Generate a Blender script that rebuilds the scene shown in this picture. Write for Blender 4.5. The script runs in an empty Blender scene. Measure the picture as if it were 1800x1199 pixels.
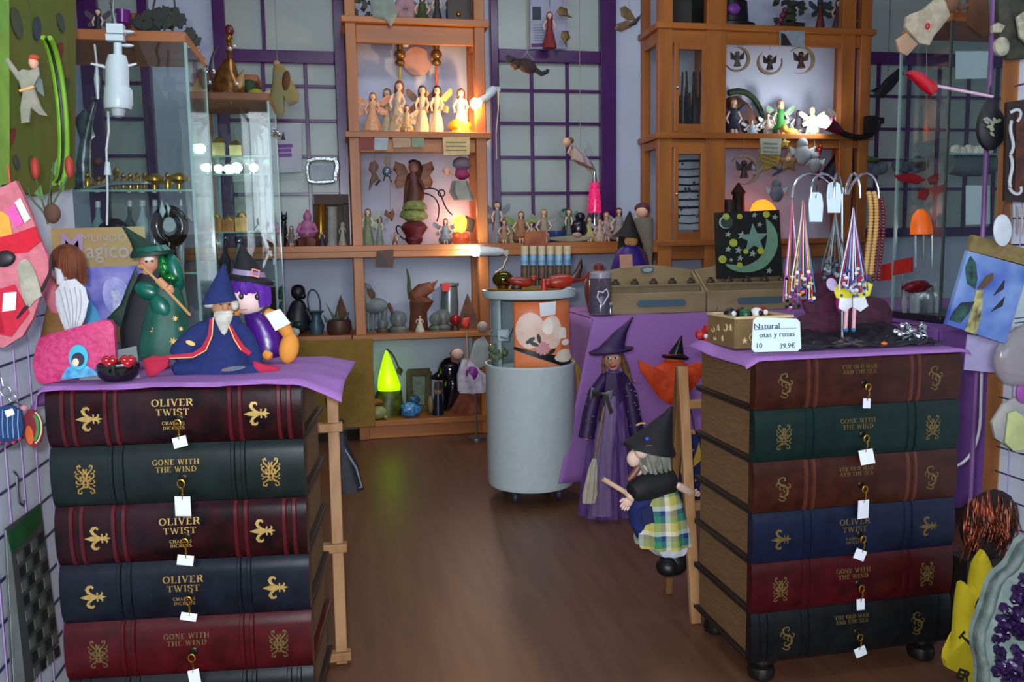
import bpy, bmesh, math, random
from math import pi, sin, cos, radians as rad
from mathutils import Matrix, Vector, Euler
random.seed(7)
SC = bpy.context.scene
COL = SC.collection
# ------------------------------------------------------------------ camera
FPX = 1500.0
CAMZ = 1.1
_a, _p, _r = rad(11), rad(6.5), rad(0.9)
FW = Vector((sin(_a)*cos(_p), cos(_a)*cos(_p), -sin(_p)))
_rt = Vector((cos(_a), -sin(_a), 0)); _up = _rt.cross(FW)
RT = _rt*cos(_r) - _up*sin(_r); UP = _up*cos(_r) + _rt*sin(_r)
CAM = Vector((0, 0, CAMZ))
_cd = bpy.data.cameras.new('camera'); _cd.sensor_width = 36; _cd.lens = 36*FPX/1800; _cd.clip_start = 0.02
_co = bpy.data.objects.new('camera', _cd); COL.objects.link(_co)
_co.matrix_world = Matrix(((RT.x, UP.x, -FW.x, CAM.x), (RT.y, UP.y, -FW.y, CAM.y), (RT.z, UP.z, -FW.z, CAM.z), (0, 0, 0, 1)))
SC.camera = _co
# ------------------------------------------------------------------ world, lights, exposure
SC.view_settings.view_transform = 'Standard'; SC.view_settings.look = 'None'
SC.view_settings.gamma = 1; SC.view_settings.use_curve_mapping = False
SC.view_settings.exposure = 0.42
_w = bpy.data.worlds.new('world'); SC.world = _w; _w.use_nodes = True
_b = _w.node_tree.nodes['Background']; _b.inputs[0].default_value = (0.50, 0.60, 0.80, 1); _b.inputs[1].default_value = 0.14
def area(name, loc, tgt, sx, sy, watts, col):
    l = bpy.data.lights.new(name, 'AREA'); l.shape = 'RECTANGLE'; l.size = sx; l.size_y = sy; l.energy = watts; l.color = col
    o = bpy.data.objects.new(name, l); COL.objects.link(o); o.location = loc
    o.rotation_euler = (Vector(tgt)-Vector(loc)).to_track_quat('-Z', 'Y').to_euler(); return o
area('assumed_ceiling_light', (0.3, 1.5, 2.78), (0.3, 2.3, 0), 1.5, 0.25, 6, (0.86, 0.94, 1.0))  # assumed ceiling tube, added for light; out of view and not modelled
area('assumed_ceiling_light', (0.9, 3.5, 2.78), (0.9, 4.3, 0), 1.8, 0.25, 12, (0.84, 0.92, 1.0))  # second assumed, unseen tube, added to light the back wall
area('added_front_fill', (0.4, -3.0, 1.7), (0.7, 3.5, 0.9), 3.4, 2.0, 105, (0.82, 0.9, 1.0))  # added unseen fill behind the camera, brightens the far wall; no window modelled
area('camera_flash', (-0.05, 0.0, 1.16), (0.75, 3.2, 0.95), 0.06, 0.04, 24, (0.9, 0.95, 1.0))

# ------------------------------------------------------------------ pixel helpers (photograph frame 1800 x 1199)
def P(x, y, Y):
    d = FW*FPX + RT*(x-900) - UP*(y-599.5); t = Y/d.y
    return CAM + d*t
def PX(x, y, X):
    d = FW*FPX + RT*(x-900) - UP*(y-599.5); return CAM + d*(X/d.x)
def proj(p):
    d = Vector(p)-CAM; z = d.dot(FW); return 900+FPX*d.dot(RT)/z, 599.5-FPX*d.dot(UP)/z
def S(x, y, Y): return (P(x, y, Y)-CAM).dot(FW)/FPX          # metres per pixel there
def ON(x, z, Y):                                           # point at height z, depth Y under pixel column x
    y = 433.0
    for _ in range(6):
        p = P(x, y, Y); y += (p.z-z)/S(x, y, Y)
    p = P(x, y, Y); p.z = z; return p
# ------------------------------------------------------------------ materials
def L(h):
    if isinstance(h, (tuple, list)): return tuple(h)+((1,) if len(h) == 3 else ())
    h = h.lstrip('#'); v = [int(h[i:i+2], 16)/255 for i in (0, 2, 4)]
    return tuple(c/12.92 if c <= .04045 else ((c+.055)/1.055)**2.4 for c in v)+(1,)
_MC = {}
def M(col, rough=.6, metal=0, emit=0, var=.12, scale=18, bump=0, col2=None, stretch=None, spec=.5, coat=0, ecol=None, sss=0, detail=3):
    k = (str(col), rough, metal, emit, var, scale, bump, str(col2), str(stretch), spec, coat, str(ecol))
    if k in _MC: return _MC[k]
    m = bpy.data.materials.new('mat_%d' % len(_MC)); m.use_nodes = True; nt = m.node_tree; N = nt.nodes; b = N['Principled BSDF']
    c = L(col); b.inputs['Base Color'].default_value = c; b.inputs['Roughness'].default_value = rough; b.inputs['Metallic'].default_value = metal
    b.inputs['Specular IOR Level'].default_value = spec; b.inputs['Coat Weight'].default_value = coat
    if emit: b.inputs['Emission Color'].default_value = L(ecol or col); b.inputs['Emission Strength'].default_value = emit
    if var or bump or col2:
        tc = N.new('ShaderNodeTexCoord'); mp = N.new('ShaderNodeMapping'); nz = N.new('ShaderNodeTexNoise')
        nz.inputs['Scale'].default_value = scale; nz.inputs['Detail'].default_value = detail
        if stretch: mp.inputs['Scale'].default_value = stretch
        nt.links.new(tc.outputs['Object'], mp.inputs[0]); nt.links.new(mp.outputs[0], nz.inputs['Vector'])
        rp = N.new('ShaderNodeValToRGB'); c2 = L(col2) if col2 else tuple(min(1, v*(1+var)) for v in c[:3])+(1,)
        c1 = c if col2 else tuple(v*(1-var) for v in c[:3])+(1,)
        rp.color_ramp.elements[0].color = c1; rp.color_ramp.elements[1].color = c2
        rp.color_ramp.elements[0].position = .35; rp.color_ramp.elements[1].position = .65
        nt.links.new(nz.outputs['Fac'], rp.inputs[0]); nt.links.new(rp.outputs[0], b.inputs['Base Color'])
        if bump:
            bp = N.new('ShaderNodeBump'); bp.inputs['Strength'].default_value = bump; bp.inputs['Distance'].default_value = .01
            nt.links.new(nz.outputs['Fac'], bp.inputs['Height']); nt.links.new(bp.outputs[0], b.inputs['Normal'])
    _MC[k] = m; return m
def glass(name, tint=(.93, .97, .96), rough=.02, refl=1.0):
    if name in _MC: return _MC[name]
    m = bpy.data.materials.new(name); m.use_nodes = True; nt = m.node_tree; N = nt.nodes; N.clear()
    o = N.new('ShaderNodeOutputMaterial'); mx = N.new('ShaderNodeMixShader'); t = N.new('ShaderNodeBsdfTransparent'); g = N.new('ShaderNodeBsdfGlossy')
    fr = N.new('ShaderNodeFresnel'); fr.inputs[0].default_value = 1.45; t.inputs[0].default_value = tint+(1,); g.inputs['Roughness'].default_value = rough
    g.inputs[0].default_value = (refl, refl, refl, 1)
    ge = N.new('ShaderNodeNewGeometry'); ma = N.new('ShaderNodeMath'); ma.operation = 'MULTIPLY_ADD'; ma.inputs[1].default_value = 1/1.45-1.45; ma.inputs[2].default_value = 1.45
    nt.links.new(ge.outputs['Backfacing'], ma.inputs[0]); nt.links.new(ma.outputs[0], fr.inputs[0]); nt.links.new(fr.outputs[0], mx.inputs[0]); nt.links.new(t.outputs[0], mx.inputs[1]); nt.links.new(g.outputs[0], mx.inputs[2]); nt.links.new(mx.outputs[0], o.inputs[0])
    _MC[name] = m; return m
def film(name, tint, alpha, rough=.25):                       # thin tinted, partly opaque sheet (tulle, wing film, plastic bag)
    if name in _MC: return _MC[name]
    m = bpy.data.materials.new(name); m.use_nodes = True; b = m.node_tree.nodes['Principled BSDF']
    b.inputs['Base Color'].default_value = L(tint); b.inputs['Alpha'].default_value = alpha; b.inputs['Roughness'].default_value = rough
    _MC[name] = m; return m
# ------------------------------------------------------------------ mesh builder
def X4(loc=(0, 0, 0), rx=0, ry=0, rz=0, s=(1, 1, 1)):
    if not hasattr(s, '__len__'): s = (s, s, s)
    return Matrix.Translation(loc) @ Euler((rad(rx), rad(ry), rad(rz))).to_matrix().to_4x4() @ Matrix.Diagonal((s[0], s[1], s[2], 1))
def align(a, b):                                             # matrix taking +Z of unit to segment a->b (no scaling)
    a = Vector(a); b = Vector(b); return Matrix.Translation(a) @ (b-a).to_track_quat('Z', 'Y').to_matrix().to_4x4()
class MB:
    def __init__(s): s.v = []; s.f = []; s.m = []; s.mi = 0
    def add(s, vs, fs, T=None):
        o = len(s.v)
        for v in vs:
            v = Vector(v); s.v.append((T @ v) if T else v)
        for f in fs: s.f.append(tuple(i+o for i in f)); s.m.append(s.mi)
        return s
    def box(s, c, d, T=None, r=0):
        x, y, z = d[0]/2, d[1]/2, d[2]/2
        vs = [(c[0]+i*x, c[1]+j*y, c[2]+k*z) for i in (-1, 1) for j in (-1, 1) for k in (-1, 1)]
        return s.add(vs, [(0, 1, 3, 2), (4, 6, 7, 5), (0, 4, 5, 1), (2, 3, 7, 6), (0, 2, 6, 4), (1, 5, 7, 3)], T)
    def lathe(s, prof, n=16, T=None, sx=1, sy=1, flute=0, nf=8, caps=True, a0=0, a1=2*pi, twist=0):
        full = abs(a1-a0-2*pi) < 1e-6; k = n if full else n+1; vs = []; fs = []
        for j, (r, z) in enumerate(prof):
            g = flute[j] if hasattr(flute, '__len__') else flute
            for i in range(k):
                a = a0+(a1-a0)*i/n; rr = r*(1+g*cos(nf*a+twist*z))
                vs.append((rr*cos(a)*sx, rr*sin(a)*sy, z))
        for j in range(len(prof)-1):
            for i in range(n if full else n):
                i2 = (i+1) % k if full else i+1
                fs.append((j*k+i, j*k+i2, (j+1)*k+i2, (j+1)*k+i))
        if caps and full:
            if prof[0][0] > 1e-5: fs.append(tuple(range(k-1, -1, -1)))
            if prof[-1][0] > 1e-5: fs.append(tuple((len(prof)-1)*k+i for i in range(k)))
        return s.add(vs, fs, T)
    def ell(s, c, r, T=None, n=14, m=9, noise=0, seed=0):
        if not hasattr(r, '__len__'): r = (r, r, r)
        rn = random.Random(seed); vs = [(c[0], c[1], c[2]-r[2])]
        for j in range(1, m):
            t = pi*j/m-pi/2
            for i in range(n):
                q = 1+noise*(rn.random()-.5)
                vs.append((c[0]+r[0]*cos(t)*cos(2*pi*i/n)*q, c[1]+r[1]*cos(t)*sin(2*pi*i/n)*q, c[2]+r[2]*sin(t)*q))
        vs.append((c[0], c[1], c[2]+r[2])); fs = []
        for i in range(n): fs.append((0, 1+(i+1) % n, 1+i)); fs.append((len(vs)-1, 1+(m-2)*n+i, 1+(m-2)*n+(i+1) % n))
        for j in range(m-2):
            for i in range(n): fs.append((1+j*n+i, 1+j*n+(i+1) % n, 1+(j+1)*n+(i+1) % n, 1+(j+1)*n+i))
        return s.add(vs, fs, T)
    def tube(s, path, r, n=7, closed=False, T=None, flat=1, caps=True):
        pts = [Vector(p) for p in path]; k = len(pts)
        if not hasattr(r, '__len__'): r = [r]*k
        vs = []; fs = []; pn = None
        for i, p in enumerate(pts):
            if closed: d = pts[(i+1) % k]-pts[i-1]
            else: d = pts[min(i+1, k-1)]-pts[max(i-1, 0)]
            d = d.normalized() if d.length > 1e-9 else Vector((0, 0, 1))
            if pn is None: pn = d.orthogonal().normalized() if abs(d.y) > .9 else d.cross(Vector((0, 1, 0))).normalized()
            pn = (pn-d*pn.dot(d)); pn = pn.normalized() if pn.length > 1e-6 else d.orthogonal().normalized()
            q = d.cross(pn)
            for j in range(n):
                a = 2*pi*j/n; vs.append(p+pn*cos(a)*r[i]+q*sin(a)*r[i]*flat)
        for i in range(k if closed else k-1):
            i2 = (i+1) % k
            for j in range(n): fs.append((i*n+j, i*n+(j+1) % n, i2*n+(j+1) % n, i2*n+j))
        if not closed and caps: fs.append(tuple(range(n-1, -1, -1))); fs.append(tuple((k-1)*n+j for j in range(n)))
        return s.add(vs, fs, T)
    def prism(s, out, th, T=None, axis='y', puff=0):              # outline (a,b) in XZ, thickness along y, centred
        k = len(out)
        if puff:
            cx = sum(p[0] for p in out)/k; cz = sum(p[1] for p in out)/k; vs = []
            for sg in (-1, 1):
                for q, t in ((1, 0), (.86, .55), (.6, .85), (.3, .97)):
                    vs += [(cx+(x-cx)*q, sg*(th/2+puff*t), cz+(z-cz)*q) for x, z in out]
                vs.append((cx, sg*(th/2+puff), cz))
            fs = []; W = 4*k+1
            for g in (0, 1):
                o = g*W
                for q in range(3):
                    for i in range(k):
                        f = (o+q*k+i, o+q*k+(i+1) % k, o+(q+1)*k+(i+1) % k, o+(q+1)*k+i); fs.append(f if g == 0 else f[::-1])
                for i in range(k):
                    f = (o+3*k+i, o+3*k+(i+1) % k, o+4*k); fs.append(f if g == 0 else f[::-1])
            for i in range(k): fs.append((i, W+i, W+(i+1) % k, (i+1) % k))
            return s.add(vs, fs, T)
        vs = [(x, -th/2, z) for x, z in out]+[(x, th/2, z) for x, z in out]
        fs = [tuple(range(k)), tuple(range(2*k-1, k-1, -1))]+[(i, i+k, (i+1) % k+k, (i+1) % k) for i in range(k)]
        return s.add(vs, fs, T)
    def ribbon(s, pts, w, th, T=None, closed=False):              # flat stroke in XZ plane
        k = len(pts)
        if not hasattr(w, '__len__'): w = [w]*k
        vs = []; fs = []
        for i, (x, z) in enumerate(pts):
            a = pts[i-1] if (i > 0 or closed) else pts[i]; b = pts[(i+1) % k] if (i < k-1 or closed) else pts[i]
            dx, dz = b[0]-a[0], b[1]-a[1]; l = math.hypot(dx, dz) or 1; nx, nz = -dz/l*w[i]/2, dx/l*w[i]/2
            vs += [(x+nx, -th/2, z+nz), (x-nx, -th/2, z-nz), (x-nx, th/2, z-nz), (x+nx, th/2, z+nz)]
        for i in range(k if closed else k-1):
            o, q = 4*i, 4*((i+1) % k)
            for j in range(4): fs.append((o+j, o+(j+1) % 4, q+(j+1) % 4, q+j))
        if not closed: fs.append((3, 2, 1, 0)); fs.append((4*k-4, 4*k-3, 4*k-2, 4*k-1))
        return s.add(vs, fs, T)
    def grid(s, fn, nu, nv, T=None, wrapu=False):
        vs = [fn(i/nu, j/nv) for j in range(nv+1) for i in range(nu+1)]
        fs = [(j*(nu+1)+i, j*(nu+1)+i+1, (j+1)*(nu+1)+i+1, (j+1)*(nu+1)+i) for j in range(nv) for i in range(nu)]
        return s.add(vs, fs, T)
    def mesh(s, name, mat):
        me = bpy.data.meshes.new(name); me.from_pydata([tuple(v) for v in s.v], [], s.f)
        for m in (mat if isinstance(mat, list) else [mat]): me.materials.append(m)
        me.polygons.foreach_set('material_index', s.m)
        bm = bmesh.new(); bm.from_mesh(me); bmesh.ops.recalc_face_normals(bm, faces=bm.faces); bm.to_mesh(me); bm.free()
        me.polygons.foreach_set('use_smooth', [True]*len(me.polygons)); me.set_sharp_from_angle(angle=rad(38)); me.update()
        return me
    def o(s, name, mat, parent=None, bevel=0, solid=0, sub=0, loc=None, rz=0):
        ob = bpy.data.objects.new(name, s.mesh(name, mat)); COL.objects.link(ob)
        if parent: ob.parent = parent
        if loc is not None: ob.location = loc
        if rz: ob.rotation_euler.z = rad(rz)
        if solid: md = ob.modifiers.new('solid', 'SOLIDIFY'); md.thickness = solid; md.offset = 0
        if bevel: md = ob.modifiers.new('bevel', 'BEVEL'); md.width = bevel; md.segments = 2; md.limit_method = 'ANGLE'
        if sub: md = ob.modifiers.new('sub', 'SUBSURF'); md.levels = sub; md.render_levels = sub
        return ob
def tag(o, label, cat, group=None):
    o['label'] = label; o['category'] = cat
    if group: o['group'] = group
    return o
def struct(o): o['kind'] = 'structure'; return o
def T(name, label, cat, loc, rz=0, group=None):
    o = bpy.data.objects.new(name, None); COL.objects.link(o); o.location = loc; o.rotation_euler.z = rad(rz); o.empty_display_size = .05
    return tag(o, label, cat, group)
def inst(src, parent, loc=None, rot=None, name=None):          # a copy sharing the mesh
    c = src.copy(); COL.objects.link(c); c.parent = parent
    if loc is not None: c.location = loc
    if rot is not None: c.rotation_euler = rot
    return c
def arc(cx, cz, r, a0, a1, n=10, rz=None):
    rz = rz or r; return [(cx+r*cos(rad(a0+(a1-a0)*i/n)), cz+rz*sin(rad(a0+(a1-a0)*i/n))) for i in range(n+1)]
def star(r, r2=None, n=5, a=90):
    r2 = r2 or r*.42; return [((r if i % 2 == 0 else r2)*cos(rad(a+180*i/n)), (r if i % 2 == 0 else r2)*sin(rad(a+180*i/n))) for i in range(2*n)]
def crescent(r, inner=.78, off=.12, n=14, a=0):
    o = [(r*cos(t), r*sin(t)) for t in [rad(50+260*i/n) for i in range(n+1)]]
    th = math.atan2(o[0][1], o[0][0]-off*r*1.0); rr = math.hypot(o[0][0]-off*r, o[0][1])
    i_ = [(off*r+rr*cos(t), rr*sin(t)) for t in [(-th % (2*pi))-((-th % (2*pi))-th)*i/n for i in range(1, n)]]
    q = [(x*cos(rad(a))-z*sin(rad(a)), x*sin(rad(a))+z*cos(rad(a))) for x, z in o+i_]; return q
def text_mesh(txt, size, depth=.0006, bold=0, align_x='CENTER'):
    cu = bpy.data.curves.new('lettering', 'FONT'); cu.body = txt; cu.size = size; cu.extrude = depth; cu.offset = bold; cu.align_x = align_x; cu.resolution_u = 3
    ob = bpy.data.objects.new('tmp', cu); me = bpy.data.meshes.new_from_object(ob); bpy.data.objects.remove(ob); return me
def text(txt, size, mat, parent, loc, rot=(90, 0, 0), name='lettering', bold=0, depth=.0006, sc=(1, 1, 1)):
    me = text_mesh(txt, size, depth, bold); me.materials.clear(); me.materials.append(mat)
    ob = bpy.data.objects.new(name, me); COL.objects.link(ob); ob.parent = parent; ob.location = loc; ob.rotation_euler = [rad(a) for a in rot]; ob.scale = sc; return ob
# serif capitals drawn with strokes in a unit-high box (width varies)
_V = lambda x, w=.2: [('l', x, 0, x, 1, w), ('l', x-.17, .03, x+.17, .03, .06), ('l', x-.17, .97, x+.17, .97, .06)]
SER = {'I': (.42, _V(.21)), 'L': (.75, _V(.2)+[('l', .2, .03, .7, .03, .06), ('l', .68, 0, .68, .25, .08)]),
 'O': (.95, [('e', .475, .5, .38, .47)]), 'V': (.9, [('l', .12, 1, .46, 0, .17), ('l', .46, 0, .76, 1, .08), ('l', 0, .97, .28, .97, .06), ('l', .64, .97, .9, .97, .06)]),
 'E': (.75, _V(.2)+[('l', .2, .03, .68, .03, .06), ('l', .2, .97, .66, .97, .06), ('l', .2, .52, .5, .52, .06), ('l', .66, 0, .66, .24, .07), ('l', .64, .78, .64, 1, .07)]),
 'R': (.9, _V(.2)+[('a', .45, .75, .27, .22, 90, -90), ('l', .2, .97, .47, .97, .06), ('l', .2, .53, .47, .53, .06), ('l', .45, .52, .82, 0, .17)]),
 'T': (.85, _V(.42)+[('l', .05, .97, .8, .97, .06), ('l', .07, .78, .07, 1, .07), ('l', .78, .78, .78, 1, .07)]),
 'W': (1.25, [('l', .12, 1, .38, 0, .16), ('l', .38, 0, .6, 1, .07), ('l', .55, 1, .84, 0, .16), ('l', .84, 0, 1.1, 1, .07), ('l', 0, .97, .26, .97, .06), ('l', .98, .97, 1.22, .97, .06)]),
 'S': (.72, [('a', .36, .75, .26, .22, 10, 270), ('a', .36, .25, .27, .23, 90, -170)]),
 'G': (.92, [('a', .47, .5, .38, .47, 40, 330), ('l', .8, .05, .8, .45, .16), ('l', .64, .45, .95, .45, .06)]),
 'N': (.95, [('l', .18, 0, .18, 1, .07), ('l', .15, 1, .78, 0, .18), ('l', .78, 0, .78, 1, .07), ('l', .04, .03, .34, .03, .06), ('l', .64, .97, .94, .97, .06)]),
 'H': (.98, _V(.2)+_V(.78)+[('l', .2, .52, .78, .52, .06)]), 'D': (.95, _V(.2)+[('a', .4, .5, .42, .47, 90, -90), ('l', .2, .03, .4, .03, .06), ('l', .2, .97, .4, .97, .06)]),
 'C': (.88, [('a', .47, .5, .38, .47, 45, 315)]), 'A': (.92, [('l', .14, 0, .46, 1, .08), ('l', .46, 1, .8, 0, .17), ('l', .24, .35, .66, .35, .06), ('l', 0, .03, .28, .03, .06), ('l', .64, .03, .96, .03, .06)]),
 'K': (.95, _V(.2)+[('l', .25, .4, .75, 1, .08), ('l', .4, .58, .82, 0, .17)]), 'M': (1.15, [('l', .16, 0, .16, 1, .07), ('l', .16, 1, .54, .1, .17), ('l', .54, .1, .9, 1, .07), ('l', .92, 0, .92, 1, .18), ('l', 0, .03, .32, .03, .06), ('l', .76, .03, 1.1, .03, .06)]),
 ' ': (.4, [])}
def serif(txt, h, mb, x0, z0, y=0, th=.0012, gap=.1, kx=1.0):
    tot = sum(SER[c][0]+gap for c in txt)-gap; x = x0-tot*h*kx/2
    for c in txt:
        w, st = SER[c]
        for q in st:
            if q[0] == 'l': mb.ribbon([(x+q[1]*h*kx, z0+q[2]*h), (x+q[3]*h*kx, z0+q[4]*h)], q[5]*h, th, Matrix.Translation((0, y, 0)))
            else:
                a0, a1 = (0, 360) if q[0] == 'e' else (q[5], q[6]); n = 14
                pts = arc(q[1], q[2], q[3], a0, a1, n, q[4]); ws = [(.07+.13*abs(cos(rad(a0+(a1-a0)*i/n))))*h for i in range(n+1)]
                mb.ribbon([(x+p*h*kx, z0+r*h) for p, r in pts], ws, th, Matrix.Translation((0, y, 0)))
        x += (w+gap)*h*kx
# ================================================================== shared materials
PINE = M('#b0692a', .42, col2='#8a4d1a', scale=9, stretch=(1, 1, .12), bump=.05, detail=5)
PINEX = M('#b0692a', .42, col2='#8a4d1a', scale=9, stretch=(.12, 1, 1), bump=.05, detail=5)
PINEL = M('#c08550', .5, col2='#9a6234', scale=12, stretch=(1, 1, .12), bump=.06, detail=5)
BEECH = M('#b8713c', .45, col2='#a8622f', scale=8, stretch=(.15, 1, 1))
WALLM = M('#b7bfd4', .8, var=.04, scale=3, bump=.02)
WHITEW = M('#dbe3f2', .75, var=.03, scale=4)
PURPLE = M('#431354', .25, var=.15, scale=6, bump=.04)
CLOTH = M('#9a69ae', .9, var=.06, scale=260, bump=.12)
BLACK = M('#0c0c0e', .5, var=0); WHITE = M('#e6e8ea', .55, var=.02); PAPER = M('#dfe3ea', .7, var=.03, scale=40)
GOLD = M('#b98a2c', .3, 1, var=.15, scale=60); GOLDP = M('#c8a254', .45, .35, var=.12, scale=90); SILVER = M('#c5ccd2', .22, 1, var=.1, scale=60)
SKIN = M('#d9a284', .6, var=.05); SKINP = M('#e9c3b4', .6, var=.04); RED = M('#c01420', .45, var=.1); STEEL = M('#8f979c', .35, .9, var=.1)
GLASS = glass('glass_clear'); GLASSE = film('glass_edge', '#a8cfc8', .55, .1); BROWNH = M('#4a2412', .6, col2='#2b1208', scale=60)
# ================================================================== room shell
ZF = M('#66432e', .4, col2='#5a3926', scale=4, stretch=(7, .6, 1), bump=.02, detail=4)
struct(MB().box((1, 2, -.03), (8, 7.6, .06)).o('floor', ZF))
struct(MB().box((1, 3.2, 2.93), (8, 5.2, .06)).o('ceiling', M('#c4c6d2', .9, var=.02)))
struct(MB().box((1, 5.23, 1.45), (8, .12, 2.9)).o('wall_back', WALLM))
struct(MB().box((-1.72, 4.0, 1.45), (.12, 2.42, 2.9)).o('wall_left', WALLM))
struct(MB().box((4.75, 4.0, 1.45), (.12, 2.42, 2.9)).o('wall_right', WALLM))
PANE = M('#a0aaa5', .28, var=.05, scale=2, spec=.35)
def window(n, x0, x1, jl, jr, z0, z1, tr, vb, hb, topv=()):
    w = struct(bpy.data.objects.new('window_%d' % n, None)); COL.objects.link(w); w.location = ((x0+x1)/2, 5.15, z0); ox = (x0+x1)/2
    def bx(nm, a, b, c, d, y0, y1, m, bv=.004): return MB().box(((a+b)/2-ox, (y0+y1)/2, (c+d)/2-z0), (b-a, y1-y0, d-c)).o(nm, m, w, bevel=bv)
    bx('jamb', x0, x0+jl, z0, z1, -.04, .02, PURPLE); bx('jamb', x1-jr, x1, z0, z1, -.04, .02, PURPLE)
    bx('transom', x0+jl, x1-jr, tr[0], tr[1], -.035, .02, PURPLE); bx('bottom_rail', x0+jl, x1-jr, z0, z0+.06, -.035, .02, PURPLE)
    for v in vb: bx('glazing_bar', v-.010, v+.010, z0+.06, tr[0], -.012, .012, PURPLE, .002)
    for v in topv: bx('glazing_bar', v-.010, v+.010, tr[1], z1, -.012, .012, PURPLE, .002)
    for h in hb: bx('glazing_bar', x0+jl, x1-jr, h-.009, h+.009, -.010, .012, PURPLE, .002)
    xs = [x0+jl]+list(vb)+[x1-jr]; zs = [z0+.06]+sorted(hb)+[tr[0]]
    for i in range(len(xs)-1):
        for j in range(len(zs)-1): bx('pane', xs[i], xs[i+1], zs[j], zs[j+1], .006, .016, PANE, 0)
    xs = [x0+jl]+list(topv)+[x1-jr]
    for i in range(len(xs)-1): bx('pane', xs[i], xs[i+1], tr[1], z1, .006, .016, PANE, 0)
    return w
HB = [2.013, 1.82, 1.618, 1.404]
window(1, P(140, 50, 5.15).x, P(262, 50, 5.15).x, .10, .05, 1.105, 2.7, (2.14, 2.21), [], HB)
window(2, -.667, .05, .066, .062, 1.105, 2.7, (2.135, 2.205), [P(466, 200, 5.15).x, P(540, 200, 5.15).x], HB, [P(463, 40, 5.15).x])
window(3, .894, 1.666, .047, .10, 1.105, 2.7, (2.174, 2.247), [1.145, 1.365], HB)
window(4, 3.236, 4.6, .052, .06, 1.105, 2.7, (2.218, 2.294), [3.461, 3.686, 3.91, 4.13, 4.35], [2.02, 1.81, 1.61, 1.42])
# passage side panels: white boards that carry wire grids
XL, XR = -.715, 1.905
struct(MB().box((XL-.03, 1.75, 1.3), (.06, 1.56, 2.6)).o('wall_panel_left', WHITEW, bevel=.004))
struct(MB().box((XR+.035, 1.62, 1.3), (.05, 1.24, 2.6)).o('wall_panel_right', WHITEW, bevel=.004))
MGRID = M('#2a2c55', .4, var=0); MGRIDV = M('#a98cc4', .5, var=0)
def gridpanel(nm, label, X, y0, y1, z0, z1, sp=.05, sg=1):
    t = T(nm, label, 'grid', (X, (y0+y1)/2, z0)); oy = (y0+y1)/2
    hw = MB().tube([(0, y0-oy, 0), (0, y1-oy, 0)], .0026, 5).mesh('horizontal_wire', MGRID)
    vw = MB().tube([(0, 0, 0), (0, 0, z1-z0)], .0018, 5).mesh('vertical_wire', MGRIDV)
    k = 0
    while z0+k*sp <= z1+1e-6:
        o = bpy.data.objects.new('horizontal_wire', hw); COL.objects.link(o); o.parent = t; o.location = (0, 0, k*sp); k += 1
    k = 0
    while y0+k*sp <= y1+1e-6:
        o = bpy.data.objects.new('vertical_wire', vw); COL.objects.link(o); o.parent = t; o.location = (sg*.004, y0+k*sp-oy, 0); k += 1
    return t
gridpanel('wire_grid', 'wire display grid on the white panel left of the left book chest', XL+.012, 1.72, 2.44, .10, 1.05, .085)
gridpanel('wire_grid', 'wire display grid on the white panel at the right edge', XR-.008, 1.60, 2.18, .25, 2.3, .075, -1)
tag(MB().tube([(0, 0, 0), (0, 0, 2.5)], .007, 10).o('upright_pole', M('#7d5590', .4, var=.05), loc=(XR-.022, 2.26, 0)), 'purple metal pole standing at the end of the right-hand panel', 'pole')
struct(MB().box((XR+.012, 2.215, 1.25), (.012, .06, 2.5)).o('trim_1', PINEL))
# ================================================================== wall shelving
YF, YW = 4.85, 5.165
def brd(t, nm, x0, x1, y0, y1, z0, z1, m=PINEX, bv=.004):
    o = t.location; return MB().box(((x0+x1)/2-o.x, (y0+y1)/2-o.y, (z0+z1)/2-o.z), (x1-x0, y1-y0, z1-z0)).o(nm, m, t, bevel=bv)
t = T('shelf_unit', 'tall open pine shelf unit between the two middle windows', 'shelf', (.43, 5, 0))
for a, b in ((.05, .108), (.755, .815)):
    brd(t, 'post', a, b, YF, YF+.06, 0, 2.62, PINE); brd(t, 'post', a, b, YW-.04, YW, 0, 2.62, PINE)
for z in (2.335, 1.725, .605): brd(t, 'shelf_board', .03, .84, YF-.02, YW, z-.034, z)
brd(t, 'shelf_board', .03, .84, YF-.02, YW, .076, .11)
for z, h in ((2.30, .10), (1.69, .075)): brd(t, 'shelf_rail', .108, .755, YF+.012, YF+.032, z-h, z)
brd(t, 'plinth', .05, .82, YF+.01, YF+.03, 0, .076)
for z in (2.26, 1.66): brd(t, 'side_rail', .758, .79, YF+.06, YW-.04, z-.05, z, PINE); brd(t, 'side_rail', .06, .09, YF+.06, YW-.04, z-.05, z, PINE)
t = T('wall_shelf', 'long pine counter shelf running along the wall under the windows', 'shelf', (.5, 5, 1.07))
brd(t, 'shelf_board', -1.6, 1.83, YF-.015, YW-.02, 1.070, 1.105); brd(t, 'front_lip', -1.6, 1.83, YF-.02, YF+.005, 1.035, 1.072)
_xa = P(344, 300, YF).x; t = T('corner_shelf', 'narrow pine shelf post behind the second glass showcase', 'shelf', (_xa, YF+.05, 1.105)); brd(t, 'end_post', _xa, _xa+.09, YF+.02, YF+.07, 1.105, 2.02, PINE); brd(t, 'top_shelf', _xa, _xa+.34, YF+.02, YW-.04, 1.985, 2.02)
t = T('wall_shelf', 'lower pine shelf behind the dolls, left of the open unit', 'shelf', (-.5, 5, 0))
brd(t, 'shelf_board', -1.6, .028, YF, YW-.02, .57, .605); brd(t, 'support', -1.3, -1.25, YF+.02, YF+.08, 0, .57, PINE); brd(t, 'support', -.9, -.85, YF+.02, YF+.08, 0, 1.035, PINE)
t = MB().box((0, 0, 0), (.62, .018, .50)).o('board_panel', M('#86651c', .75, var=.08, scale=30), loc=(-.17, YF-.035, .335), bevel=.003)
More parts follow.
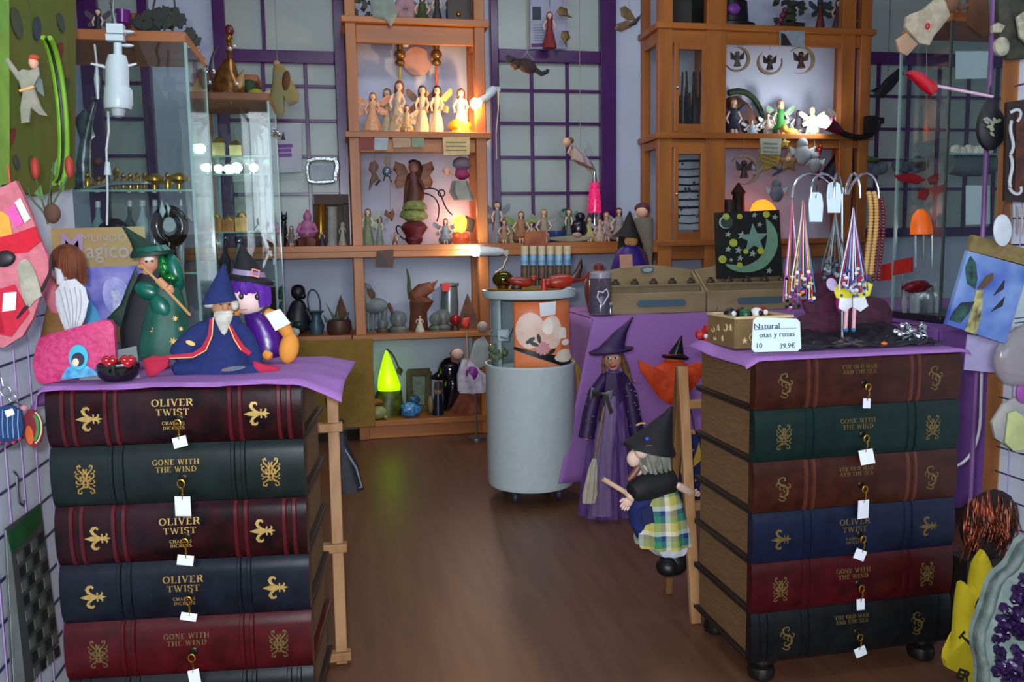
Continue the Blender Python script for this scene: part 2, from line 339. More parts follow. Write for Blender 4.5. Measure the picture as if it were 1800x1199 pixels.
tag(t, 'plain olive brown board covering the lower shelf left of the glowing green lamp', 'board')
# right-hand unit with glazed doors
t = T('shelf_unit', 'tall pine shelf unit with two narrow glazed doors, right of the last middle window', 'shelf', (2.5, 5, 0))
for a, b in ((1.838, 1.925), (2.135, 2.26), (3.01, 3.10), (3.137, 3.206)): brd(t, 'post', a, b, YF, YF+.05, 0, 2.62, PINE)
for a, b in ((1.838, 1.885), (3.15, 3.206)): brd(t, 'post', a, b, YW-.05, YW, 0, 2.62, PINE)
for z in (2.36, 1.735, 1.105): brd(t, 'shelf_board', 1.82, 3.225, YF-.02, YW, z-.034, z)
for z, h in ((2.326, .075), (1.70, .05), (1.07, .08)):
    brd(t, 'shelf_rail', 1.925, 3.137, YF+.008, YF+.03, z-h, z); brd(t, 'side_rail', 1.842, 1.872, YF+.05, YW-.05, z-h, z, PINE)
brd(t, 'partition', 2.19, 2.21, YF+.05, YW, 1.105, 2.33, PINE)
for z0, z1 in ((1.735, 2.25), (1.105, 1.65)):
    d = brd(t, 'glazed_door', 1.93, 1.96, YF-.014, YF+.004, z0, z1, PINE)
    o = d.location
    def db(nm, a, b, c, e, m=PINE, y0=YF-.014, y1=YF+.004): return MB().box(((a+b)/2-2.5, (y0+y1)/2-5, (c+e)/2), (b-a, y1-y0, e-c)).o(nm, m, d, bevel=.002)
    db('stile', 2.10, 2.13, z0, z1); db('rail', 1.96, 2.10, z1-.04, z1, PINEX); db('rail', 1.96, 2.10, z0, z0+.05, PINEX)
    db('glass_pane', 1.96, 2.10, z0+.05, z1-.04, GLASS, YF-.006, YF-.003)
    MB().ell((1.945-2.5, YF-.022-5, (z0+z1)/2), .010).o('knob', SILVER, d)
# ================================================================== book chests
BH = .127
BU = .014
def bulge(z): return BU*max(0, sin(pi*min(max(z/BH, 0), 1)))**.5
def lea(c1, c2, r=.27, sc=26): return M(c1, r, col2=c2, scale=sc, bump=.04, spec=.35, detail=6)
LEATH = {'maroon': lea('#0d0508', '#2c0a0f', .22, 22), 'green': lea('#101a19', '#16211f', .3), 'navy': lea('#0d1119', '#141a26', .26), 'red': lea('#4c0c13', '#38070c', .27),
         'brown': lea('#3e1b12', '#2e120c', .32), 'black': lea('#0e1012', '#15181a', .3), 'navyr': lea('#0e1428', '#131a34', .34), 'greenr': lea('#0a1d1a', '#0d2420', .34), 'redr': lea('#420a11', '#30060c', .32)}
RIBM = {'maroon': M('#4c1018', .22), 'brown': M('#52291c', .3)}
PAGES = M('#7d5b36', .8, col2='#664726', scale=30, stretch=(1, 1, 14)); COVER = M('#1d120d', .5); FOOTM = M('#14110f', .35, var=.1)
GILT = M('#b08a44', .4, .5, var=.25, scale=120); GILTD = M('#6d5a30', .5, .4, var=.3, scale=120); GILTB = M('#c9a860', .35, .5, var=.15, scale=120)
def bend(mb, off=.0006):
    for i, v in enumerate(mb.v): mb.v[i] = Vector((v.x, v.y-bulge(v.z)-off, v.z))
    return mb
def fleur(mb, cx, cz, s):
    R = Matrix.Translation((cx, 0, cz)) @ Euler((0, rad(-90), 0)).to_matrix().to_4x4()   # local up -> picture left
    th = .0014
    mb.prism([(0, s), (.14*s, .62*s), (.2*s, .35*s), (.12*s, .05*s), (.06*s, -.2*s), (-.06*s, -.2*s), (-.12*s, .05*s), (-.2*s, .35*s), (-.14*s, .62*s)], th, R)
    for g in (-1, 1):
        mb.ribbon([(g*x*s, z*s) for x, z in ((.07, -.18), (.17, .1), (.36, .38), (.58, .47), (.76, .36), (.8, .16), (.7, .04), (.6, .08))], [q*s for q in (.07, .12, .2, .26, .24, .17, .12, .05)], th, R)
        mb.ribbon([(g*x*s, z*s) for x, z in ((.05, -.3), (.13, -.5), (.26, -.6), (.36, -.52))], [q*s for q in (.08, .13, .12, .05)], th, R)
    mb.prism([(0, -.85*s), (.1*s, -.6*s), (.05*s, -.28*s), (-.05*s, -.28*s), (-.1*s, -.6*s)], th, R)
    mb.ribbon([(-.34*s, -.24*s), (.34*s, -.24*s)], .11*s, th*1.4, R)
def crest(mb, cx, cz, s):
    R = Matrix.Translation((cx, 0, cz)); th = .0014
    for g in (-1, 1):
        for pts, w in (([(.05, .1), (.2, .45), (.45, .7), (.5, .95), (.35, 1), (.3, .85)], .11), ([(.1, -.1), (.4, .0), (.62, .25), (.55, .45), (.4, .4)], .1),
                       ([(.1, -.2), (.4, -.35), (.62, -.2), (.55, -.05)], .09), ([(.05, -.3), (.25, -.6), (.5, -.72), (.55, -.95), (.35, -1), (.28, -.85)], .11), ([(.12, .75), (.05, .5), (.15, .2), (.05, 0), (.18, -.25), (.05, -.6)], .12),
                       ([(.28, .25), (.32, .05), (.28, -.15)], .16), ([(.6, .62), (.66, .5)], .1), ([(.62, -.5), (.5, -.42)], .1)):
            mb.ribbon([(g*x*s, z*s) for x, z in pts], w*s, th, R)
    mb.ribbon(arc(0, 0, .12*s, 0, 330, 8), .06*s, th, R)
def scroll(mb, cx, cz, s):
    R = Matrix.Translation((cx, 0, cz)); th = .0014
    mb.ribbon([(x*s, z*s) for x, z in ((-.1, .9), (-.35, .75), (-.38, .5), (-.15, .3), (.2, .2), (.42, -.05), (.4, -.45), (.1, -.7), (-.2, -.6), (-.22, -.4), (-.05, -.35))], [q*s for q in (.08, .14, .17, .16, .18, .2, .2, .17, .13, .1, .06)], th, R)
    for pts in ([(-.1, .9), (.15, .85), (.2, .65), (.05, .6)], [(.42, .0), (.6, .1), (.62, .3), (.45, .35)], [(-.38, .5), (-.55, .4), (-.55, .2)], [(.1, -.7), (.3, -.85), (.15, -1), (-.15, -.95), (-.35, -.8)], [(-.15, .3), (-.3, .1), (-.2, -.1)], [(.1, .1), (.05, -.15), (.2, -.3)]):
        mb.ribbon([(x*s, z*s) for x, z in pts], .1*s, th, R)
def chest(label, loc, rz, W, D, books, group):
    t = T('book_chest', label, 'chest', loc, rz, group)
    Z0 = .06
    for i, (lm, em, txt, ribs, gm, tagr) in enumerate(books):
        z = Z0+BH*(len(books)-1-i)
        mb = MB(); n = 10; cv = .007
        prof = [(-bulge(BH*k/n), BH*k/n) for k in range(n+1)]
        out = [(0.0, .0005)]+[(y, min(max(zz, .0005), BH-.0005)) for y, zz in prof]+[(0.0, BH-.0005), (.02, BH-.0005), (.02, .0005)]
        k = len(out); vs = [(0, y, zz) for y, zz in out]+[(W, y, zz) for y, zz in out]
        mb.add(vs, [tuple(range(k)), tuple(range(2*k-1, k-1, -1))]+[(q, (q+1) % k, (q+1) % k+k, q+k) for q in range(k)])
        d = mb.o('book_drawer', LEATH[lm], t, loc=(0, 0, z))
        MB().box((W/2, D/2+.01, BH/2), (W-.028, D-.02, BH-.012)).o('page_block', PAGES, d)
        cvb = MB(); cvb.box((W/2, D/2+.01, .004), (W, D, .008)); cvb.box((W/2, D/2+.01, BH-.003), (W, D, .006)); cvb.o('cover', COVER if lm != 'red' else LEATH[lm], d, bevel=.002)
        rm = RIBM.get(lm, LEATH[lm])
        rmesh = None
        for fx in ribs:
            for q in (-.0105, .0105):
                if rmesh is None:
                    m2 = MB(); ys = [(bulge(BH*k/n), BH*k/n) for k in range(n+1)]
                    vs = []; fs = []
                    for y, zz in ys:
                        for a, e in ((-.0055, 0), (-.0035, .004), (.0035, .004), (.0055, 0)): vs.append((a, -y-e, min(max(zz, .001), BH-.001)))
                    for a in range(n):
                        for b in range(3): fs.append((a*4+b, a*4+b+1, a*4+b+5, a*4+b+4))
                    m2.add(vs, fs); rmesh = m2.mesh('rib', rm)
                o = bpy.data.objects.new('rib', rmesh); COL.objects.link(o); o.parent = d; o.location = (W*fx+q, 0, 0)
        four = len(ribs) > 2
        ex = (.17, .825) if four else (.135, .865)
        for fx in ex:
            e = MB()
            if em == 'f': fleur(e, W*fx, BH*.47, .029)
            elif em == 'c': crest(e, W*fx, BH*.47, .03)
            else: scroll(e, W*fx, BH*.47, .031)
            bend(e).o('emblem', GILTB if (em == 'f' and lm in ('maroon', 'navy')) else gm, d)
        tx = MB(); cx = W*.49
        if txt == 'O':
            serif('OLIVER', .0145, tx, cx, BH*.64, kx=1.12); serif('TWIST', .0135, tx, cx, BH*.49, kx=1.12); serif('CHARLES', .007, tx, cx, BH*.33); serif('DICKENS', .007, tx, cx, BH*.25)
        elif txt == 'G':
            serif('GONE WITH', .0115, tx, cx, BH*.66); serif('THE WIND', .0115, tx, cx, BH*.54); serif('MARGARET', .006, tx, cx, BH*.36) if False else None
        else:
            serif('THE OLD MAN', .0095, tx, cx, BH*.72); serif('AND THE SEA', .0095, tx, cx, BH*.62)
        bend(tx).o('lettering', GILTB if lm == 'maroon' else gm, d)
        lx = W*.515; lz = BH*.43; ly = -bulge(lz)
        Rf = X4((lx, ly, lz), rx=90)
        MB().lathe([(.0095, -.001), (.0095, .002), (.0075, .0035), (.0045, .0035), (.004, .001)], 16, Rf).o('lock', M('#2c2a22', .35, .8), d)
        kb = MB(); kb.tube([(lx, ly, lz), (lx, ly-.014, lz)], .0018, 6)
        kb.tube([(lx+.007*cos(a), ly-.016, lz-.008+.009*sin(a)) for a in [2*pi*j/14 for j in range(14)]], .0016, 5, closed=True); kb.tube([(lx+.001, ly-.017, lz-.016), (lx+.003, ly-.017, lz-.024), (lx+.001, ly-.016, lz-.032)], .0022, 5)
        kb.o('key', GOLD, d)
        sb = MB(); sb.tube([(lx+.001, ly-.017, lz-.03), (lx, ly-.014, lz-.042)], .0007, 5); sb.o('string', BLACK, d)
        w_, h_, rr = tagr
        g = MB().box((0, 0, -h_/2), (w_, .0012, h_)).o('price_tag', PAPER, d); g.location = (lx, ly-.012, lz-.036); g.rotation_euler = (rad(random.uniform(-14, 6)), rad(rr), rad(random.uniform(-12, 12)))
        if i == 1 and group is None: pass
    for x, y in ((.05, .035), (W-.05, .035), (.05, D-.03), (W-.05, D-.03)):
        MB().lathe([(.024, 0), (.032, .006), (.035, .02), (.031, .034), (.020, .041), (.024, .046), (.036, .051), (.036, .0605)], 18, X4((x, y, 0))).o('foot', FOOTM, t)
    return t
A4 = (.085, .25, .735, .93); A2 = (.255, .735); R2 = (.265, .765)
chest('left chest of drawers shaped as a stack of gilt-lettered leather books', (-.611, 1.886, 0), -5.5, .515, .33,
      [('maroon', 'f', 'O', A4, GILT, (.03, .022, -14)), ('green', 'c', 'G', A2, GILT, (.034, .042, 0)), ('maroon', 'f', 'O', A4, GILT, (.034, .022, 8)), ('navy', 'f', 'O', A2, GILT, (.033, .016, 12)), ('red', 'c', 'G', A2, GILTD, (.024, .036, -12)), ('black', 's', 'M', (.06, .26, .735, .92), GILTD, (.03, .03, 5))], None)
BU = .009
chest('right chest of drawers shaped as stacked books, brown top drawer', (.946, 1.858, 0), .5, .557, .33,
      [('brown', 's', 'M', R2, GILTD, (.022, .024, 5)), ('greenr', 'c', 'G', R2, GILTD, (.036, .036, -8)), ('brown', 's', 'M', R2, GILTD, (.034, .046, 2)), ('navyr', 'f', 'O', R2, GILTD, (.03, .026, 24)), ('redr', 'c', 'G', R2, GILTD, (.02, .03, -5)), ('black', 's', 'M', (.065, .265, .765, .93), GILTD, (.03, .026, -22))], None)
# ---- purple cloths on the chests
def ltop(u, v):                                   # left cloth, in chest coordinates
    x = -.06+.66*u; y = -.042+.40*v; z = .8245; W = .516
    ez = max(0, -x-.002, x-W-.0)
    z -= .007*(1-math.exp(-max(0, -y-.018)*200))+ (.9*max(0, -x-.004)) + (.22*max(0, x-W-.01)) + .004*sin(u*24)*max(0, -y-.024)*30
    if y < -.02: y = max(y, -.024-.0015*sin(u*31))
    if u > .86 and v < .25: z -= .03*(u-.86)/.14*(1-v/.25)
    if x < -.006: x = -.006-(.03*sin(v*9)**2+.008)*(-x-.006)/.054
    return (x, y, z+.0015*sin(u*17+v*9)*sin(v*13))
o = MB().grid(ltop, 54, 30).o('table_cloth', CLOTH, solid=.002, loc=(-.611, 1.886, 0), rz=-5.5); tag(o, 'purple cloth spread over the left book chest under the dolls', 'cloth')
def rtop(u, v):
    x = -.035+.60*u; y = -.030+.37*v; z = .8245; W = .545
    z -= .7*max(0, -y-.021)+.55*max(0, -x-.002)+.3*max(0, x-W)
    if x < -.004 and v > .55: z += .012*sin((v-.55)/.45*pi); x -= .012*sin((v-.55)/.45*pi)
    return (x, max(y, -.026), z+.001*sin(u*19)*sin(v*11))
o = MB().grid(rtop, 40, 26).o('table_cloth', CLOTH, solid=.002, loc=(.948, 1.858, 0), rz=.5); tag(o, 'purple cloth on top of the right book chest', 'cloth')
# ================================================================== round trolley
TRM = M('#c0cdce', .45, var=.03, scale=30); TRD = M('#9db0b4', .5, var=.04); CAST = M('#2b3a44', .5)
t = T('round_trolley', 'pale grey round storage trolley on castors in the middle of the floor', 'trolley', (.772, 3.575, 0)); R_ = .192
m = MB(); m.lathe([(0, .055), (R_-.02, .055), (R_-.006, .062), (R_, .08), (R_, .575), (R_+.003, .58), (R_+.003, .592), (R_-.006, .592), (R_-.006, .1), (0, .095)], 48); m.o('drum', TRM, t)
m = MB()
def ush(u, v): a = rad(20+190*u); return ((R_-.03)*cos(a), (R_-.03)*sin(a), .57+.30*v)
m.grid(ush, 24, 4); m.o('upper_shell', TRD, t, solid=.006)
MB().tube([(-(R_-.03), .0, .74), (-(R_-.012), -.03, .72), (-.12, -.13, .71), (-.10, -.13, .76)], .004, 6).o('clip', M('#6f8186', .4), t)
m = MB(); m.box((-.13, -.085, .72), (.05, .012, .05)); m.o('latch', TRD, t, bevel=.004)
m = MB(); m.lathe([(0, .868), (R_-.012, .868), (R_+.004, .874), (R_+.008, .885), (R_+.008, .905), (R_-.002, .908), (R_-.008, .897), (0, .895)], 48); m.o('lid', TRM, t)
for a in (225, 315, 45, 135):
    x, y = .135*cos(rad(a)), .135*sin(rad(a)); c = MB(); c.lathe([(.008, -.012), (.022, -.011), (.026, -.006), (.026, .006), (.022, .011), (.008, .012)], 16, X4((x, y, .026), ry=90)); c.box((x, y, .05), (.026, .03, .012)); c.o('castor', CAST, t)
# printed cardboard wrap with candles and a flower
RP = R_-.012
def wrapm(mb, off):
    for i, v in enumerate(mb.v):
        a = -pi/2+v.x/RP; r = RP+off-v.y; mb.v[i] = Vector((r*cos(a), r*sin(a), v.z))
    return mb
wp = T('cardboard_wrap', 'orange printed cardboard with candles and flower standing in the round trolley', 'cardboard', (.772, 3.575, .57))
q = MB()
def wsh(u, v): return (-.105+.29*u, 0, .005+.288*v)
q.grid(wsh, 30, 6); wrapm(q, 0).o('card', M('#d9682a', .5, col2='#e0895a', scale=4), wp, solid=.002)
def pr_(nm, outs, mat, off=.0022):
    q = MB()
    for o_ in outs: q.prism(o_, .0008, puff=1e-6)
    wrapm(q, off).o(nm, mat, wp)
ELL = lambda cx, cz, a, b, n=16, r=0: [(cx+a*cos(2*pi*i/n)*cos(r)-b*sin(2*pi*i/n)*sin(r), cz+a*cos(2*pi*i/n)*sin(r)+b*sin(2*pi*i/n)*cos(r)) for i in range(n)]
def strip(x0, x1, f0, f1, n=14): return [(x0+(x1-x0)*i/n, f0(i/n)) for i in range(n+1)]+[(x1-(x1-x0)*i/n, f1(1-i/n)) for i in range(n+1)]
pr_('printed_glow', [ELL(-.035, .175, .062, .075), ELL(.06, .165, .05, .07)], M('#ecd3c4', .5, col2='#e2b9a4', scale=10), .0018)
q = MB(); q.ribbon([(-.104+.285*i/20, .104-.086*(i/20)) for i in range(21)], [.012+.034*(i/20) for i in range(21)], .0008); wrapm(q, .003).o('printed_slate', M('#15181c', .4), wp)
pr_('printed_candle', [ELL(.115, .165, .024, .018), [(.092, .165), (.138, .165), (.138, .135), (.092, .135)], ELL(.04, .19, .026, .035)], M('#f0e3d4', .5), .0036)
pr_('printed_petals', [ELL(.015+.016*cos(a), .10+.013*sin(a), .017, .008, 10, a) for a in [pi*k/5 for k in range(10)]], M('#c98b93', .5), .0044)
pr_('printed_leaves', [ELL(-.035, .135, .022, .009, 10, .6), ELL(-.02, .12, .02, .008, 10, -.4), ELL(.0, .142, .008, .02, 10, .2), ELL(.055, .085, .02, .009, 10, .5)], M('#2d3324', .5), .005)
pr_('printed_dish', [ELL(.125, .055, .058, .020, 16, -.05), ELL(.125, .072, .046, .018)], M('#ecdcca', .5), .0056); pr_('printed_cup', [[(.10, .128), (.155, .124), (.150, .088), (.105, .090)]], M('#d8692e', .5), .0064)
pr_('printed_slices', [ELL(.13, .118, .026, .013)], M('#f3ece2', .5), .0072)
pr_('sticker', [[(.005, .232), (.072, .238), (.075, .292), (.002, .288)]], PAPER, .008)
# ================================================================== covered tables
TZ = .757
t = T('display_table', 'long table under the purple cloth behind the right book chest', 'table', (2.2, 4.1, 0))
MB().box((0, 0, TZ-.02), (2.16, .66, .03)).o('tabletop', PINEX, t)
for x, y in ((-1.03, -.28), (1.03, -.28), (-1.03, .28), (1.03, .28)): MB().box((x, y, (TZ-.035)/2), (.05, .05, TZ-.035)).o('leg', PINE, t)
X0, X1, YT = 1.105, 3.3, 3.75
def tcl(u, v):                                                    # v<.35: top, then front drop
    x = X0+(X1-X0)*u
    if v < .35: return (x, YT+.66*(1-v/.35), TZ+.0015*sin(u*40)*sin(v*20))
    w = (v-.35)/.65; fl = max(0, 1-u/.16)
    return (x-.265*w*fl, YT-.012-.055*w*(.5+.5*sin(u*46+1.2*sin(u*9)))*(.3+.7*w)*(1-fl)-.05*w*(1-fl)-.38*w*fl**1.3, TZ-.002-(.70-.05*fl)*w*(1+.02*sin(u*23)))
m = MB(); m.grid(tcl, 130, 34); o = m.o('table_cloth', CLOTH, solid=.002); tag(o, 'purple cloth hanging down the long table behind the standing witch doll', 'cloth')
def tls(u, v): return (X0-.001-.05*v*(1-u)-.02*v*sin(u*14)-.0, YT+.66*u, TZ-.004-.66*v)
m = MB(); m.grid(tls, 24, 12); m.o('side_drop', CLOTH, o, solid=.002)
t = T('display_table', 'short table under purple cloth carrying the right glass showcase', 'table', (2.78, 3.19, 0))
MB().box((0, 0, TZ-.02), (1.1, .66, .03)).o('tabletop', PINEX, t)
for x, y in ((-.5, -.28), (.5, -.28), (-.5, .28), (.5, .28)): MB().box((x, y, (TZ-.035)/2), (.05, .05, TZ-.035)).o('leg', PINE, t)
def tc2(u, v):
    x = 2.2+1.16*u
    if v < .3: return (x, 2.85+.68*(1-v/.3), TZ+.001)
    w = (v-.3)/.7; return (x, 2.842-.05*w*(.5+.5*sin(u*34))*w-.02*w, TZ-.002-.68*w)
m = MB(); m.grid(tc2, 70, 26); o = m.o('table_cloth', M('#7a4c98', .9, var=.06, scale=260, bump=.12), solid=.002); tag(o, 'purple cloth hanging under the right glass showcase', 'cloth')
def ts2(u, v): return (2.198-.03*v*(.5+.5*sin(u*16)), 2.842+.69*u, TZ-.004-.66*v)
m = MB(); m.grid(ts2, 24, 12); m.o('side_drop', M('#7a4c98', .9, var=.06, scale=260, bump=.12), o, solid=.002)
# ================================================================== wooden incense display stands on the table
KRAFT = M('#9a8663', .75, col2='#88734f', scale=14, stretch=(.3, 1, 1)); KRAFTD = M('#857355', .8, var=.08); PLATE = M('#46606b', .5, var=.06)
def stand(label, x0, x1, off, oval):
    W = x1-x0; t = T('display_stand', label, 'display stand', ((x0+x1)/2, 3.86, TZ), 0, 'wooden display stands on the long table')
    MB().box((0, 0, .052), (W, .014, .10)).o('front_panel', KRAFT, t, bevel=.003)
    for s in (-1, 1): MB().add([(s*(W/2-.006)+a, y, z) for a in (-.006, .006) for y, z in ((.007, 0), (.16, 0), (.16, .20), (.007, .10))], [(0, 1, 2, 3), (7, 6, 5, 4), (0, 4, 5, 1), (1, 5, 6, 2), (2, 6, 7, 3), (3, 7, 4, 0)]).o('side_panel', KRAFT, t)
    MB().box((0, .09, .135), (W-.026, .13, .008), X4(rx=0)).o('middle_tray', KRAFTD, t)
    MB().box((0, .045, .115), (W-.026, .01, .035)).o('step_board', KRAFTD, t)
    out = [(-W/2, 0), (W/2, 0), (W/2, .20)]+[(W/2-W*i/16, .20+.028*sin(pi*i/16)**1.2) for i in range(1, 16)]+[(-W/2, .20)]
    MB().prism(out, .012, X4((0, .162, 0))).o('back_board', KRAFT, t)
    n = 5
    bt = MB().lathe([(0, 0), (.02, 0), (.022, .003), (.017, .014), (.009, .018), (.0095, .026), (0, .027)], 12).mesh('sample_bottle', M('#3c2f24', .35))
    if oval: MB().prism(ELL(0, 0, .036, .018, 20), .004, X4((.0, .153, .205))).o('name_oval', PLATE, t); MB().prism(ELL(0, 0, .026, .010, 20), .004, X4((.0, .1515, .205))).o('oval_inset', M('#9aa6a8', .5), t)
    out = arc(W*off+.105, .05, .017, 90, -90, 8)+arc(W*off-.105, .05, .017, 270, 90, 8)
    MB().prism(out, .004, X4((0, -.008, 0))).o('name_plate', PLATE, t)
    bo = []
    for i in range(n):
        o = bpy.data.objects.new('sample_bottle', bt); COL.objects.link(o); o.location = ((x0+x1)/2-W/2+W*(i+.5)/n, 3.925, TZ+.14)
        tag(o, 'small dark bottle in the %s display, %s from the left' % ('oval-badged wooden' if oval else 'half-hidden wooden', ('first', 'second', 'third', 'fourth', 'fifth')[i]), 'bottle', 'sample bottles in the display stands')
    return t
stand('wooden counter display with oval badge behind the standing witch doll', 1.225, 1.705, .03, True)
stand('wooden counter display with its plate half hidden behind the necklaces', 1.712, 2.19, .08, False)
# ================================================================== rustic ladders
LADM = M('#8a6238', .6, col2='#6b4522', scale=16, stretch=(1, 1, .15), bump=.08); LADL = M('#b3875a', .6, col2='#8e6238', scale=16, stretch=(1, 1, .15), bump=.08)
def ladder(label, loc, xl, xr, yf, yt, zt, yr, m1, m2, rz, zs, ext):
    t = T('step_ladder', label, 'ladder', loc, rz)
    for x in (xl, xr):
        a, b = (x, yf, 0.0), (x, yt, zt); d = MB(); Lm = (Vector(b)-Vector(a)).length; d.box((0, 0, Lm/2), (.03, .018, Lm), align(a, b)); d.o('front_rail', m1, t, bevel=.002)
        a, b = (x+.004, yr, 0.0), (x+.004, yt+.022, zt-.004); d = MB(); Lm = (Vector(b)-Vector(a)).length; d.box((0, 0, Lm/2), (.022, .03, Lm), align(a, b)); d.o('rear_rail', m2, t, bevel=.002)
    for z in zs:
        y = yf+(yt-yf)*z/zt; MB().box(((xl+xr)/2, y-.004 if ext else y+.024, z), (xr-xl+(.05 if ext else 0), .03, .024)).o('rung', m1, t, bevel=.003)
    return t
ladder('small wooden ladder with witch doll, left of the right book chest', (.96, 2.225, 0), .0, .34, -.005, .11, .735, .225, LADL, LADM, 0, (.12, .325, .62), False)
ladder('small wooden ladder leaning beside the left book chest', (-.045, 2.215, 0), -.33, .0, -.01, .13, .735, .30, LADL, LADM, 0, (.022, .30, .615), True)
# ================================================================== glass showcases
def showcase(label, x0, x1, y0, y1, z0, z1, shelves, top, base, cat='showcase', edge=None, post=None):
    t = T('glass_showcase', label, 'showcase', ((x0+x1)/2, (y0+y1)/2, z0)); W, D, H = x1-x0, y1-y0, z1-z0
    if base: MB().box((0, 0, base/2), (W, D, base)).o('base', BEECH if base > .1 else M('#1c1d20', .3), t, bevel=.004)
    MB().box((0, 0, H-.017), (W+.006, D+.006, .034)).o('top_panel', top, t, bevel=.004)
    h = H-.034-base
    for nm, c, d in (('front_glass', (0, -D/2, 0), (W, .004, h)), ('back_glass', (0, D/2, 0), (W, .004, h)), ('side_glass', (-W/2, 0, 0), (.004, D, h)), ('side_glass', (W/2, 0, 0), (.004, D, h))):
        MB().box((c[0], c[1], base+h/2), d).o(nm, GLASS, t)
    em = edge or GLASSE
    for x in (-W/2, W/2):
        for y in (-D/2, D/2): MB().box((x, y, base+h/2), (.009, .009, h)).o('corner_edge', em if not (post and x < 0 and y < 0) else post, t)
    for z in shelves:
        s = MB().box((0, 0, z-z0), (W-.012, D-.012, .006)).o('glass_shelf', GLASS, t); MB().box((0, -D/2+.008, z-z0), (W-.012, .004, .007)).o('shelf_edge', GLASSE, s)
    return t
showcase('left glass showcase with orange wooden top behind the green witch doll', -1.02, -.478, 3.0, 3.4, 0, 1.797, (.75, 1.02, 1.292), BEECH, .35)
showcase('second glass showcase farther back holding small glowing lamps', -.62, -.30, 3.95, 4.35, 0, 1.77, (.95, 1.17, 1.42, 1.5), M('#7d4a24', .5, col2='#6a3c1a', scale=8), .35)
showcase('right glass showcase standing on the purple cloth behind the necklaces', 2.30, 2.95, 2.97, 3.27, TZ+.003, 1.95, (1.42,), BEECH, .03, post=M('#4f5c5e', .4, .5))
# ================================================================== traced builder: positions in photo pixels at a real depth Y
SC.cycles.transparent_max_bounces = 32
class D:
    def __init__(s, name, label, cat, x, y, Y, group=None, z=None):
        s.Y = Y; p = P(x, y, Y) if z is None else ON(x, z, Y); s.r = T(name, label, cat, p, 0, group); s.p = p
        s.s = (p-CAM).dot(FW)/FPX; s.mb = MB(); s.dy0 = 0
        if z is not None: s.x0, s.y0 = proj(p); s.x0 = x
    def q(s, x, y, dy=0): return P(x, y, s.Y+dy*s.s)-s.p
    def rings(s, rs, n=18, flute=0, nf=9, caps=True, ph=0):         # (xc, y, rx[, ry[, dy[, tilt]]])
        vs = []; fs = []
        for j, r in enumerate(rs):
            x, y, rx = r[:3]; ry = r[3] if len(r) > 3 and r[3] is not None else rx; dy = r[4] if len(r) > 4 else 0; ti = r[5] if len(r) > 5 else 0
            c = s.q(x, y, dy); g = flute[j] if hasattr(flute, '__len__') else flute
            for i in range(n):
                a = 2*pi*i/n; k = (1+g*cos(nf*a+ph))*s.s; ex = rx*cos(a)*k
                vs.append((c.x+ex*cos(rad(ti)), c.y+ry*sin(a)*k, c.z+ex*sin(rad(ti))))
        for j in range(len(rs)-1):
            for i in range(n): fs.append((j*n+i, j*n+(i+1) % n, (j+1)*n+(i+1) % n, (j+1)*n+i))
        if caps: fs.append(tuple(range(n-1, -1, -1))); fs.append(tuple((len(rs)-1)*n+i for i in range(n)))
        s.mb.add(vs, fs); return s
    def ell(s, x, y, r, dy=0, rot=0, n=14, m=9, noise=0, seed=0):
        if not hasattr(r, '__len__'): r = (r, r, r)
        c = s.q(x, y, dy); s.mb.ell((0, 0, 0), [k*s.s for k in r], X4(c, ry=-rot), n, m, noise, seed); return s
    def tube(s, pts, n=8, flat=1, closed=False):                     # (x, y, r[, dy])
        s.mb.tube([s.q(p[0], p[1], p[3] if len(p) > 3 else 0) for p in pts], [p[2]*s.s for p in pts], n, closed, flat=flat); return s
    def poly(s, pts, th=2, dy=0, puff=0):
        k = [(s.q(x, y, dy)) for x, y in pts]; yy = k[0].y
        s.mb.prism([(v.x, v.z) for v in k], th*s.s, Matrix.Translation((0, yy, 0)), puff=puff*s.s); return s
    def rib(s, pts, w, th=1.5, dy=0, closed=False):
        k = [s.q(x, y, dy) for x, y in pts]; ww = [v*s.s for v in w] if hasattr(w, '__len__') else w*s.s
        s.mb.ribbon([(v.x, v.z) for v in k], ww, th*s.s, Matrix.Translation((0, k[0].y, 0)), closed); return s
    def dots(s, pts, r, dy=0, n=6, m=4):
        for p in pts: s.ell(p[0], p[1], r, p[2] if len(p) > 2 else dy, n=n, m=m)
        return s
    def box(s, x0, y0, x1, y1, dy0=-5, dy1=5):
        a = s.q(x0, y1, 0); b = s.q(x1, y0, 0); s.mb.box(((a.x+b.x)/2, (dy0+dy1)/2*s.s, (a.z+b.z)/2), (b.x-a.x, (dy1-dy0)*s.s, b.z-a.z)); return s
    def hand(s, x, y, dy=0, ang=0, k=1.0, flip=1):                   # small mitt: palm, four fingers and thumb, pointing along ang (deg, 0 = left)
        def w(u, v): a = rad(ang); return (x-(u*cos(a)-v*sin(a))*k, y+(u*sin(a)+v*cos(a))*k)
        s.ell(*w(3, 0), (5*k, 3*k, 4.5*k), dy, rot=0)
        for i, v in enumerate((-3.4, -1.2, 1.1, 3.2)):
            L_ = (5.5, 7, 6.6, 5)[i]; s.tube([(*w(5, v), 1.5*k, dy), (*w(5+L_*.6, v*1.05), 1.4*k, dy), (*w(5+L_, v), 1.0*k, dy-2*k)], 6)
        s.tube([(*w(1, 3.5*flip), 1.7*k, dy), (*w(4, 6*flip), 1.5*k, dy), (*w(7, 6.2*flip), 1.0*k, dy-1)], 6); return s
    def done(s, name, mat, parent=None, **kw):
        o = s.mb.o(name, mat, parent or s.r, **kw); s.mb = MB(); return o
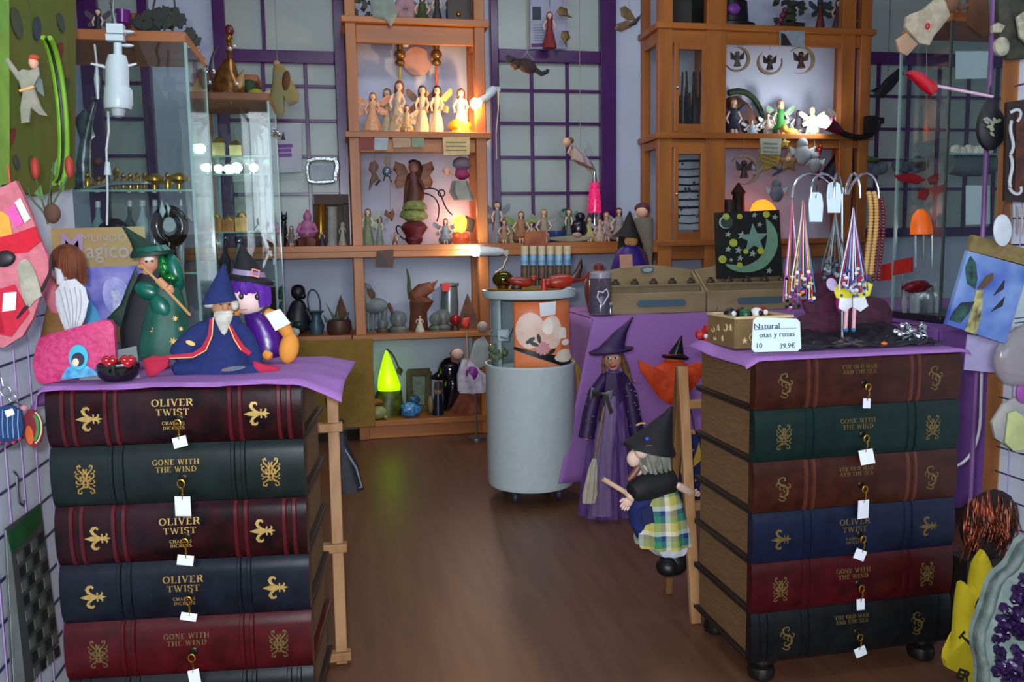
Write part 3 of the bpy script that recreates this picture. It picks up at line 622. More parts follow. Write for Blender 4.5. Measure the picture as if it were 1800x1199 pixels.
def bez(*p, n=8):
    out = []
    for i in range(n+1):
        t = i/n; q = [tuple(v) for v in p]
        while len(q) > 1: q = [tuple(a*(1-t)+b*t for a, b in zip(q[j], q[j+1])) for j in range(len(q)-1)]
        out.append(q[0])
    return out
def rot2(pts, cx, cy, a):
    c, s_ = cos(rad(a)), sin(rad(a)); return [(cx+(x-cx)*c-(y-cy)*s_, cy+(x-cx)*s_+(y-cy)*c) for x, y in pts]
def spts(cx, cy, r, n=5, a=90, r2=None): return [(cx+x, cy-y) for x, y in star(r, r2, n, a)]
def epts(cx, cy, a, b, n=18, r=0): return [(x, y) for x, y in ELL(cx, cy, a, b, n, rad(r))]
def mpts(cx, cy, r, a=0, off=.14): return [(cx+x, cy-y) for x, y in crescent(r, off=off, a=a)]
SATG = M('#0f6b58', .3, col2='#0a4a3e', scale=14, bump=.3); GREEN = M('#0b2f22', .6, var=.2); FELT = M('#15265e', .9, var=.12, scale=90)
PLAIDN = None
def plaid():
    m = bpy.data.materials.new('plaid'); m.use_nodes = True; nt = m.node_tree; N = nt.nodes; b = N['Principled BSDF']; b.inputs['Roughness'].default_value = .9
    tc = N.new('ShaderNodeTexCoord'); sp = N.new('ShaderNodeSeparateXYZ'); nt.links.new(tc.outputs['Object'], sp.inputs[0])
    def band(sock, f, ph):
        a = N.new('ShaderNodeMath'); a.operation = 'MULTIPLY_ADD'; a.inputs[1].default_value = f; a.inputs[2].default_value = ph; nt.links.new(sock, a.inputs[0])
        w = N.new('ShaderNodeMath'); w.operation = 'FRACT'; nt.links.new(a.outputs[0], w.inputs[0])
        r = N.new('ShaderNodeValToRGB'); r.color_ramp.interpolation = 'CONSTANT'; e = r.color_ramp.elements; e[0].color = L('#b8ad55'); e[1].position = .34; e[1].color = L('#2f7a56'); q = e.new(.62); q.color = L('#1d2f6e'); q = e.new(.82); q.color = L('#cfd0c0')
        nt.links.new(w.outputs[0], r.inputs[0]); return r.outputs[0]
    mx = N.new('ShaderNodeMix'); mx.data_type = 'RGBA'; mx.inputs[0].default_value = .5
    nt.links.new(band(sp.outputs['X'], 14, 0), mx.inputs[6]); nt.links.new(band(sp.outputs['Z'], 14, .3), mx.inputs[7]); nt.links.new(mx.outputs[2], b.inputs['Base Color']); return m
# ================================================================== dolls
WITCHB = M('#0d0d12', .75, var=.2); VELV = M('#2b0a44', .55, var=.2, scale=60); HAIRG = M('#8b8a80', .8, col2='#6a6a60', scale=70, stretch=(1, 1, .2)); FACE = M('#c98a6c', .6, var=.06); MUSL = M('#d9b9a6', .8, var=.05)
# --- tall purple witch standing on the floor
d = D('witch_doll', 'tall witch doll in purple robe and pointed hat standing with a small broom', 'doll', 1070, 911, 3.25, z=0); d.y0 = 911
d.rings([(1072, 914, 2), (1070, 912, 50, 38), (1070, 900, 50, 38), (1070, 850, 46, 34), (1072, 780, 38, 29), (1076, 722, 29, 22), (1078, 688, 20, 15), (1078, 660, 18, 13), (1078, 650, 9, 8)], 54, [0, .09, .1, .1, .09, .06, .02, 0, 0], 12)
body = d.done('gown', M('#4b2a68', .5, col2='#6a4a86', scale=30, stretch=(4, 4, .3)))
d.rings([(1060, 905, 18, 12, -30), (1062, 820, 15, 9, -26), (1068, 740, 12, 8, -22), (1072, 700, 10, 6, -15)], 20, .1, 6); d.done('sheer_panel', film('tulle', '#b39ac4', .35), body)
d.tube([(1064, 662, 9), (1046, 690, 12, -4), (1036, 730, 13, -10), (1030, 770, 14, -14)], 12); d.tube([(1092, 662, 10), (1106, 690, 13, -4), (1112, 730, 14, -8), (1118, 765, 15, -12)], 12); d.done('sleeves', VELV)
d.rings([(1078, 655, 21, 16), (1080, 690, 29, 20, 3), (1086, 730, 37, 24, 8), (1094, 790, 38, 24, 14), (1102, 835, 36, 22, 18)], 24, .06, 8); d.done('cloak', VELV)
rn = random.Random(3); d.dots([(rn.uniform(1026, 1044), rn.uniform(690, 780), -26) for _ in range(16)]+[(rn.uniform(1098, 1126), rn.uniform(665, 810), -30) for _ in range(34)], 1.7); d.done('sequins', SILVER)['kind'] = 'stuff'
d.tube([(1078, 655, 7), (1077, 640, 7)]); d.ell(1077, 632, (16, 15, 19)); d.ell(1072, 636, (4, 6, 5), -15); d.ell(1078, 647, (8, 8, 5), -6); hd = d.done('head', FACE, sub=1); d.hand(1034, 772, -14, -70, .9); d.done('hand', FACE); d.hand(1118, 768, -12, -110, .9); d.done('hand', FACE)
d.ell(1070, 630, (5, 3, 3.4), -13); d.ell(1083, 629, (5, 3, 3.4), -12); d.done('eye_whites', M('#d8d4d0', .5), hd); d.dots([(1069, 630), (1082, 629)], 2, -16); d.done('eyes', BLACK, hd); d.rib([(1071, 643), (1076, 646), (1083, 643)], 2.6, 2, -14.5); d.done('mouth', M('#7a2418', .5), hd)
d.tube([(1090, 618, 5, 4), (1100, 650, 7, 2), (1108, 690, 8, -4), (1120, 735, 5, -10), (1126, 770, 2, -10)]); d.tube([(1065, 618, 4, 4), (1060, 645, 4, 2), (1062, 668, 2, -4)]); d.rings([(1078, 640, 15, 14, 6), (1078, 620, 18, 16, 4), (1078, 612, 14, 13, 2)]); d.done('hair', M('#7d5b3c', .8, col2='#57391f', scale=60))
d.rings([(1074, 619, 38, 30, 0, 6), (1074, 615, 40, 31, 0, 6), (1074, 612, 24, 20), (1078, 605, 20, 17), (1090, 585, 12, 11), (1102, 570, 6, 6), (1113, 557, 1.2, 1.2)], 24); h = d.done('hat', VELV)
d.poly([(1052, 690), (1040, 680), (1038, 700), (1052, 696), (1062, 694), (1074, 702), (1078, 684), (1064, 689)], 2, -24, 1); d.poly([(1060, 694), (1052, 740), (1060, 745), (1064, 700), (1072, 730), (1078, 724), (1067, 693)], 2, -26); d.done('silver_bow', SILVER)
d.tube([(1062, 715, 2, -34), (1052, 770, 2, -36), (1045, 810, 2.2, -36)]); b = d.done('broom_handle', M('#8a6a4a', .6)); d.rings([(1045, 806, 3, 3, -36), (1042, 825, 7, 6, -36), (1037, 870, 12, 9, -36), (1035, 884, 10, 7, -36)], 18, .12, 9); d.done('broom_bristles', M('#cfc8b4', .8, col2='#a89f86', scale=60, stretch=(4, 4, .2)), b)
# --- witch bending over on the ladder
d = D('witch_doll', 'grey-haired witch doll in plaid skirt bending forward from the wooden ladder', 'doll', 1165, 1015, 2.29, z=.155); PL = plaid()
d.rings([(1160, 862, 30, 24), (1160, 880, 38, 30), (1164, 915, 46, 36), (1166, 945, 49, 40), (1168, 955, 48, 40)], 40, [0, .03, .06, .08, .08], 9); sk = d.done('skirt', PL)
d.poly([(1127, 895), (1146, 890), (1150, 918), (1130, 924)], 2, -44); d.done('skirt_patch', M('#161b46', .9), sk)
d.rings([(1136, 858, 26, 20, -4), (1126, 885, 22, 20, -4), (1124, 918, 18, 18, -2), (1132, 944, 14, 14)], 16); d.done('apron', M('#14205a', .85, var=.15))
d.rings([(1172, 948, 40, 34), (1176, 962, 36, 30), (1178, 972, 26, 24)], 30, .07, 8); d.done('petticoat', M('#ccd3dc', .8)); d.ell(1184, 988, (27, 24, 24)); d.ell(1172, 996, (20, 22, 17), -14); d.done('boots', M('#0b0b0e', .45), sub=1)
d.tube([(1185, 838, 30, 4), (1160, 848, 30), (1125, 858, 23, -16), (1106, 868, 18, -22)], 14); d.tube([(1178, 840, 18, 22), (1150, 862, 15, 20), (1116, 884, 12, 8)], 12); d.done('black_jacket', WITCHB, sub=1)
d.tube([(1110, 870, 13, -22), (1102, 878, 12, -23)]); d.hand(1106, 878, -23, 60, 1.9, -1); d.done('hand', MUSL, sub=1); d.tube([(1186, 850, 8, -22), (1206, 862, 8, -12), (1222, 868, 8, 0)]); d.hand(1218, 868, 0, 180, 1.2); d.done('hand', MUSL, sub=1)
d.tube([(1060, 842, 4.2, -27), (1100, 866, 4.2, -29)]); d.done('wooden_stick', M('#c9a583', .7))
d.ell(1140, 802, (28, 26, 30)); d.ell(1114, 806, (13, 11, 15), -10); d.ell(1128, 794, (12, 10, 12), -22); d.ell(1121, 828, (9, 9, 8), -8); hd = d.done('head', MUSL, sub=1)
d.dots([(1120, 790)], 3, -24); d.done('eyes', BLACK, hd); d.tube([(1122, 822, 6, -18), (1112, 836, 6, -20), (1104, 844, 4, -20)]); d.done('pipe', M('#6b3a2c', .5))
for i in range(16):
    a = i/15; d.tube(bez((1112+60*a, 782, 4, -8-20*sin(a*3)), (1118+56*a, 806+10*sin(i), 6, -14-14*sin(a*3)), (1140+40*a, 838+14*sin(i*2.1), 2, -12)), 6)
d.done('hair', HAIRG)
d.rings([(1140, 792, 46, 38, 0, -14), (1142, 786, 46, 38, 0, -14), (1146, 774, 36, 31, 0, -10), (1160, 750, 22, 20, 0, -6), (1174, 726, 8, 8), (1181, 714, 2, 2)], 22); h = d.done('hat', WITCHB); d.ell(1138, 772, (5, 3, 4), -34); d.done('hat_bow', M('#2a3c9a', .4), h); d.rib([(1118, 748), (1126, 744), (1134, 744)], 2.5, 2, -26); d.done('hat_stitch', GOLDP, h)
# --- orange cloth ghost with black hat
d = D('ghost_doll', 'orange cloth doll with shiny black pointed hat pinned to the purple cloth', 'doll', 1180, 705, 3.62)
d.poly([(1122, 632), (1136, 640), (1152, 646), (1168, 634), (1195, 632), (1214, 644), (1228, 636), (1238, 642), (1232, 664), (1216, 684), (1196, 702), (1178, 712), (1160, 700), (1140, 672), (1124, 650)], 3, 0, 9); d.done('body', M('#f0561c', .7, col2='#d03c10', scale=24, bump=.3))
d.rings([(1188, 633, 20, 14, -4), (1186, 622, 16, 13, -6)], 16); d.done('face', M('#e05a2a', .7)); d.rings([(1187, 630, 24, 18, -6, -6), (1187, 626, 25, 19, -6, -6), (1188, 622, 14, 12, -6), (1193, 606, 7, 7, -6), (1198, 590, 1, 1, -6)], 20); d.done('hat', M('#0a0a0c', .2))
# --- navy plaque with gold comet behind the ladder
d = D('star_plaque', 'navy arched plaque with yellow comet behind the right ladder', 'plaque', 1218, 885, 2.48)
d.poly([(1192, 885), (1192, 775), (1200, 762), (1222, 757), (1242, 764), (1252, 785), (1252, 885)], 8); d.done('board', M('#131b4e', .6, var=.15)); d.poly([(1190, 780), (1200, 762), (1222, 756), (1242, 763), (1254, 785), (1250, 786), (1240, 768), (1222, 761), (1202, 766), (1194, 782)], 10); d.done('wooden_edge', PINEL)
d.poly([(1214, 825), (1229, 778), (1231, 792), (1239, 786), (1235, 797), (1243, 799)], 2, -5); d.poly([(1196, 830), (1200, 780), (1206, 800), (1206, 845)], 2, -5); d.done('comet', M('#b08b30', .5)); d.tube([(1222, 760, .8, 0), (1210, 700, .8, -20), (1198, 664, .8, -48)]); d.done('hanging_cord', BLACK); d.dots([(1218, 792), (1236, 822), (1232, 858), (1222, 845)], 2.2, -5); d.done('stars', GOLDP)
# --- green witch
YA = 2.10
d = D('witch_doll', 'green satin witch doll holding a stick, standing on the left book chest', 'doll', 280, 620, YA, z=.829)
d.rings([(288, 622, 42, 32), (288, 600, 42, 33), (290, 570, 38, 30), (292, 535, 30, 24), (290, 505, 24, 20)], 30, .04, 7); sk = d.done('robe', M('#1f5a4a', .6, col2='#17473b', scale=20))
for a, b, r in ((272, 582, 9), (305, 600, 8), (308, 560, 6), (278, 610, 5), (318, 578, 5)): d.poly(spts(a, b, r, 7, 80), 1.5, -33+abs(a-290)*.25)
d.done('gold_suns', GOLDP, sk)
d.rings([(245, 618, 28, 22, 4), (240, 580, 26, 20, 4), (255, 520, 26, 20, 6), (270, 480, 22, 18, 6)], 20, .06, 6); d.done('dark_skirt', M('#0d0c12', .7))
d.poly([(238, 470), (225, 500), (212, 535), (188, 560), (206, 570), (228, 592), (236, 560), (250, 520)], 3, 8, 3); d.poly([(318, 470), (330, 515), (334, 560), (322, 545), (308, 500)], 3, 10, 3); d.done('cape', GREEN)
d.ell(262, 512, (26, 18, 17), -6, -25); d.ell(284, 540, (18, 14, 26), -16, 25); d.ell(296, 564, (9, 8, 10), -18, 20); d.ell(308, 478, (14, 14, 34), 4, 12); d.done('satin_sleeves', SATG, sub=1)
d.ell(262, 462, (17, 15, 17)); d.ell(250, 468, (8, 6, 5), -11); d.ell(260, 478, (10, 9, 7), -5); hd = d.done('head', FACE, sub=1); d.tube([(278, 492, 7, -24), (292, 506, 7, -26)]); d.hand(294, 506, -27, 150, 1.1); d.done('hand', FACE); d.ell(262, 455, (9, 3, 4), -13); d.done('eyebrows', M('#d8d4cc', .8), hd); d.dots([(257, 460), (267, 459)], 2, -16); d.done('eyes', BLACK, hd)
d.ell(288, 470, (10, 8, 22), -2, 6); d.ell(300, 488, (14, 8, 8), -8, -20); d.done('tinsel_hair', M('#0d6a2c', .25, .3, var=.4, scale=80, bump=.5))
d.rings([(268, 450, 36, 30, 0, 6), (268, 444, 37, 30, 0, 6), (262, 438, 26, 22), (246, 424, 16, 14), (230, 410, 8, 8), (214, 396, 1.5, 1.5)], 22); h = d.done('hat', GREEN); d.rings([(268, 446, 31, 26, -3, 8), (264, 434, 25, 21, -3, 8)], 22, .05, 8, caps=False); d.done('hat_band', SATG, h)
d.tube([(248, 466, 2.4, -36), (295, 512, 2.6, -32), (334, 554, 2.6, -20)]); d.done('stick', M('#b98f58', .6))
# --- blue felt wizard
YB = 1.985
d = D('wizard_doll', 'white-bearded wizard doll in blue felt robe sitting on the left book chest', 'doll', 385, 660, YB, z=.829)
d.rings([(386, 661, 62, 40), (386, 640, 60, 42), (388, 610, 48, 36), (390, 580, 38, 28), (392, 556, 26, 20)], 26, .03, 5); rb = d.done('robe', FELT)
d.tube([(372, 568, 15), (348, 590, 22, -8), (326, 618, 24, -14), (308, 634, 22, -16)], 14); d.tube([(412, 568, 15), (432, 596, 18, -6), (446, 628, 16, -10), (452, 650, 14, -10)], 14); d.tube([(370, 645, 20, -14), (330, 648, 16, -22), (300, 648, 13, -22)], 12); d.tube([(410, 648, 18, -14), (445, 652, 14, -20), (470, 652, 10, -20)], 12); d.done('sleeves', FELT, sub=1)
RF = M('#b01a3c', .85, var=.12); d.rib([(372, 560), (370, 590), (360, 612), (340, 624), (300, 627), (262, 632)], [5, 8, 10, 8, 6, 4], 5, -38); d.rib([(404, 572), (414, 594), (426, 612), (440, 622)], [5, 9, 10, 7], 5, -30); d.poly([(252, 632), (270, 625), (298, 628), (296, 644), (270, 662), (258, 658)], 8, -30, 4); d.poly([(446, 634), (470, 642), (492, 645), (490, 653), (446, 655)], 8, -24, 4); d.done('red_lining', RF, rb)
d.rib([(375, 558), (373, 590), (362, 616), (340, 628), (298, 630)], 1.6, 3, -41.5); d.rib([(402, 572), (412, 596), (424, 615)], 1.6, 3, -33); d.done('gold_trim', GOLDP, rb); d.poly(epts(335, 603, 9, 4, 10, 20), 2, -34); d.done('gold_print', GOLDP, rb); d.poly(epts(410, 648, 22, 4, 12, -8), 2, -42); d.done('embroidered_band', M('#8a5a3a', .7, col2='#2e5f7a', scale=120), rb)
d.ell(392, 540, (20, 18, 20)); d.ell(396, 540, (6, 6, 8), -18); d.done('head', M('#a97d58', .7), sub=1)
d.ell(370, 532, (13, 10, 9), -2, 20); d.ell(412, 536, (8, 8, 10), -2); d.rings([(392, 546, 20, 12, -12), (392, 560, 15, 9, -22), (393, 576, 9, 6, -32), (394, 590, 2, 2, -37)], 14, .08, 5); d.ell(394, 549, (17, 6, 4), -17); d.done('beard', M('#cfcac0', .9, col2='#a9a498', scale=60), sub=1); d.dots([(388, 535), (403, 535)], 1.8, -19); d.done('eyes', BLACK)
d.rings([(386, 532, 31, 24, 0, 6), (386, 524, 27, 22, 0, 5), (388, 505, 19, 17), (391, 482, 9, 9), (393, 464, 1.4, 1.4)], 20); d.done('hat', FELT)
# --- purple-haired witch rag doll
d = D('witch_doll', 'rag doll with bright purple hair and black buckled hat leaning on the wizard', 'doll', 470, 645, 2.10, z=.829); ORG = M('#d98f35', .8, var=.08); SATP = M('#4a1180', .3, col2='#330a60', scale=18, bump=.25)
d.ell(436, 526, (32, 28, 28)); d.done('head', M('#f0d0c8', .7, var=.03), sub=1)
d.ell(424, 521, (4, 2.5, 5.5), -27); d.ell(452, 522, (4, 2.5, 5.5), -24); d.done('eyes', M('#26232e', .4)); d.rib([(416, 541), (424, 545), (434, 544)], 1.8, 2, -24); d.done('smile', M('#b85a50', .6))
rn = random.Random(5)
for i in range(26):
    a = i/25; x = 404+70*a; d.tube(bez((438, 486, 5, 0), (x, 488, 6, -20*sin(pi*a)-8), (x-3, 505, 6, -27*sin(pi*a)-4), (x+1, 516+(a > .75)*22+rn.uniform(-5, 3), 2.5, -24*sin(pi*a)-2), n=5), 6)
d.done('purple_hair', M('#6422a4', .7, col2='#4c1486', scale=60))
d.rings([(440, 496, 39, 30, 0, -10), (440, 490, 40, 31, 0, -10), (438, 484, 28, 23, 0, -8), (432, 462, 19, 17), (427, 444, 9, 9), (425, 430, 2, 2)], 22); h = d.done('hat', WITCHB); d.rings([(438, 487, 29.5, 24, 0, -8), (437, 475, 26, 22, 0, -8)], 22, caps=False); d.done('hat_band', M('#8c7a9c', .3), h); d.rib([(444, 473), (456, 476), (454, 487), (442, 484)], 3, 2, -27, True); d.done('buckle', M('#d0562a', .4), h)
d.rings([(458, 632, 34, 26), (470, 615, 36, 27), (466, 585, 30, 23), (452, 558, 22, 18), (444, 545, 16, 14)], 20, .03, 5); d.done('dress', SATP, sub=1)
d.tube([(462, 546, 11), (486, 560, 13, -4), (504, 580, 12, -8), (510, 596, 12, -8)], 12); d.ell(508, 612, (18, 16, 28), -14, -12); d.done('arm', ORG, sub=1); d.tube([(460, 618, 11, -20), (480, 630, 10, -24)], 10); d.done('leg', ORG, sub=1); d.ell(414, 548, (9, 8, 10), -8); d.done('collar', ORG, sub=1)
d.poly([(466, 552), (492, 543), (511, 568), (484, 582)], 1, -30); d.done('price_card', PAPER)
# --- black doll hanging behind the left ladder
d = D('witch_doll', 'small black witch doll hanging on the ladder beside the left book chest', 'doll', 605, 862, 2.42)
d.rings([(597, 756, 10, 9), (598, 780, 13, 11), (604, 820, 24, 18), (612, 862, 26, 20)], 20, .06, 6); d.done('dress', M('#101016', .7, col2='#1c1c26', scale=40)); d.ell(592, 752, 12); d.ell(592, 742, (14, 12, 8)); d.done('head', M('#0c0c10', .7), sub=1); d.tube([(606, 790, 2, -10), (626, 822, 2, -12), (636, 856, 2, -8), (600, 866, 2, -16)]); d.done('grey_hem', M('#6d7078', .6))
d.poly([(588, 862), (600, 862), (602, 890), (594, 905), (588, 880)], 3, 2, 1); d.done('straw_tassel', M('#8d7444', .8)); d.tube([(590, 742, 1, 0), (575, 716, 1, -2), (572, 700, 1, -6)]); d.done('hanging_loop', BLACK)
# ================================================================== left panel and left chest top
PINKP = M('#b81f5c', .6, col2='#d0407a', scale=120)
# --- poster with two fields
d = D('magic_poster', 'tan and violet poster with silver lettering hanging behind the green witch doll', 'poster', 170, 600, 2.33)
d.poly([(88, 402), (255, 398), (258, 600), (92, 604)], 3); d.done('backing', M('#b07a45', .8, col2='#9c9a6a', scale=2.4, var=.1))
d.poly([(146, 470), (252, 466), (254, 575), (150, 572)], 2, -2.5); pc = d.done('picture', M('#3d44a8', .5, col2='#8f8ad0', scale=16, detail=2))
d.poly(epts(205, 520, 24, 34, 18, -15), 1.5, -4); d.done('printed_glow', M('#b9b4e6', .5, col2='#7f86cc', scale=30), pc); d.poly([(196, 560), (200, 525), (194, 515), (204, 500), (212, 520), (210, 560)], 1.5, -5); d.done('printed_figure', M('#d5d9e6', .5, col2='#6f86b8', scale=50), pc); d.poly([(152, 570), (156, 525), (170, 545), (182, 572)], 1.5, -4); d.done('printed_water', M('#4aa0d0', .5), pc)
LET = M('#a49a98', .35, .3, var=.1)
def word(d, txt, x, y, hpx, mat, dy=-4, kx=1, rot=0, name='lettering', bold=0):
    p = d.q(x, y, dy); return text(txt, hpx*1.42*d.s, mat, d.r, p, (90, rot, 0), name, bold, .0006, (kx, 1, 1))
word(d, 'M', 128, 447, 36, M('#a184a8', .4), kx=1.0, bold=.0012); word(d, 'MUNDO', 184, 424, 12, LET, kx=1.15); word(d, 'agico', 190, 453, 27, LET, kx=.9, bold=.0006)
# --- pink purse with peacock eye
d = D('purse', 'pink purse with a blue feather-eye print leaning at the corner of the left chest', 'purse', 130, 672, 1.925, z=.829)
d.poly([(66, 608), (72, 594), (86, 588), (180, 562), (196, 563), (202, 572), (206, 640), (200, 652), (80, 674), (66, 668), (60, 640)], 16, 0, 5); bd = d.done('body', PINKP)
for j, rx in enumerate((60, 53, 46)): d.rib(epts(133, 618, rx, rx*.66, 40, -8), .7, 1, -13, True)
d.done('stitching', M('#cc4f84', .6), bd); d.poly([(106, 668), (118, 646), (134, 640), (152, 642), (168, 652), (172, 660)], 3, -13, 1); d.done('blue_feather', M('#2f6fb0', .5, col2='#55b0d0', scale=60), bd); d.poly(epts(138, 628, 17, 22), 3, -17); d.done('turquoise_ring', M('#30b4cc', .5), bd); d.poly(epts(137, 632, 11, 12), 3, -20); d.done('eye_print', M('#2a1038', .5), bd); d.poly(epts(133, 637, 6, 7), 2, -22, 1); d.done('pale_bead', M('#e6d2b0', .5), bd)
# --- dish with two red hearts and clear plate
d = D('heart_dish', 'glossy black dish holding two shiny red hearts at the front of the left chest', 'dish', 208, 666, 1.895, z=.829)
d.rings([(208, 668, 24, 16), (208, 660, 33, 22), (208, 646, 37, 25), (208, 638, 35, 24), (208, 642, 30, 20), (208, 654, 24, 16)], 24); d.done('bowl', M('#0b0a0d', .12, coat=.5)); 
for hx, hy in ((192, 636), (224, 635)):
    d.ell(hx-5, hy-2, (9, 8, 9), -16); d.ell(hx+6, hy-2, (9, 8, 9), -16); d.ell(hx, hy+4, (9, 8, 9), -16); d.done('red_heart', M('#a8141c', .1, coat=.6), sub=1)
d = D('clear_plate', 'clear acrylic plate leaning behind the red hearts dish', 'plate', 190, 660, 1.94, z=.829); d.poly([(132, 632), (240, 608), (246, 664), (140, 668)], 2); d.done('acrylic_sheet', film('acrylic', '#9fb0ae', .35, .08))
# --- patchwork stocking on the panel
d = D('patchwork_stocking', 'pink and red patchwork stocking hanging at the left edge', 'stocking', 40, 610, 1.70)
d.poly([(-60, 350), (5, 330), (30, 318), (42, 342), (58, 380), (72, 420), (86, 450), (88, 475), (80, 500), (70, 530), (60, 560), (42, 590), (10, 610), (-60, 605)], 14, 0, 7); b = d.done('body', M('#c4707a', .9, col2='#b35f6c', scale=60))
for pts, c in (([(-40, 372), (4, 372), (16, 380), (22, 412), (-40, 425)], '#d69a3c'), ([(10, 372), (26, 358), (42, 392), (28, 400)], '#d2559c'), ([(26, 356), (36, 348), (54, 384), (44, 392)], '#d5cfc6'), ([(-40, 428), (22, 412), (62, 398), (72, 424), (48, 444), (-40, 452)], '#c0142c'), ([(-40, 520), (26, 500), (52, 550), (20, 592), (-40, 580)], '#b81c34'), ([(-40, 535), (0, 545), (10, 585), (-40, 590)], '#d86aa4')):
    d.poly(pts, 3, -14); d.done('patch', M(c, .9, var=.08, scale=80), b)
d.poly(bez((30, 470), (44, 440), (60, 456), (74, 520), n=8)+bez((60, 530), (46, 560), (38, 520), (30, 470), n=6), 3, -16, 2); d.done('grey_bow', M('#a8a394', .9, col2='#8d8a78', scale=40), b)
d.tube([(90, 450, 2.4, -15), (88, 480, 2.6, -15), (72, 512, 2.8, -15), (56, 530, 3, -15), (42, 545, 3.4, -15), (30, 560, 2, -15)]); d.done('dark_ribbon', M('#2a1420', .8), b); d.ell(8, 455, (18, 6, 14), -17, 20); d.done('black_flower', BLACK, b); d.poly([(6, 515), (29, 513), (27, 545), (4, 548)], 1, -20); d.done('price_tag', PAPER, b)
d.tube([(14, 290, 1.6, 0), (18, 325, 1.6, 0)]); d.done('red_cord', RED, b)
# --- angel doll seen from behind
d = D('angel_doll', 'brown-haired angel doll with white wings seen from behind, by the pink purse', 'doll', 115, 600, 2.03, z=.829)
d.rings([(108, 655, 28, 18), (102, 600, 30, 20), (104, 560, 24, 18), (108, 520, 20, 16), (112, 495, 14, 12)], 18); d.done('dress', M('#8a6030', .8, col2='#6f4a22', scale=30)); d.ell(112, 470, 26, 4); d.done('head', SKINP)
for i in range(24):
    a = i/23; x = 92+54*a; d.tube(bez((118, 434, 6, -4), (x, 436, 8, -22*sin(pi*a)-6), (x, 470, 8, -24*sin(pi*a)-8), (x+4*sin(i*1.7), 470+26*a+6*sin(i*2.3), 3, -20*sin(pi*a)-8), n=6), 6)
d.done('hair', M('#7a3c1c', .7, col2='#5a280f', scale=50, stretch=(1, 1, .3)))
for pts in ([(98, 512), (110, 494), (132, 490), (150, 506), (156, 530), (150, 558), (140, 580), (130, 598), (116, 584), (106, 560), (98, 535)], [(96, 470), (108, 474), (114, 490), (110, 502), (100, 500)]):
    d.poly(pts, 3, -28, 4); w = d.done('wing', M('#d8dadf', .85, var=.05, scale=60, bump=.4, stretch=(3, 1, .6)))
for k in range(5): d.rib(bez((104+9*k, 508-(k % 2)*3), (112+9*k, 535), (118+5*k, 562), (124+2*k, 588-3*abs(k-2)), n=6), 1.0, 1, -34)
d.done('feather_lines', M('#9aa0a8', .8)); d.ell(92, 520, (14, 12, 40), -10, 12); d.done('pink_sleeve', M('#c76a7a', .8), sub=1)
# --- green tapestry on the panel, lime edge board
def panel_poly(nm, pts, X, th, mat, parent=None, label=None, cat=None):
    k = [PX(x, y, X) for x, y in pts]; c = sum(k, Vector())/len(k); m = MB(); n = len(k)
    vs = [(-th/2, v.y-c.y, v.z-c.z) for v in k]+[(th/2, v.y-c.y, v.z-c.z) for v in k]
    m.add(vs, [tuple(range(n)), tuple(range(2*n-1, n-1, -1))]+[(i, (i+1) % n, (i+1) % n+n, i+n) for i in range(n)])
    if parent: o = m.o(nm, mat, parent, loc=c-parent.location)
    else: o = m.o(nm, mat, loc=c)
    if label: tag(o, label, cat)
    return o
TAP = M('#5f7018', .85, col2='#6c6a22', scale=7, bump=.1)
X_ = XL+.006
tp = panel_poly('tapestry', [(8, -60), (132, -45), (130, 330), (60, 345), (8, 330)], X_, .006, TAP, None, 'olive green printed tapestry high on the left panel', 'tapestry')
for i, (x, y, r) in enumerate(((30, 40, 16), (66, 50, 12), (104, 95, 12), (108, 40, 10), (40, 150, 10), (118, 150, 8), (60, 295, 12), (122, 290, 11), (22, 240, 9), (30, 285, 8), (110, 200, 9))):
    c = ('#4a4f3a', '#3a3f55', '#7a2a22', '#3c4a44', '#6b3324', '#47552a')[i % 6]
    panel_poly('printed_leaf', epts(x, y, r*.55, r*1.8, 12, 12*(i % 3-1)), X_+.006+.0006*(i % 3), .001, M(c, .85), tp)
panel_poly('edge_board', [(-30, -60), (7, -60), (8, 322), (-30, 330)], XL+.03, .02, M('#7fc043', .5), None, 'bright lime green board edge at the far left', 'board')
# --- lime double hoop
cc = PX(78, 192, XL+.06); t = T('curved_tube', 'lime green curved double tube hanging on the green tapestry', 'ornament', cc)
for dx in (0, .014):
    MB().tube([(dx, (.02+.085*cos(a))*1.0, .165*sin(a)) for a in [rad(-84+168*k/30) for k in range(31)]], .0062, 8).o('arc_tube', M('#7db52c', .4), t)
MB().tube([(.007, .018+.083*cos(a), .162*sin(a)) for a in [rad(-84+168*k/30) for k in range(31)]], .004, 6).o('inner_band', M('#182410', .5), t)
# --- grey cloth angel
d = D('cloth_angel', 'grey cloth angel with raised arm hanging by the lime green tube', 'angel', 50, 215, 1.90)
d.poly([(30, 128), (40, 122), (52, 124), (68, 118), (70, 132), (60, 150), (64, 165), (74, 190), (84, 204), (70, 202), (56, 190), (52, 215), (38, 217), (36, 190), (40, 165), (34, 145)], 4, 0, 4); d.tube([(36, 140, 5), (24, 122, 5), (12, 104, 4)]); d.done('body', M('#8e8b7a', .9, var=.1, scale=60)); _q = d.q(59, 104); d.mb.tube([_q, (_q.x, _q.y, 2.9-d.p.z)], .0008, 5); d.done('thread', BLACK); d.ell(59, 110, (8, 8, 11)); d.done('head', SKIN); d.ell(60, 102, (9, 9, 6)); d.done('hair', M('#b2452a', .8)); d.rib([(34, 160), (48, 156), (60, 152)], 4, 3, -6); d.done('gold_sash', GOLDP); d.poly([(56, 130), (74, 140), (78, 170), (66, 160)], 2, 4); d.done('wing', M('#5d6a66', .6))
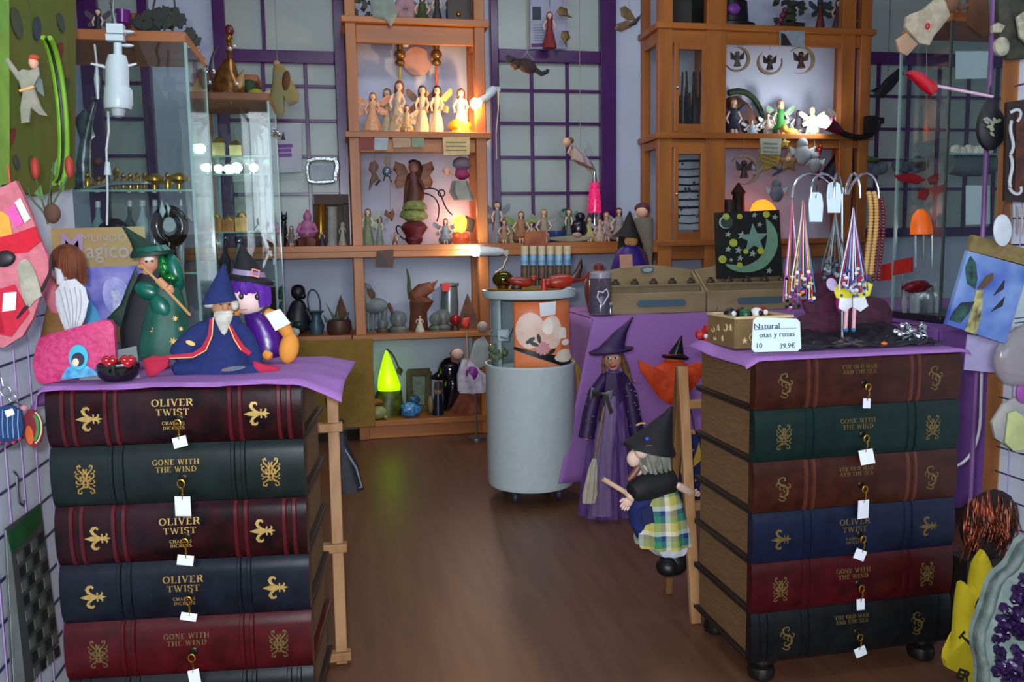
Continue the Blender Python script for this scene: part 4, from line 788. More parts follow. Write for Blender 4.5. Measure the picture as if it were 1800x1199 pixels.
# --- artificial flowers
d = D('artificial_flowers', 'bunch of green stems with red buds hanging below the tapestry', 'flowers', 85, 395, 1.95)
for i, (x, y) in enumerate(((62, 298), (122, 296), (94, 286), (50, 330), (108, 320))): d.tube(bez((84, 394, 1.8, 0), (80, 360, 1.6, 2), (x, y+30, 1.4, 0), (x, y, 1.2, -2)), 6)
d.done('stems', M('#3d5a2a', .7)); 
for i, (x, y) in enumerate(((62, 296), (122, 294))): d.ell(x, y, (8, 8, 20)); d.done('red_bud', M('#9a2a22', .6, var=.2), sub=1)
_k = PX(90, 330, XL+.006)-d.p; d.mb.tube([d.q(90, 365), _k], .0015, 5); d.done('tie', BLACK); d.ell(92, 375, (14, 10, 18), 2); d.done('brown_wrapping', M('#5a4030', .8)); 
for p in ([(90, 300), (102, 275), (98, 310)], [(104, 330), (116, 310), (112, 336)], [(60, 340), (72, 325), (78, 352)]): d.poly(p, 1.5); d.done('leaf', M('#4a7a30', .6))
# --- pouches hanging on the left grid
d = D('striped_pouch', 'blue striped woven pouch hanging by metal rings on the left grid', 'pouch', 18, 785, 1.66)
d.poly([(-12, 718), (20, 712), (38, 722), (42, 750), (38, 772), (8, 782), (-14, 780)], 8, 0, 6); b = d.done('body', M('#14305e', .85, var=.15, scale=80))
for k in range(5): d.rib([(-4+k*9, 720), (-5+k*9, 745), (-3+k*9, 770)], 1.6, 1.5, -10)
d.done('stripes', M('#5f8fb8', .8), b); d.dots([(0, 778), (12, 780), (24, 778), (34, 772)], 4, -6); d.done('beads', M('#8a2a44', .5), b); d.poly([(8, 722), (22, 718), (26, 728), (12, 734)], 1, -13); d.done('white_label', PAPER, b)
d.tube([(10+9*cos(a), 688+9*sin(a), 1.6, 0) for a in [2*pi*k/14 for k in range(14)]], closed=True); d.tube([(22+6*cos(a), 700+6*sin(a), 1.4, -2) for a in [2*pi*k/12 for k in range(12)]], closed=True); d.tube([(2, 664, 1.6, 4), (6, 680, 1.6, 2)]); d.done('metal_rings', STEEL)
d = D('oval_pouch', 'round red, green and orange woven purse hanging on the left grid', 'pouch', 58, 790, 1.72)
d.poly(epts(58, 753, 18, 33, 22, -6), 6, 0, 5); b = d.done('body', M('#7a1a28', .85, var=.15)); d.rib(arc(56, 752, 11, 70, -70, 10, 24), 5, 2, -9); d.done('green_band', M('#3f7a34', .8), b); d.poly(epts(52, 765, 7, 17, 14, -8), 2, -10, 1); d.done('orange_panel', M('#c85a22', .8), b); d.rib(arc(58, 752, 15, 75, -75, 10, 28), 2, 2, -8); d.done('pale_band', M('#b8c09a', .8), b); d.ell(42, 718, 6); d.done('pink_bead', M('#c98a90', .6)); d.tube([(26, 706, 1.3, 0), (36, 712, 1.3, 0), (50, 722, 1.3, 0)]); d.done('cord', BLACK)
# --- card hanging from a hook, low on the left panel
XC = XL+.03
t = panel_poly('hanging_card', [(8, 930), (70, 885), (102, 1130), (56, 1200), (20, 1200)], XC, .003, M('#4b4d4c', .6, var=.1), None, 'patterned grey card with green header hanging low on the left grid', 'card')
panel_poly('green_header', [(14, 936), (70, 887), (73, 918), (20, 975)], XC+.003, .001, M('#1f5a34', .5), t); panel_poly('pale_margin', [(10, 932), (20, 975), (44, 1200), (24, 1200)], XC+.003, .001, M('#8e9a9a', .6), t)
for r in range(9):
    for c in range(4):
        x0 = 30+c*12+r*3.6; y0 = 975+r*25-c*11; panel_poly('printed_tile', [(x0, y0), (x0+9, y0-8), (x0+11, y0+9), (x0+2, y0+18)], XC+.003, .001, M('#23262a' if (r+c) % 2 else '#6a6c66', .5), t)
hk = [PX(x, y, XC+.008) for x, y in ((24, 828), (30, 836), (31, 866), (34, 884), (40, 888), (42, 880))]; m = MB(); m.tube([v-t.location for v in hk], .0025, 6); m.o('hook', STEEL, t)
# --- white clip lamp with cable in front of the left showcase
d = D('clip_lamp', 'white plastic clip lamp hanging in front of the left showcase', 'lamp', 205, 200, 2.62); WP = M('#cfe0e6', .35, var=.03)
d.rings([(206, 118, 19), (206, 152, 19.5), (208, 158, 23), (208, 182, 24), (207, 192, 22)], 24); d.done('lamp_body', WP); d.rings([(208, 190, 13), (208, 204, 10), (208, 207, 4)], 16); d.done('socket', M('#b8c4c8', .4))
d.rings([(206, 98, 15), (206, 114, 19), (206, 119, 19)], 20); d.rings([(207, 76, 7), (207, 100, 7)], 14); d.box(190, 44, 218, 60, -10, 10); d.box(188, 62, 218, 72, -8, 8); d.ell(225, 56, (11, 5, 3)); d.ell(224, 80, (11, 5, 3)); d.done('clamp', WP)
d.tube([(183, 116, 2), (160, 112, 2), (200, 122, 2.4), (240, 112, 2)]); d.done('lever', M('#dfe8ea', .3)); d.tube([(166, 78, 2, 4), (170, 112, 2, 4), (170, 140, 5, 4), (172, 175, 2.5, 4)]); d.done('hinge_rod', M('#b9c6ca', .3, .4))
d.tube([(190, 196, 2), (191, 230, 2), (187, 262, 2), (188, 300, 2), (189, 340, 2), (188, 396, 2)]); d.done('cable', M('#c8d2d6', .5)); d.rings([(189, 285, 4), (189, 308, 6)]); d.done('cable_plug', WP)
d.tube([(200, -20, 2), (198, 20, 3), (202, 44, 4)]); d.done('hanging_rod', STEEL)
# ================================================================== right chest top
# --- wooden box with moon cut-outs and small toys inside
bx = T('wooden_box', 'open wooden box with pale moon and star cut-outs on the right chest', 'box', (1.03, 2.055, .829), 2); BXM = M('#7a6038', .7, var=.12)
w, dp, h = .155, .15, .078
for c, s_ in (((0, -dp/2, h/2), (w, .006, h)), ((0, dp/2, h/2), (w, .006, h)), ((-w/2, 0, h/2), (.006, dp, h)), ((w/2, 0, h/2), (.006, dp, h)), ((0, 0, .003), (w, dp, .006))): MB().box(c, s_).o('panel', BXM, bx, bevel=.0015)
for c, s_ in (((0, -dp/2, h), (w+.006, .008, .006)), ((-w/2, 0, h), (.008, dp, .006)), ((w/2, 0, h), (.008, dp, .006)), ((0, dp/2, h), (w+.006, .008, .006))): MB().box(c, s_).o('pale_rim', M('#c9b183', .6), bx)
for i, (y, z, r) in enumerate(((-.055, .052, 9), (-.028, .050, 10), (.012, .046, 9), (.04, .038, 7), (-.012, .02, 8), (.03, .016, 5))):
    m = MB(); o_ = crescent(.001*r, off=.14, a=20*i) if i % 2 else star(.001*r, n=5); m.prism(o_, .002, X4((-w/2-.0045, y, z), rz=90)); m.o('cut_out', M('#d9c690', .6), bx)
    m = MB(); m.prism(o_, .002, X4((-.055+i*.022, -dp/2-.0045, .02+.008*(i % 4)))); m.o('cut_out', M('#d9c690', .6), bx)
for i, (x, y, c1, c2) in enumerate(((-.04, .03, '#0d0d10', '#e8e8e8'), (.0, .045, '#14110f', '#d8d8d8'), (.03, .02, '#e8e6e0', '#0e0e10'), (.055, .04, '#8a1420', '#f0e6e0'), (-.01, .0, '#0e5a2e', '#0b0b0d'))):
    t = T('round_toy', 'tiny round toy with %s head in the wooden box' % ('black', 'dark brown', 'white', 'dark red', 'green')[i], 'toy', bx.location+Vector((x, y, .006)), 0, 'tiny toys in the wooden box')
    MB().lathe([(0, 0), (.012, .0), (.013, .03), (.011, .055), (0, .06)], 12).o('body', M(c1, .5), t); MB().ell((0, 0, .072), .017).o('head', M(c1, .4), t); MB().ell((.004, -.013, .074), (.008, .006, .008)).o('face', M(c2, .5), t)
# --- handwritten card
d = D('handwritten_card', 'white handwritten price card leaning at the front of the right chest', 'card', 1365, 620, 1.86, z=.829)
cdp = [(1324, 563), (1330, 558), (1400, 560), (1406, 566), (1408, 612), (1402, 617), (1326, 619), (1321, 613)]; d.poly(cdp, 1.2); d.done('card', M('#d5e9f0', .6, var=.02))
INK = M('#3d5566', .7, var=0)
word(d, 'Natural', 1348, 578, 10, INK, -1.4, 1.15); word(d, 'otas y rosas', 1366, 592, 9, INK, -1.4, 1.1); word(d, '10', 1334, 612, 9, INK, -1.4); word(d, '39.9€', 1384, 612, 9, INK, -1.4, 1.0)
d.rib([(1326, 580), (1360, 578), (1400, 577)], .8, .6, -1); d.done('ruled_line', INK)
# --- dark plastic wrap
def crinkle(u, v):
    return (1.09+.40*u, 1.90+.26*v, .829+.010*v+.010*abs(sin(u*23+3*sin(v*7)))*abs(sin(v*11+u*5))+.03*v*v*(.5+.5*sin(u*9)))
m = MB(); m.grid(crinkle, 70, 34); o = m.o('plastic_sheet', film('dark_plastic', '#2a2c30', .9, .15), solid=.0015); tag(o, 'crinkled dark plastic sheet under the necklaces on the right chest', 'plastic sheet')
# --- magenta gauze doll behind necklaces
d = D('gauze_bundle', 'dark wine-red gauze bundle slumped behind the necklace stand', 'cloth', 1470, 600, 2.14, z=.84)
d.ell(1470, 520, (70, 16, 62), 6, 10, noise=.18, seed=4); d.ell(1445, 570, (70, 16, 26), 0, 8, noise=.2, seed=5); d.ell(1530, 560, (46, 16, 40), 6, 0, noise=.2, seed=6); g = d.done('gauze', M('#2e0d1c', .8, col2='#4a1230', scale=40, bump=.4), sub=1); d.ell(1482, 535, (14, 8, 20), -24, 10, noise=.1); d.done('magenta_patch', M('#b01488', .5), g)
# --- necklace stand
d = D('necklace_stand', 'chrome necklace stand with curved arms on the right chest', 'stand', 1480, 606, 2.06, z=.845)
d.tube([(1480, 604, 3, 0), (1480, 330, 3, 0)]); d.done('column', STEEL); d.rings([(1480, 610, 45, 36), (1480, 604, 42, 34), (1480, 602, 6)], 28); d.done('base', M('#25272a', .25, .6))
for x1, x2, dy in ((1392, 1470, -10), (1425, 1478, -26), (1545, 1490, -10), (1512, 1486, -24), (1466, 1480, -34)):
    d.tube(bez((x2, 342, 2.4, 0), (x2+(x1-x2)*.3, 292, 2.4, dy*.4), (x1, 292, 2.4, dy), (x1, 348, 2, dy)), 6); d.done('arm', SILVER)
rn = random.Random(11)
def strand(label, x, y0, y1, dy, cols, spread, hang, n=7, cat='necklace', cord=1.3):
    d = D('bead_necklace', label, cat, x, y0, 2.06, 'necklaces on the chrome stand')
    for i in range(n):
        k = (i/(n-1)-.5)*2 if n > 1 else 0
        d.tube(bez((x, y0, cord, dy), (x+spread*k*.3, y0+(y1-y0)*.4, cord, dy+rn.uniform(-3, 3)), (x+spread*k+rn.uniform(-3, 3), y0+(y1-y0)*.7, cord, dy+rn.uniform(-5, 5)), (x+spread*k*1.1, y1-rn.uniform(0, hang), cord, dy+rn.uniform(-4, 4))), 5)
        d.done('cord', M(cols[i % len(cols)], .6, var=.1))
    pts = {}
    for i in range(n*4):
        k = rn.uniform(-1, 1); v = rn.uniform(.68, 1); c = cols[rn.randrange(len(cols))]; pts.setdefault(c, []).append((x+spread*k*v, y0+(y1-y0)*v, dy-4+rn.uniform(-3, 3)))
    for c, p in pts.items(): d.dots(p, rn.uniform(2.6, 4)); d.done('beads', M(c, .3, var=.1))['kind'] = 'stuff'
    return d
strand('pink and violet ribbon necklaces with orange beads, leftmost on the stand', 1392, 350, 545, -10, ['#b0489a', '#d8d8e0', '#c05a20', '#7a3a9a', '#1a1a20'], 14, 30)
strand('cream and yellow cord necklaces with blue beads, second on the stand', 1412, 352, 530, -26, ['#e0d4b0', '#d8a050', '#2f78b0', '#a82438', '#e8e2d8', '#8a3a90'], 19, 40, 9)
strand('grey cord necklaces with steel drops behind the white tags', 1468, 372, 490, -14, ['#3c4a52', '#56676e', '#8a98a0'], 22, 20, 7)
d = strand('red, white and blue cord necklaces ending in a yellow butterfly', 1500, 365, 520, -30, ['#d8dce4', '#a8283a', '#3c5aa0', '#c8b8c8', '#4f3a8a', '#e8e8ee'], 23, 16, 11)
d = D('butterfly_pendant', 'yellow and white butterfly pendant with pink legs hanging from the necklaces', 'pendant', 1496, 585, 2.045, None)
d.poly([(1498, 512), (1476, 498), (1464, 506), (1470, 524), (1496, 528)], 2, 0, 2); d.poly([(1498, 512), (1520, 494), (1534, 500), (1528, 520), (1500, 528)], 2, 0, 2); d.done('yellow_wings', M('#e0d630', .5)); d.poly([(1497, 524), (1476, 524), (1474, 542), (1484, 548), (1497, 540)], 2, -2, 2); d.poly([(1499, 524), (1520, 522), (1526, 538), (1512, 548), (1499, 540)], 2, -2, 2); d.done('white_wings', M('#e6e9f0', .4)); d.poly(epts(1462, 500, 9, 12, 12, -20), 1.5, 0, 1); d.done('lilac_leaf', M('#c8b4d8', .5))
for x in (1488, 1502): d.tube([(x, 540, 3.4, 0), (x-2, 578, 3.6, 0)]); d.done('leg', M('#e2a8b0', .5))
d.dots([(1487, 580), (1500, 580)], 4.4, -1); d.done('shoes', M('#2a7aa8', .4)); d.tube([(1498, 500, 1, 2), (1499, 470, 1, 4)]); d.done('cord', PAPER)
def beads(label, x0, y0, x1, y1, mat, n, r, dy, bow=10):
    d = D('bead_necklace', label, 'necklace', x0, y0, 2.06, 'necklaces on the chrome stand')
    for g in (-1, 1): d.dots([(p[0]+g*r*1.1, p[1], dy) for p in bez((x0, y0), (x0+bow, y0+(y1-y0)*.3), (x1+bow*.3, y0+(y1-y0)*.7), (x1, y1), n=n)], r, n=7, m=5)
    o = d.done('beads', mat); o['kind'] = 'stuff'; return d
beads('long strand of pale wooden beads on the right of the necklace stand', 1532, 340, 1526, 480, M('#b98f4a', .45), 26, 4.4, -14); beads('dark red bead strand hanging outermost right on the necklace stand', 1545, 350, 1540, 490, M('#5a1418', .35), 26, 3.8, -6)
for lab, x, y, ww, hh in (('white hang tag on the necklace stand, lower one', 1434, 340, 26, 50), ('white hang tag on the necklace stand, upper one', 1466, 322, 26, 52)):
    d = D('hang_tag', lab, 'tag', x, y, 2.03); o_ = [(x-ww/2, y+hh*.4), (x-ww*.42, y+hh), (x+ww*.42, y+hh), (x+ww/2, y+hh*.4), (x+ww*.4, y+2), (x+ww*.2, y-2), (x-ww*.2, y-2), (x-ww*.4, y+2)]; d.poly(o_, 1); d.done('tag_card', M('#cfe4ee', .6, var=.02)); d.tube([(x, y+8, .9, -1), (x+2, y-14, .9, 3)]); d.done('string', BLACK)
# --- silver foil rosette, amber drop
d = D('foil_rosette', 'shiny silver foil rosette at the right end of the right chest', 'ornament', 1600, 604, 1.98, z=.845); 
rn = random.Random(2)
for i in range(26): d.ell(1600+rn.uniform(-26, 26), 584+rn.uniform(-13, 13), (rn.uniform(5, 11), rn.uniform(4, 9), rn.uniform(3, 6)), rn.uniform(-10, 8), rn.uniform(-60, 60), n=7, m=5)
d.done('foil_folds', SILVER); d = D('amber_drop', 'tiny orange bead lying on the purple cloth of the right chest', 'bead', 1554, 606, 1.92, z=.84); d.ell(1554, 604, (6, 5, 3)); d.rings([(1554, 603, 3), (1554, 600, 1)], 8); d.done('bead', M('#d86a2a', .2))
# ================================================================== table top behind
# --- starry gift box
d = D('starry_box', 'black gift box printed with a pale green moon and stars', 'box', 1315, 487, 3.985); d.poly([(1258, 374), (1366, 369), (1372, 484), (1262, 490)], 16); b = d.done('box_body', M('#0c1210', .5, var=.1)); GM = M('#6f9a7c', .6, var=.08); YM = M('#a8b23a', .6)
d.poly(bez((1346, 384), (1372, 400), (1376, 440), (1348, 466), n=10)+bez((1340, 472), (1310, 486), (1280, 476), (1275, 464), n=8)+bez((1300, 470), (1340, 462), (1354, 440), (1346, 384), n=12)[1:-1], 1.5, -9); d.done('printed_moon', GM, b); d.poly(spts(1325, 420, 27, 5, 94), 1.5, -9.8); d.done('printed_star', M('#6f9484', .6), b)
for x, y, r in ((1276, 372+9, 6), (1300, 381, 5), (1347, 377, 6), (1289, 427, 7), (1311, 442, 4.5), (1337, 441, 6), (1270, 456, 7), (1300, 466, 5)): d.poly(epts(x, y, r, r, 12), 1.5, -10.4); d.done('printed_sun', YM, b)
for x, y, r in ((1362, 382, 6), (1326, 378, 5), (1298, 440, 7), (1280, 438, 6), (1323, 446, 7), (1301, 454, 6), (1352, 476, 6), (1280, 412, 6), (1285, 457, 4), (1335, 395, 5), (1304, 414, 8)): d.poly(spts(x, y, r, 5, 80), 1.5, -9.4); d.done('printed_small_star', M('#93a894', .6), b)
d.poly(epts(1276, 391, 12, 12, 18), 2, -9.6); d.done('round_badge', M('#31423c', .5), b); d.poly(mpts(1275, 391, 11, 0), 1.5, -11.2); d.done('badge_moon', M('#b0bfb4', .5), b)
# --- salt lamp
d = D('salt_lamp', 'glowing orange salt lamp behind the starry box', 'lamp', 1340, 0, 4.97, z=1.1055); d.rings([(1338, d.y0, 18), (1338, d.y0-8, 18), (1338, d.y0-14, 14)], 14); d.done('wooden_base', PINE); d.ell(1340, 384, (26, 20, 33), 0, noise=.08, seed=9); d.done('salt_crystal', M('#e86a1e', .5, emit=2.6, ecol='#ff6a18'))
# --- witch behind the display, cone ornament, sign
d = D('witch_doll', 'black-hatted witch doll with purple dress behind the wooden display', 'doll', 1108, 472, 4.35); d.rings([(1108, 560, 40, 24), (1108, 470, 34, 22), (1108, 440, 24, 18), (1108, 428, 10, 9)], 20, .05, 6); d.done('dress', M('#2a0f6a', .45, var=.2)); d.ell(1108, 424, 14); d.ell(1107, 427, (4, 6, 3), -12); d.done('head', M('#c98f50', .6)); d.rings([(1106, 418, 30, 24, 0, -6), (1106, 412, 26, 20), (1106, 400, 14, 12), (1106, 385, 7, 7), (1107, 371, 1.2)], 18); d.done('hat', WITCHB); d.rings([(1108, 445, 24, 16, 6), (1108, 420, 22, 15, 6), (1108, 408, 18, 14, 4)], 14); d.done('black_hair', M('#0e0c0c', .8))
d = D('cone_ornament', 'grey paper cone ornament topped with a small face beside the black-hatted witch', 'ornament', 1140, 465, 4.25); d.rings([(1146, 482, 1), (1143, 460, 3), (1138, 425, 10), (1132, 392, 16), (1131, 383, 16)], 16); d.done('cone', M('#6e6858', .8)); d.ell(1128, 372, 11); d.done('face', SKIN); d.ell(1129, 367, (14, 12, 11), 3); d.done('hood', M('#4a2430', .8))
d = D('price_sign', 'small pinkish price sign standing on the wooden display', 'sign', 1100, 468, 3.99); d.poly([(1089, 448), (1111, 447), (1112, 470), (1090, 472)], 2); d.done('card', M('#b5826a', .7))
# --- glass jar with charms, red flowers
d = D('charm_jar', 'plastic jar of charms with white heart print at the left end of the table', 'jar', 1055, 555, 3.84, z=TZ+.004); d.rings([(1055, 553, 20), (1055, 490, 20), (1055, 486, 17)], 20, caps=False); d.done('jar_wall', film('jar_plastic', '#5d5568', .6, .1)); d.rings([(1055, 550, 17), (1055, 520, 17)], 14, .1, 5); d.done('charms', M('#2a2038', .3, col2='#8a8a96', scale=90)); d.rings([(1055, 489, 19), (1055, 480, 19), (1055, 477, 14)], 18); d.done('jar_lid', M('#9a94a4', .3)); d.rib([(1058, 538), (1050, 522), (1052, 512), (1060, 514), (1066, 508), (1070, 518), (1060, 536)], 2.4, 1.5, -21); d.done('heart_print', M('#d8d4e4', .4))
d = D('silver_ornament', 'small silver figure standing beside the charm jar', 'ornament', 1073, 553, 3.80, z=TZ+.004); d.rings([(1073, 552, 5), (1073, 545, 3), (1073, 536, 4.5), (1073, 531, 1)], 10); d.done('figure', SILVER)
d = D('red_flowers', 'cluster of red fabric flowers at the back corner of the right chest', 'flowers', 1235, 600, 2.24)
for i, (x, y, r) in enumerate(((1232, 588, 11), (1246, 578, 11), (1244, 596, 10), (1236, 606, 9), (1254, 590, 9))): d.ell(x, y, (r, r*.8, r*.9), 4*(i % 2), noise=.25, seed=i, n=10, m=7); d.done('flower', M('#b0141e', .5, var=.25, scale=80))
d.ell(1241, 591, 4, -10); d.done('white_bead', PAPER); d.tube([(1236, 606, 1.5, 3), (1250, 622, 1.5, 2), (1256, 634, 1.5, -4)]); d.done('stem', M('#2a3a22', .7)); d.tube([(1246, 576, 1, 0), (1254, 556, 1, 4), (1262, 540, .6, 6)]); d.done('wire', BLACK)
# ================================================================== on the round trolley
LZ = .9085
d = D('bird_tray', 'flat ochre tray on top of the round trolley', 'tray', 925, 512, 3.53, z=LZ); d.rings([(925, 512, 60, 42), (925, 510, 66, 46), (925, 506, 72, 50), (925, 507, 66, 46), (925, 510, 40, 30)], 30, .03, 9); d.done('tray', M('#8a6a24', .6, var=.15))
INC = [M('#5b86a4', .5, col2='#8db4c8', scale=40), M('#3c6f9c', .5, col2='#7fa8c4', scale=40)]; CRM = M('#c9b894', .6); BRN = M('#6a4f30', .6, col2='#3a3026', scale=40)
for i in range(6):
    x = 922+15*i; nm = ('leftmost', 'second', 'third', 'fourth', 'fifth', 'rightmost')[i]
    d = D('incense_tube', 'blue and brown incense tube, %s of the six on the trolley' % nm, 'tube', x, 500, 3.66, 'incense tubes on the round trolley', z=LZ+.006)
    d.rings([(x, 502, 6.6), (x, 466, 6.6)], 12); d.done('brown_sleeve', BRN); d.rings([(x, 466, 6.8), (x, 447, 6.8)], 12); d.done('blue_label', INC[i % 2]); d.rings([(x, 447, 6.6), (x, 433, 6.6), (x, 432, 5)], 12); d.done('cap', CRM)
d = D('gold_ball', 'gold and green mottled glass ball on the left of the trolley top', 'ball', 884, 505, 3.50, z=LZ+.006); d.ell(884, 491, (19, 17, 15)); d.done('ball', M('#6a5c14', .12, .7, col2='#1e2410', scale=40)); d.rings([(884, 508, 10), (884, 500, 12)], 14); d.done('ring_foot', GOLD)
d = D('red_bird', 'red ceramic bird lying left on the trolley top', 'ornament', 915, 508, 3.46, z=LZ+.006); d.ell(915, 496, (24, 12, 9), 0, -8); d.ell(938, 490, (8, 7, 6)); d.rings([(894, 500, 6), (884, 496, 2)], 8); d.done('body', M('#8e2614', .3, var=.2), sub=1); d.tube([(946, 490, 2.4), (954, 490, 1)]); d.done('beak', M('#2a1a12', .4)); d.ell(908, 506, (10, 9, 6), -6); d.done('dark_foot', M('#3a1a14', .4))
d = D('red_bird', 'red ceramic bird with raised tail on the right of the trolley top', 'ornament', 985, 508, 3.46, z=LZ+.006); d.ell(984, 495, (28, 14, 13), 0, 6); d.ell(962, 498, (12, 9, 9)); d.done('body', M('#a02a14', .3, var=.2), sub=1); d.poly([(1000, 488), (1012, 474), (1022, 454), (1024, 470), (1018, 492), (1006, 498)], 5, 0, 3); d.done('tail', M('#3c160e', .4)); d.tube([(1008, 492, 6, 0), (1026, 490, 4, 0), (1036, 478, 2, 2)]); d.done('wing_tip', M('#7a2414', .4))
d = D('red_candle', 'short red candle between the two red birds', 'candle', 956, 510, 3.42, z=LZ+.004); d.rings([(956, 512, 5), (956, 492, 5), (956, 490, 3)], 12); d.done('wax', M('#b8281c', .4)); d.tube([(956, 490, .6), (956, 485, .5)]); d.done('wick', BLACK)
d = D('clay_pot', 'terracotta pot with lid behind the charm jar', 'pot', 1050, 500, 4.05); d.rings([(1050, 560, 14), (1050, 520, 22), (1050, 495, 24), (1050, 482, 20), (1052, 474, 8), (1052, 466, 9), (1052, 463, 3)], 18); d.done('pot', M('#7a3420', .4, var=.15))
d = D('small_card_box', 'small orange card box standing behind the incense tubes', 'box', 938, 430, 4.82, z=1.106); d.poly([(922, 407), (958, 405), (959, 436), (922, 436)], 14); d.done('carton', M('#b06a30', .6, col2='#8a3a2a', scale=9))
d = D('gem_basket', 'cluster of coloured gems spilling inside the open left side of the trolley', 'gems', 880, 640, 3.50, z=.4)
rn = random.Random(8)
for i in range(22): d.ell(876+rn.uniform(-14, 14), 626+rn.uniform(-22, 8), rn.uniform(4, 7), rn.uniform(-6, 10), n=6, m=4)
d.done('gems', M('#6a5a3a', .25, col2='#4a7a5a', scale=60))['kind'] = 'stuff'
d = D('rope_coil', 'yellow rope coil hanging behind the right side of the trolley', 'rope', 1015, 640, 3.82); d.tube(bez((1000, 625, 3, 0), (1022, 640, 4, 0), (1020, 700, 4, 0), (1010, 730, 3, 0)), 8); d.tube(bez((1004, 632, 3, 4), (1030, 650, 4, 4), (1022, 710, 4, 4), (1014, 735, 3, 4)), 8); d.done('rope', M('#a58434', .8))
# ================================================================== right panel
d = D('fairy_canvas', 'tilted blue canvas painted with a winged fairy, hanging on the right grid', 'picture', 1735, 600, 2.02)
cn = [(1704, 412), (1806, 432), (1765, 602), (1661, 568)]; d.poly([(1708, 413), (1812, 440), (1806, 470), (1700, 441)], 8); b2 = None; hdr = d.done('tan_header', M('#7d6a3e', .8, var=.15, scale=60)); d.poly([(1699, 440), (1806, 468), (1765, 604), (1661, 570)], 8); d.done('canvas', M('#3f5cae', .7, col2='#7f9ccc', scale=9, detail=2))
d.poly([(1714, 508), (1700, 498), (1697, 470), (1706, 450), (1715, 462), (1718, 490)], 1.5, -5); d.poly([(1713, 530), (1690, 532), (1678, 545), (1668, 562), (1688, 568), (1702, 552)], 1.5, -5); d.done('painted_wing', M('#1a2230', .7, col2='#2c5a50', scale=50)); d.poly([(1718, 508), (1734, 485), (1746, 480), (1744, 494), (1728, 508)], 1.5, -5); d.done('painted_hair', M('#5a4630', .7)); d.poly([(1716, 510), (1728, 510), (1726, 540), (1716, 588), (1696, 582), (1708, 545)], 1.5, -5); d.poly([(1718, 540), (1726, 536), (1724, 560), (1712, 590)], 1.5, -6.6); d.done('painted_gown', M('#3a2e26', .7, col2='#b5b070', scale=30))
for p in ([(1746, 520), (1766, 492), (1764, 508)], [(1742, 548), (1766, 522), (1762, 538)]): d.poly(p, 1.5, -5); d.done('painted_butterfly', M('#231f2a', .7))
d = D('lavender_card', 'pale lavender card hanging under the fairy canvas', 'card', 1725, 655, 2.06); d.poly([(1700, 588), (1762, 596), (1770, 620), (1758, 656), (1694, 650)], 2); d.done('card', M('#9a8bb8', .6, col2='#b0aac8', scale=8))
d = D('shell_disc', 'round white disc tag hanging above the fairy canvas', 'ornament', 1762, 435, 1.98); d.poly(epts(1762, 405, 16, 28, 22), 2, 0, 2); d.done('disc', M('#c4ccd4', .5, var=.08, scale=30)); d.tube([(1762, 378, .9), (1768, 350, .9)]); d.done('string', BLACK)
for i, x in enumerate((1776, 1786, 1795)): d.tube([(x, 360, 1, 2), (x+2, 390, 2.4, 2), (x, 412, 1.2, 2)]); d.done('feather', M(('#6a5a52', '#8a7a78', '#a89c9a')[i], .8))
d = D('carved_frame', 'dark framed picture with white scrollwork at the right edge', 'picture frame', 1800, 355, 2.0)
d.poly([(1768, 180), (1900, 160), (1898, 362), (1764, 353)], 6); d.done('frame', M('#24140f', .5)); d.poly([(1786, 200), (1880, 190), (1880, 345), (1783, 338)], 2, -4); d.done('picture', M('#5a2c14', .5, col2='#2a120a', scale=20))
for pts in (bez((1776, 198), (1790, 186), (1802, 196), (1788, 214), n=8), bez((1778, 212), (1770, 240), (1790, 250), (1776, 272), n=8), bez((1776, 272), (1786, 300), (1770, 310), (1776, 330), n=8), bez((1774, 330), (1782, 348), (1800, 342), (1794, 328), n=8)):
    d.rib(pts, 5, 2, -5); d.done('white_scroll', M('#b8bdc0', .5)); d.rib([(1832*2-x_, y_) for x_, y_ in pts], 5, 2, -5); d.done('white_scroll', M('#b8bdc0', .5))
d = D('drop_bag', 'black teardrop bag with grey leaf print hanging on the purple pole', 'bag', 1742, 265, 2.06)
d.poly([(1740, 164)]+bez((1752, 190), (1772, 210), (1772, 250), (1744, 264), n=8)+bez((1736, 264), (1712, 250), (1712, 212), (1734, 180), n=8), 8, 0, 8); b = d.done('bag', M('#17181c', .6)); rn = random.Random(4)
for i in range(15): a = rn.uniform(0, 2*pi); r = rn.uniform(2, 20); d.poly(epts(1742+r*cos(a)*.9, 222+r*sin(a)*1.2, 5, 2.6, 8, rn.uniform(0, 180)), 1.5, -17+r*.3)
d.done('leaf_print', M('#8d9090', .6, col2='#a8a070', scale=60), b); d.tube([(1740, 166, 1.5), (1742, 150, 1.5)]); d.done('loop', BLACK)
d = D('heart_arrow', 'red glossy heart on a white stick pointing left from the purple pole', 'ornament', 1700, 155, 2.05)
d.poly([(1592, 130), (1600, 124), (1616, 126), (1630, 138), (1646, 148), (1648, 160), (1636, 168), (1622, 158), (1610, 146)], 6, 0, 6); d.done('red_heart', M('#b01020', .2, coat=.4)); d.tube([(1646, 151, 2.6), (1745, 170, 2.6)]); d.done('stick', M('#d8b4c4', .5))
d = D('hanging_bead', 'tiny red bead hanging on a thread inside the right showcase', 'bead', 1629, 228, 3.12); d.ell(1629, 227, 4.5, noise=.1); d.done('bead', RED); d.tube([(1629, 222, .5), (1629, 60, .5)]); d.done('thread', M('#7a7a80', .6))
d = D('cloth_angel', 'cream cloth angel with red heart hanging from above on the right', 'angel', 1640, 80, 2.15)
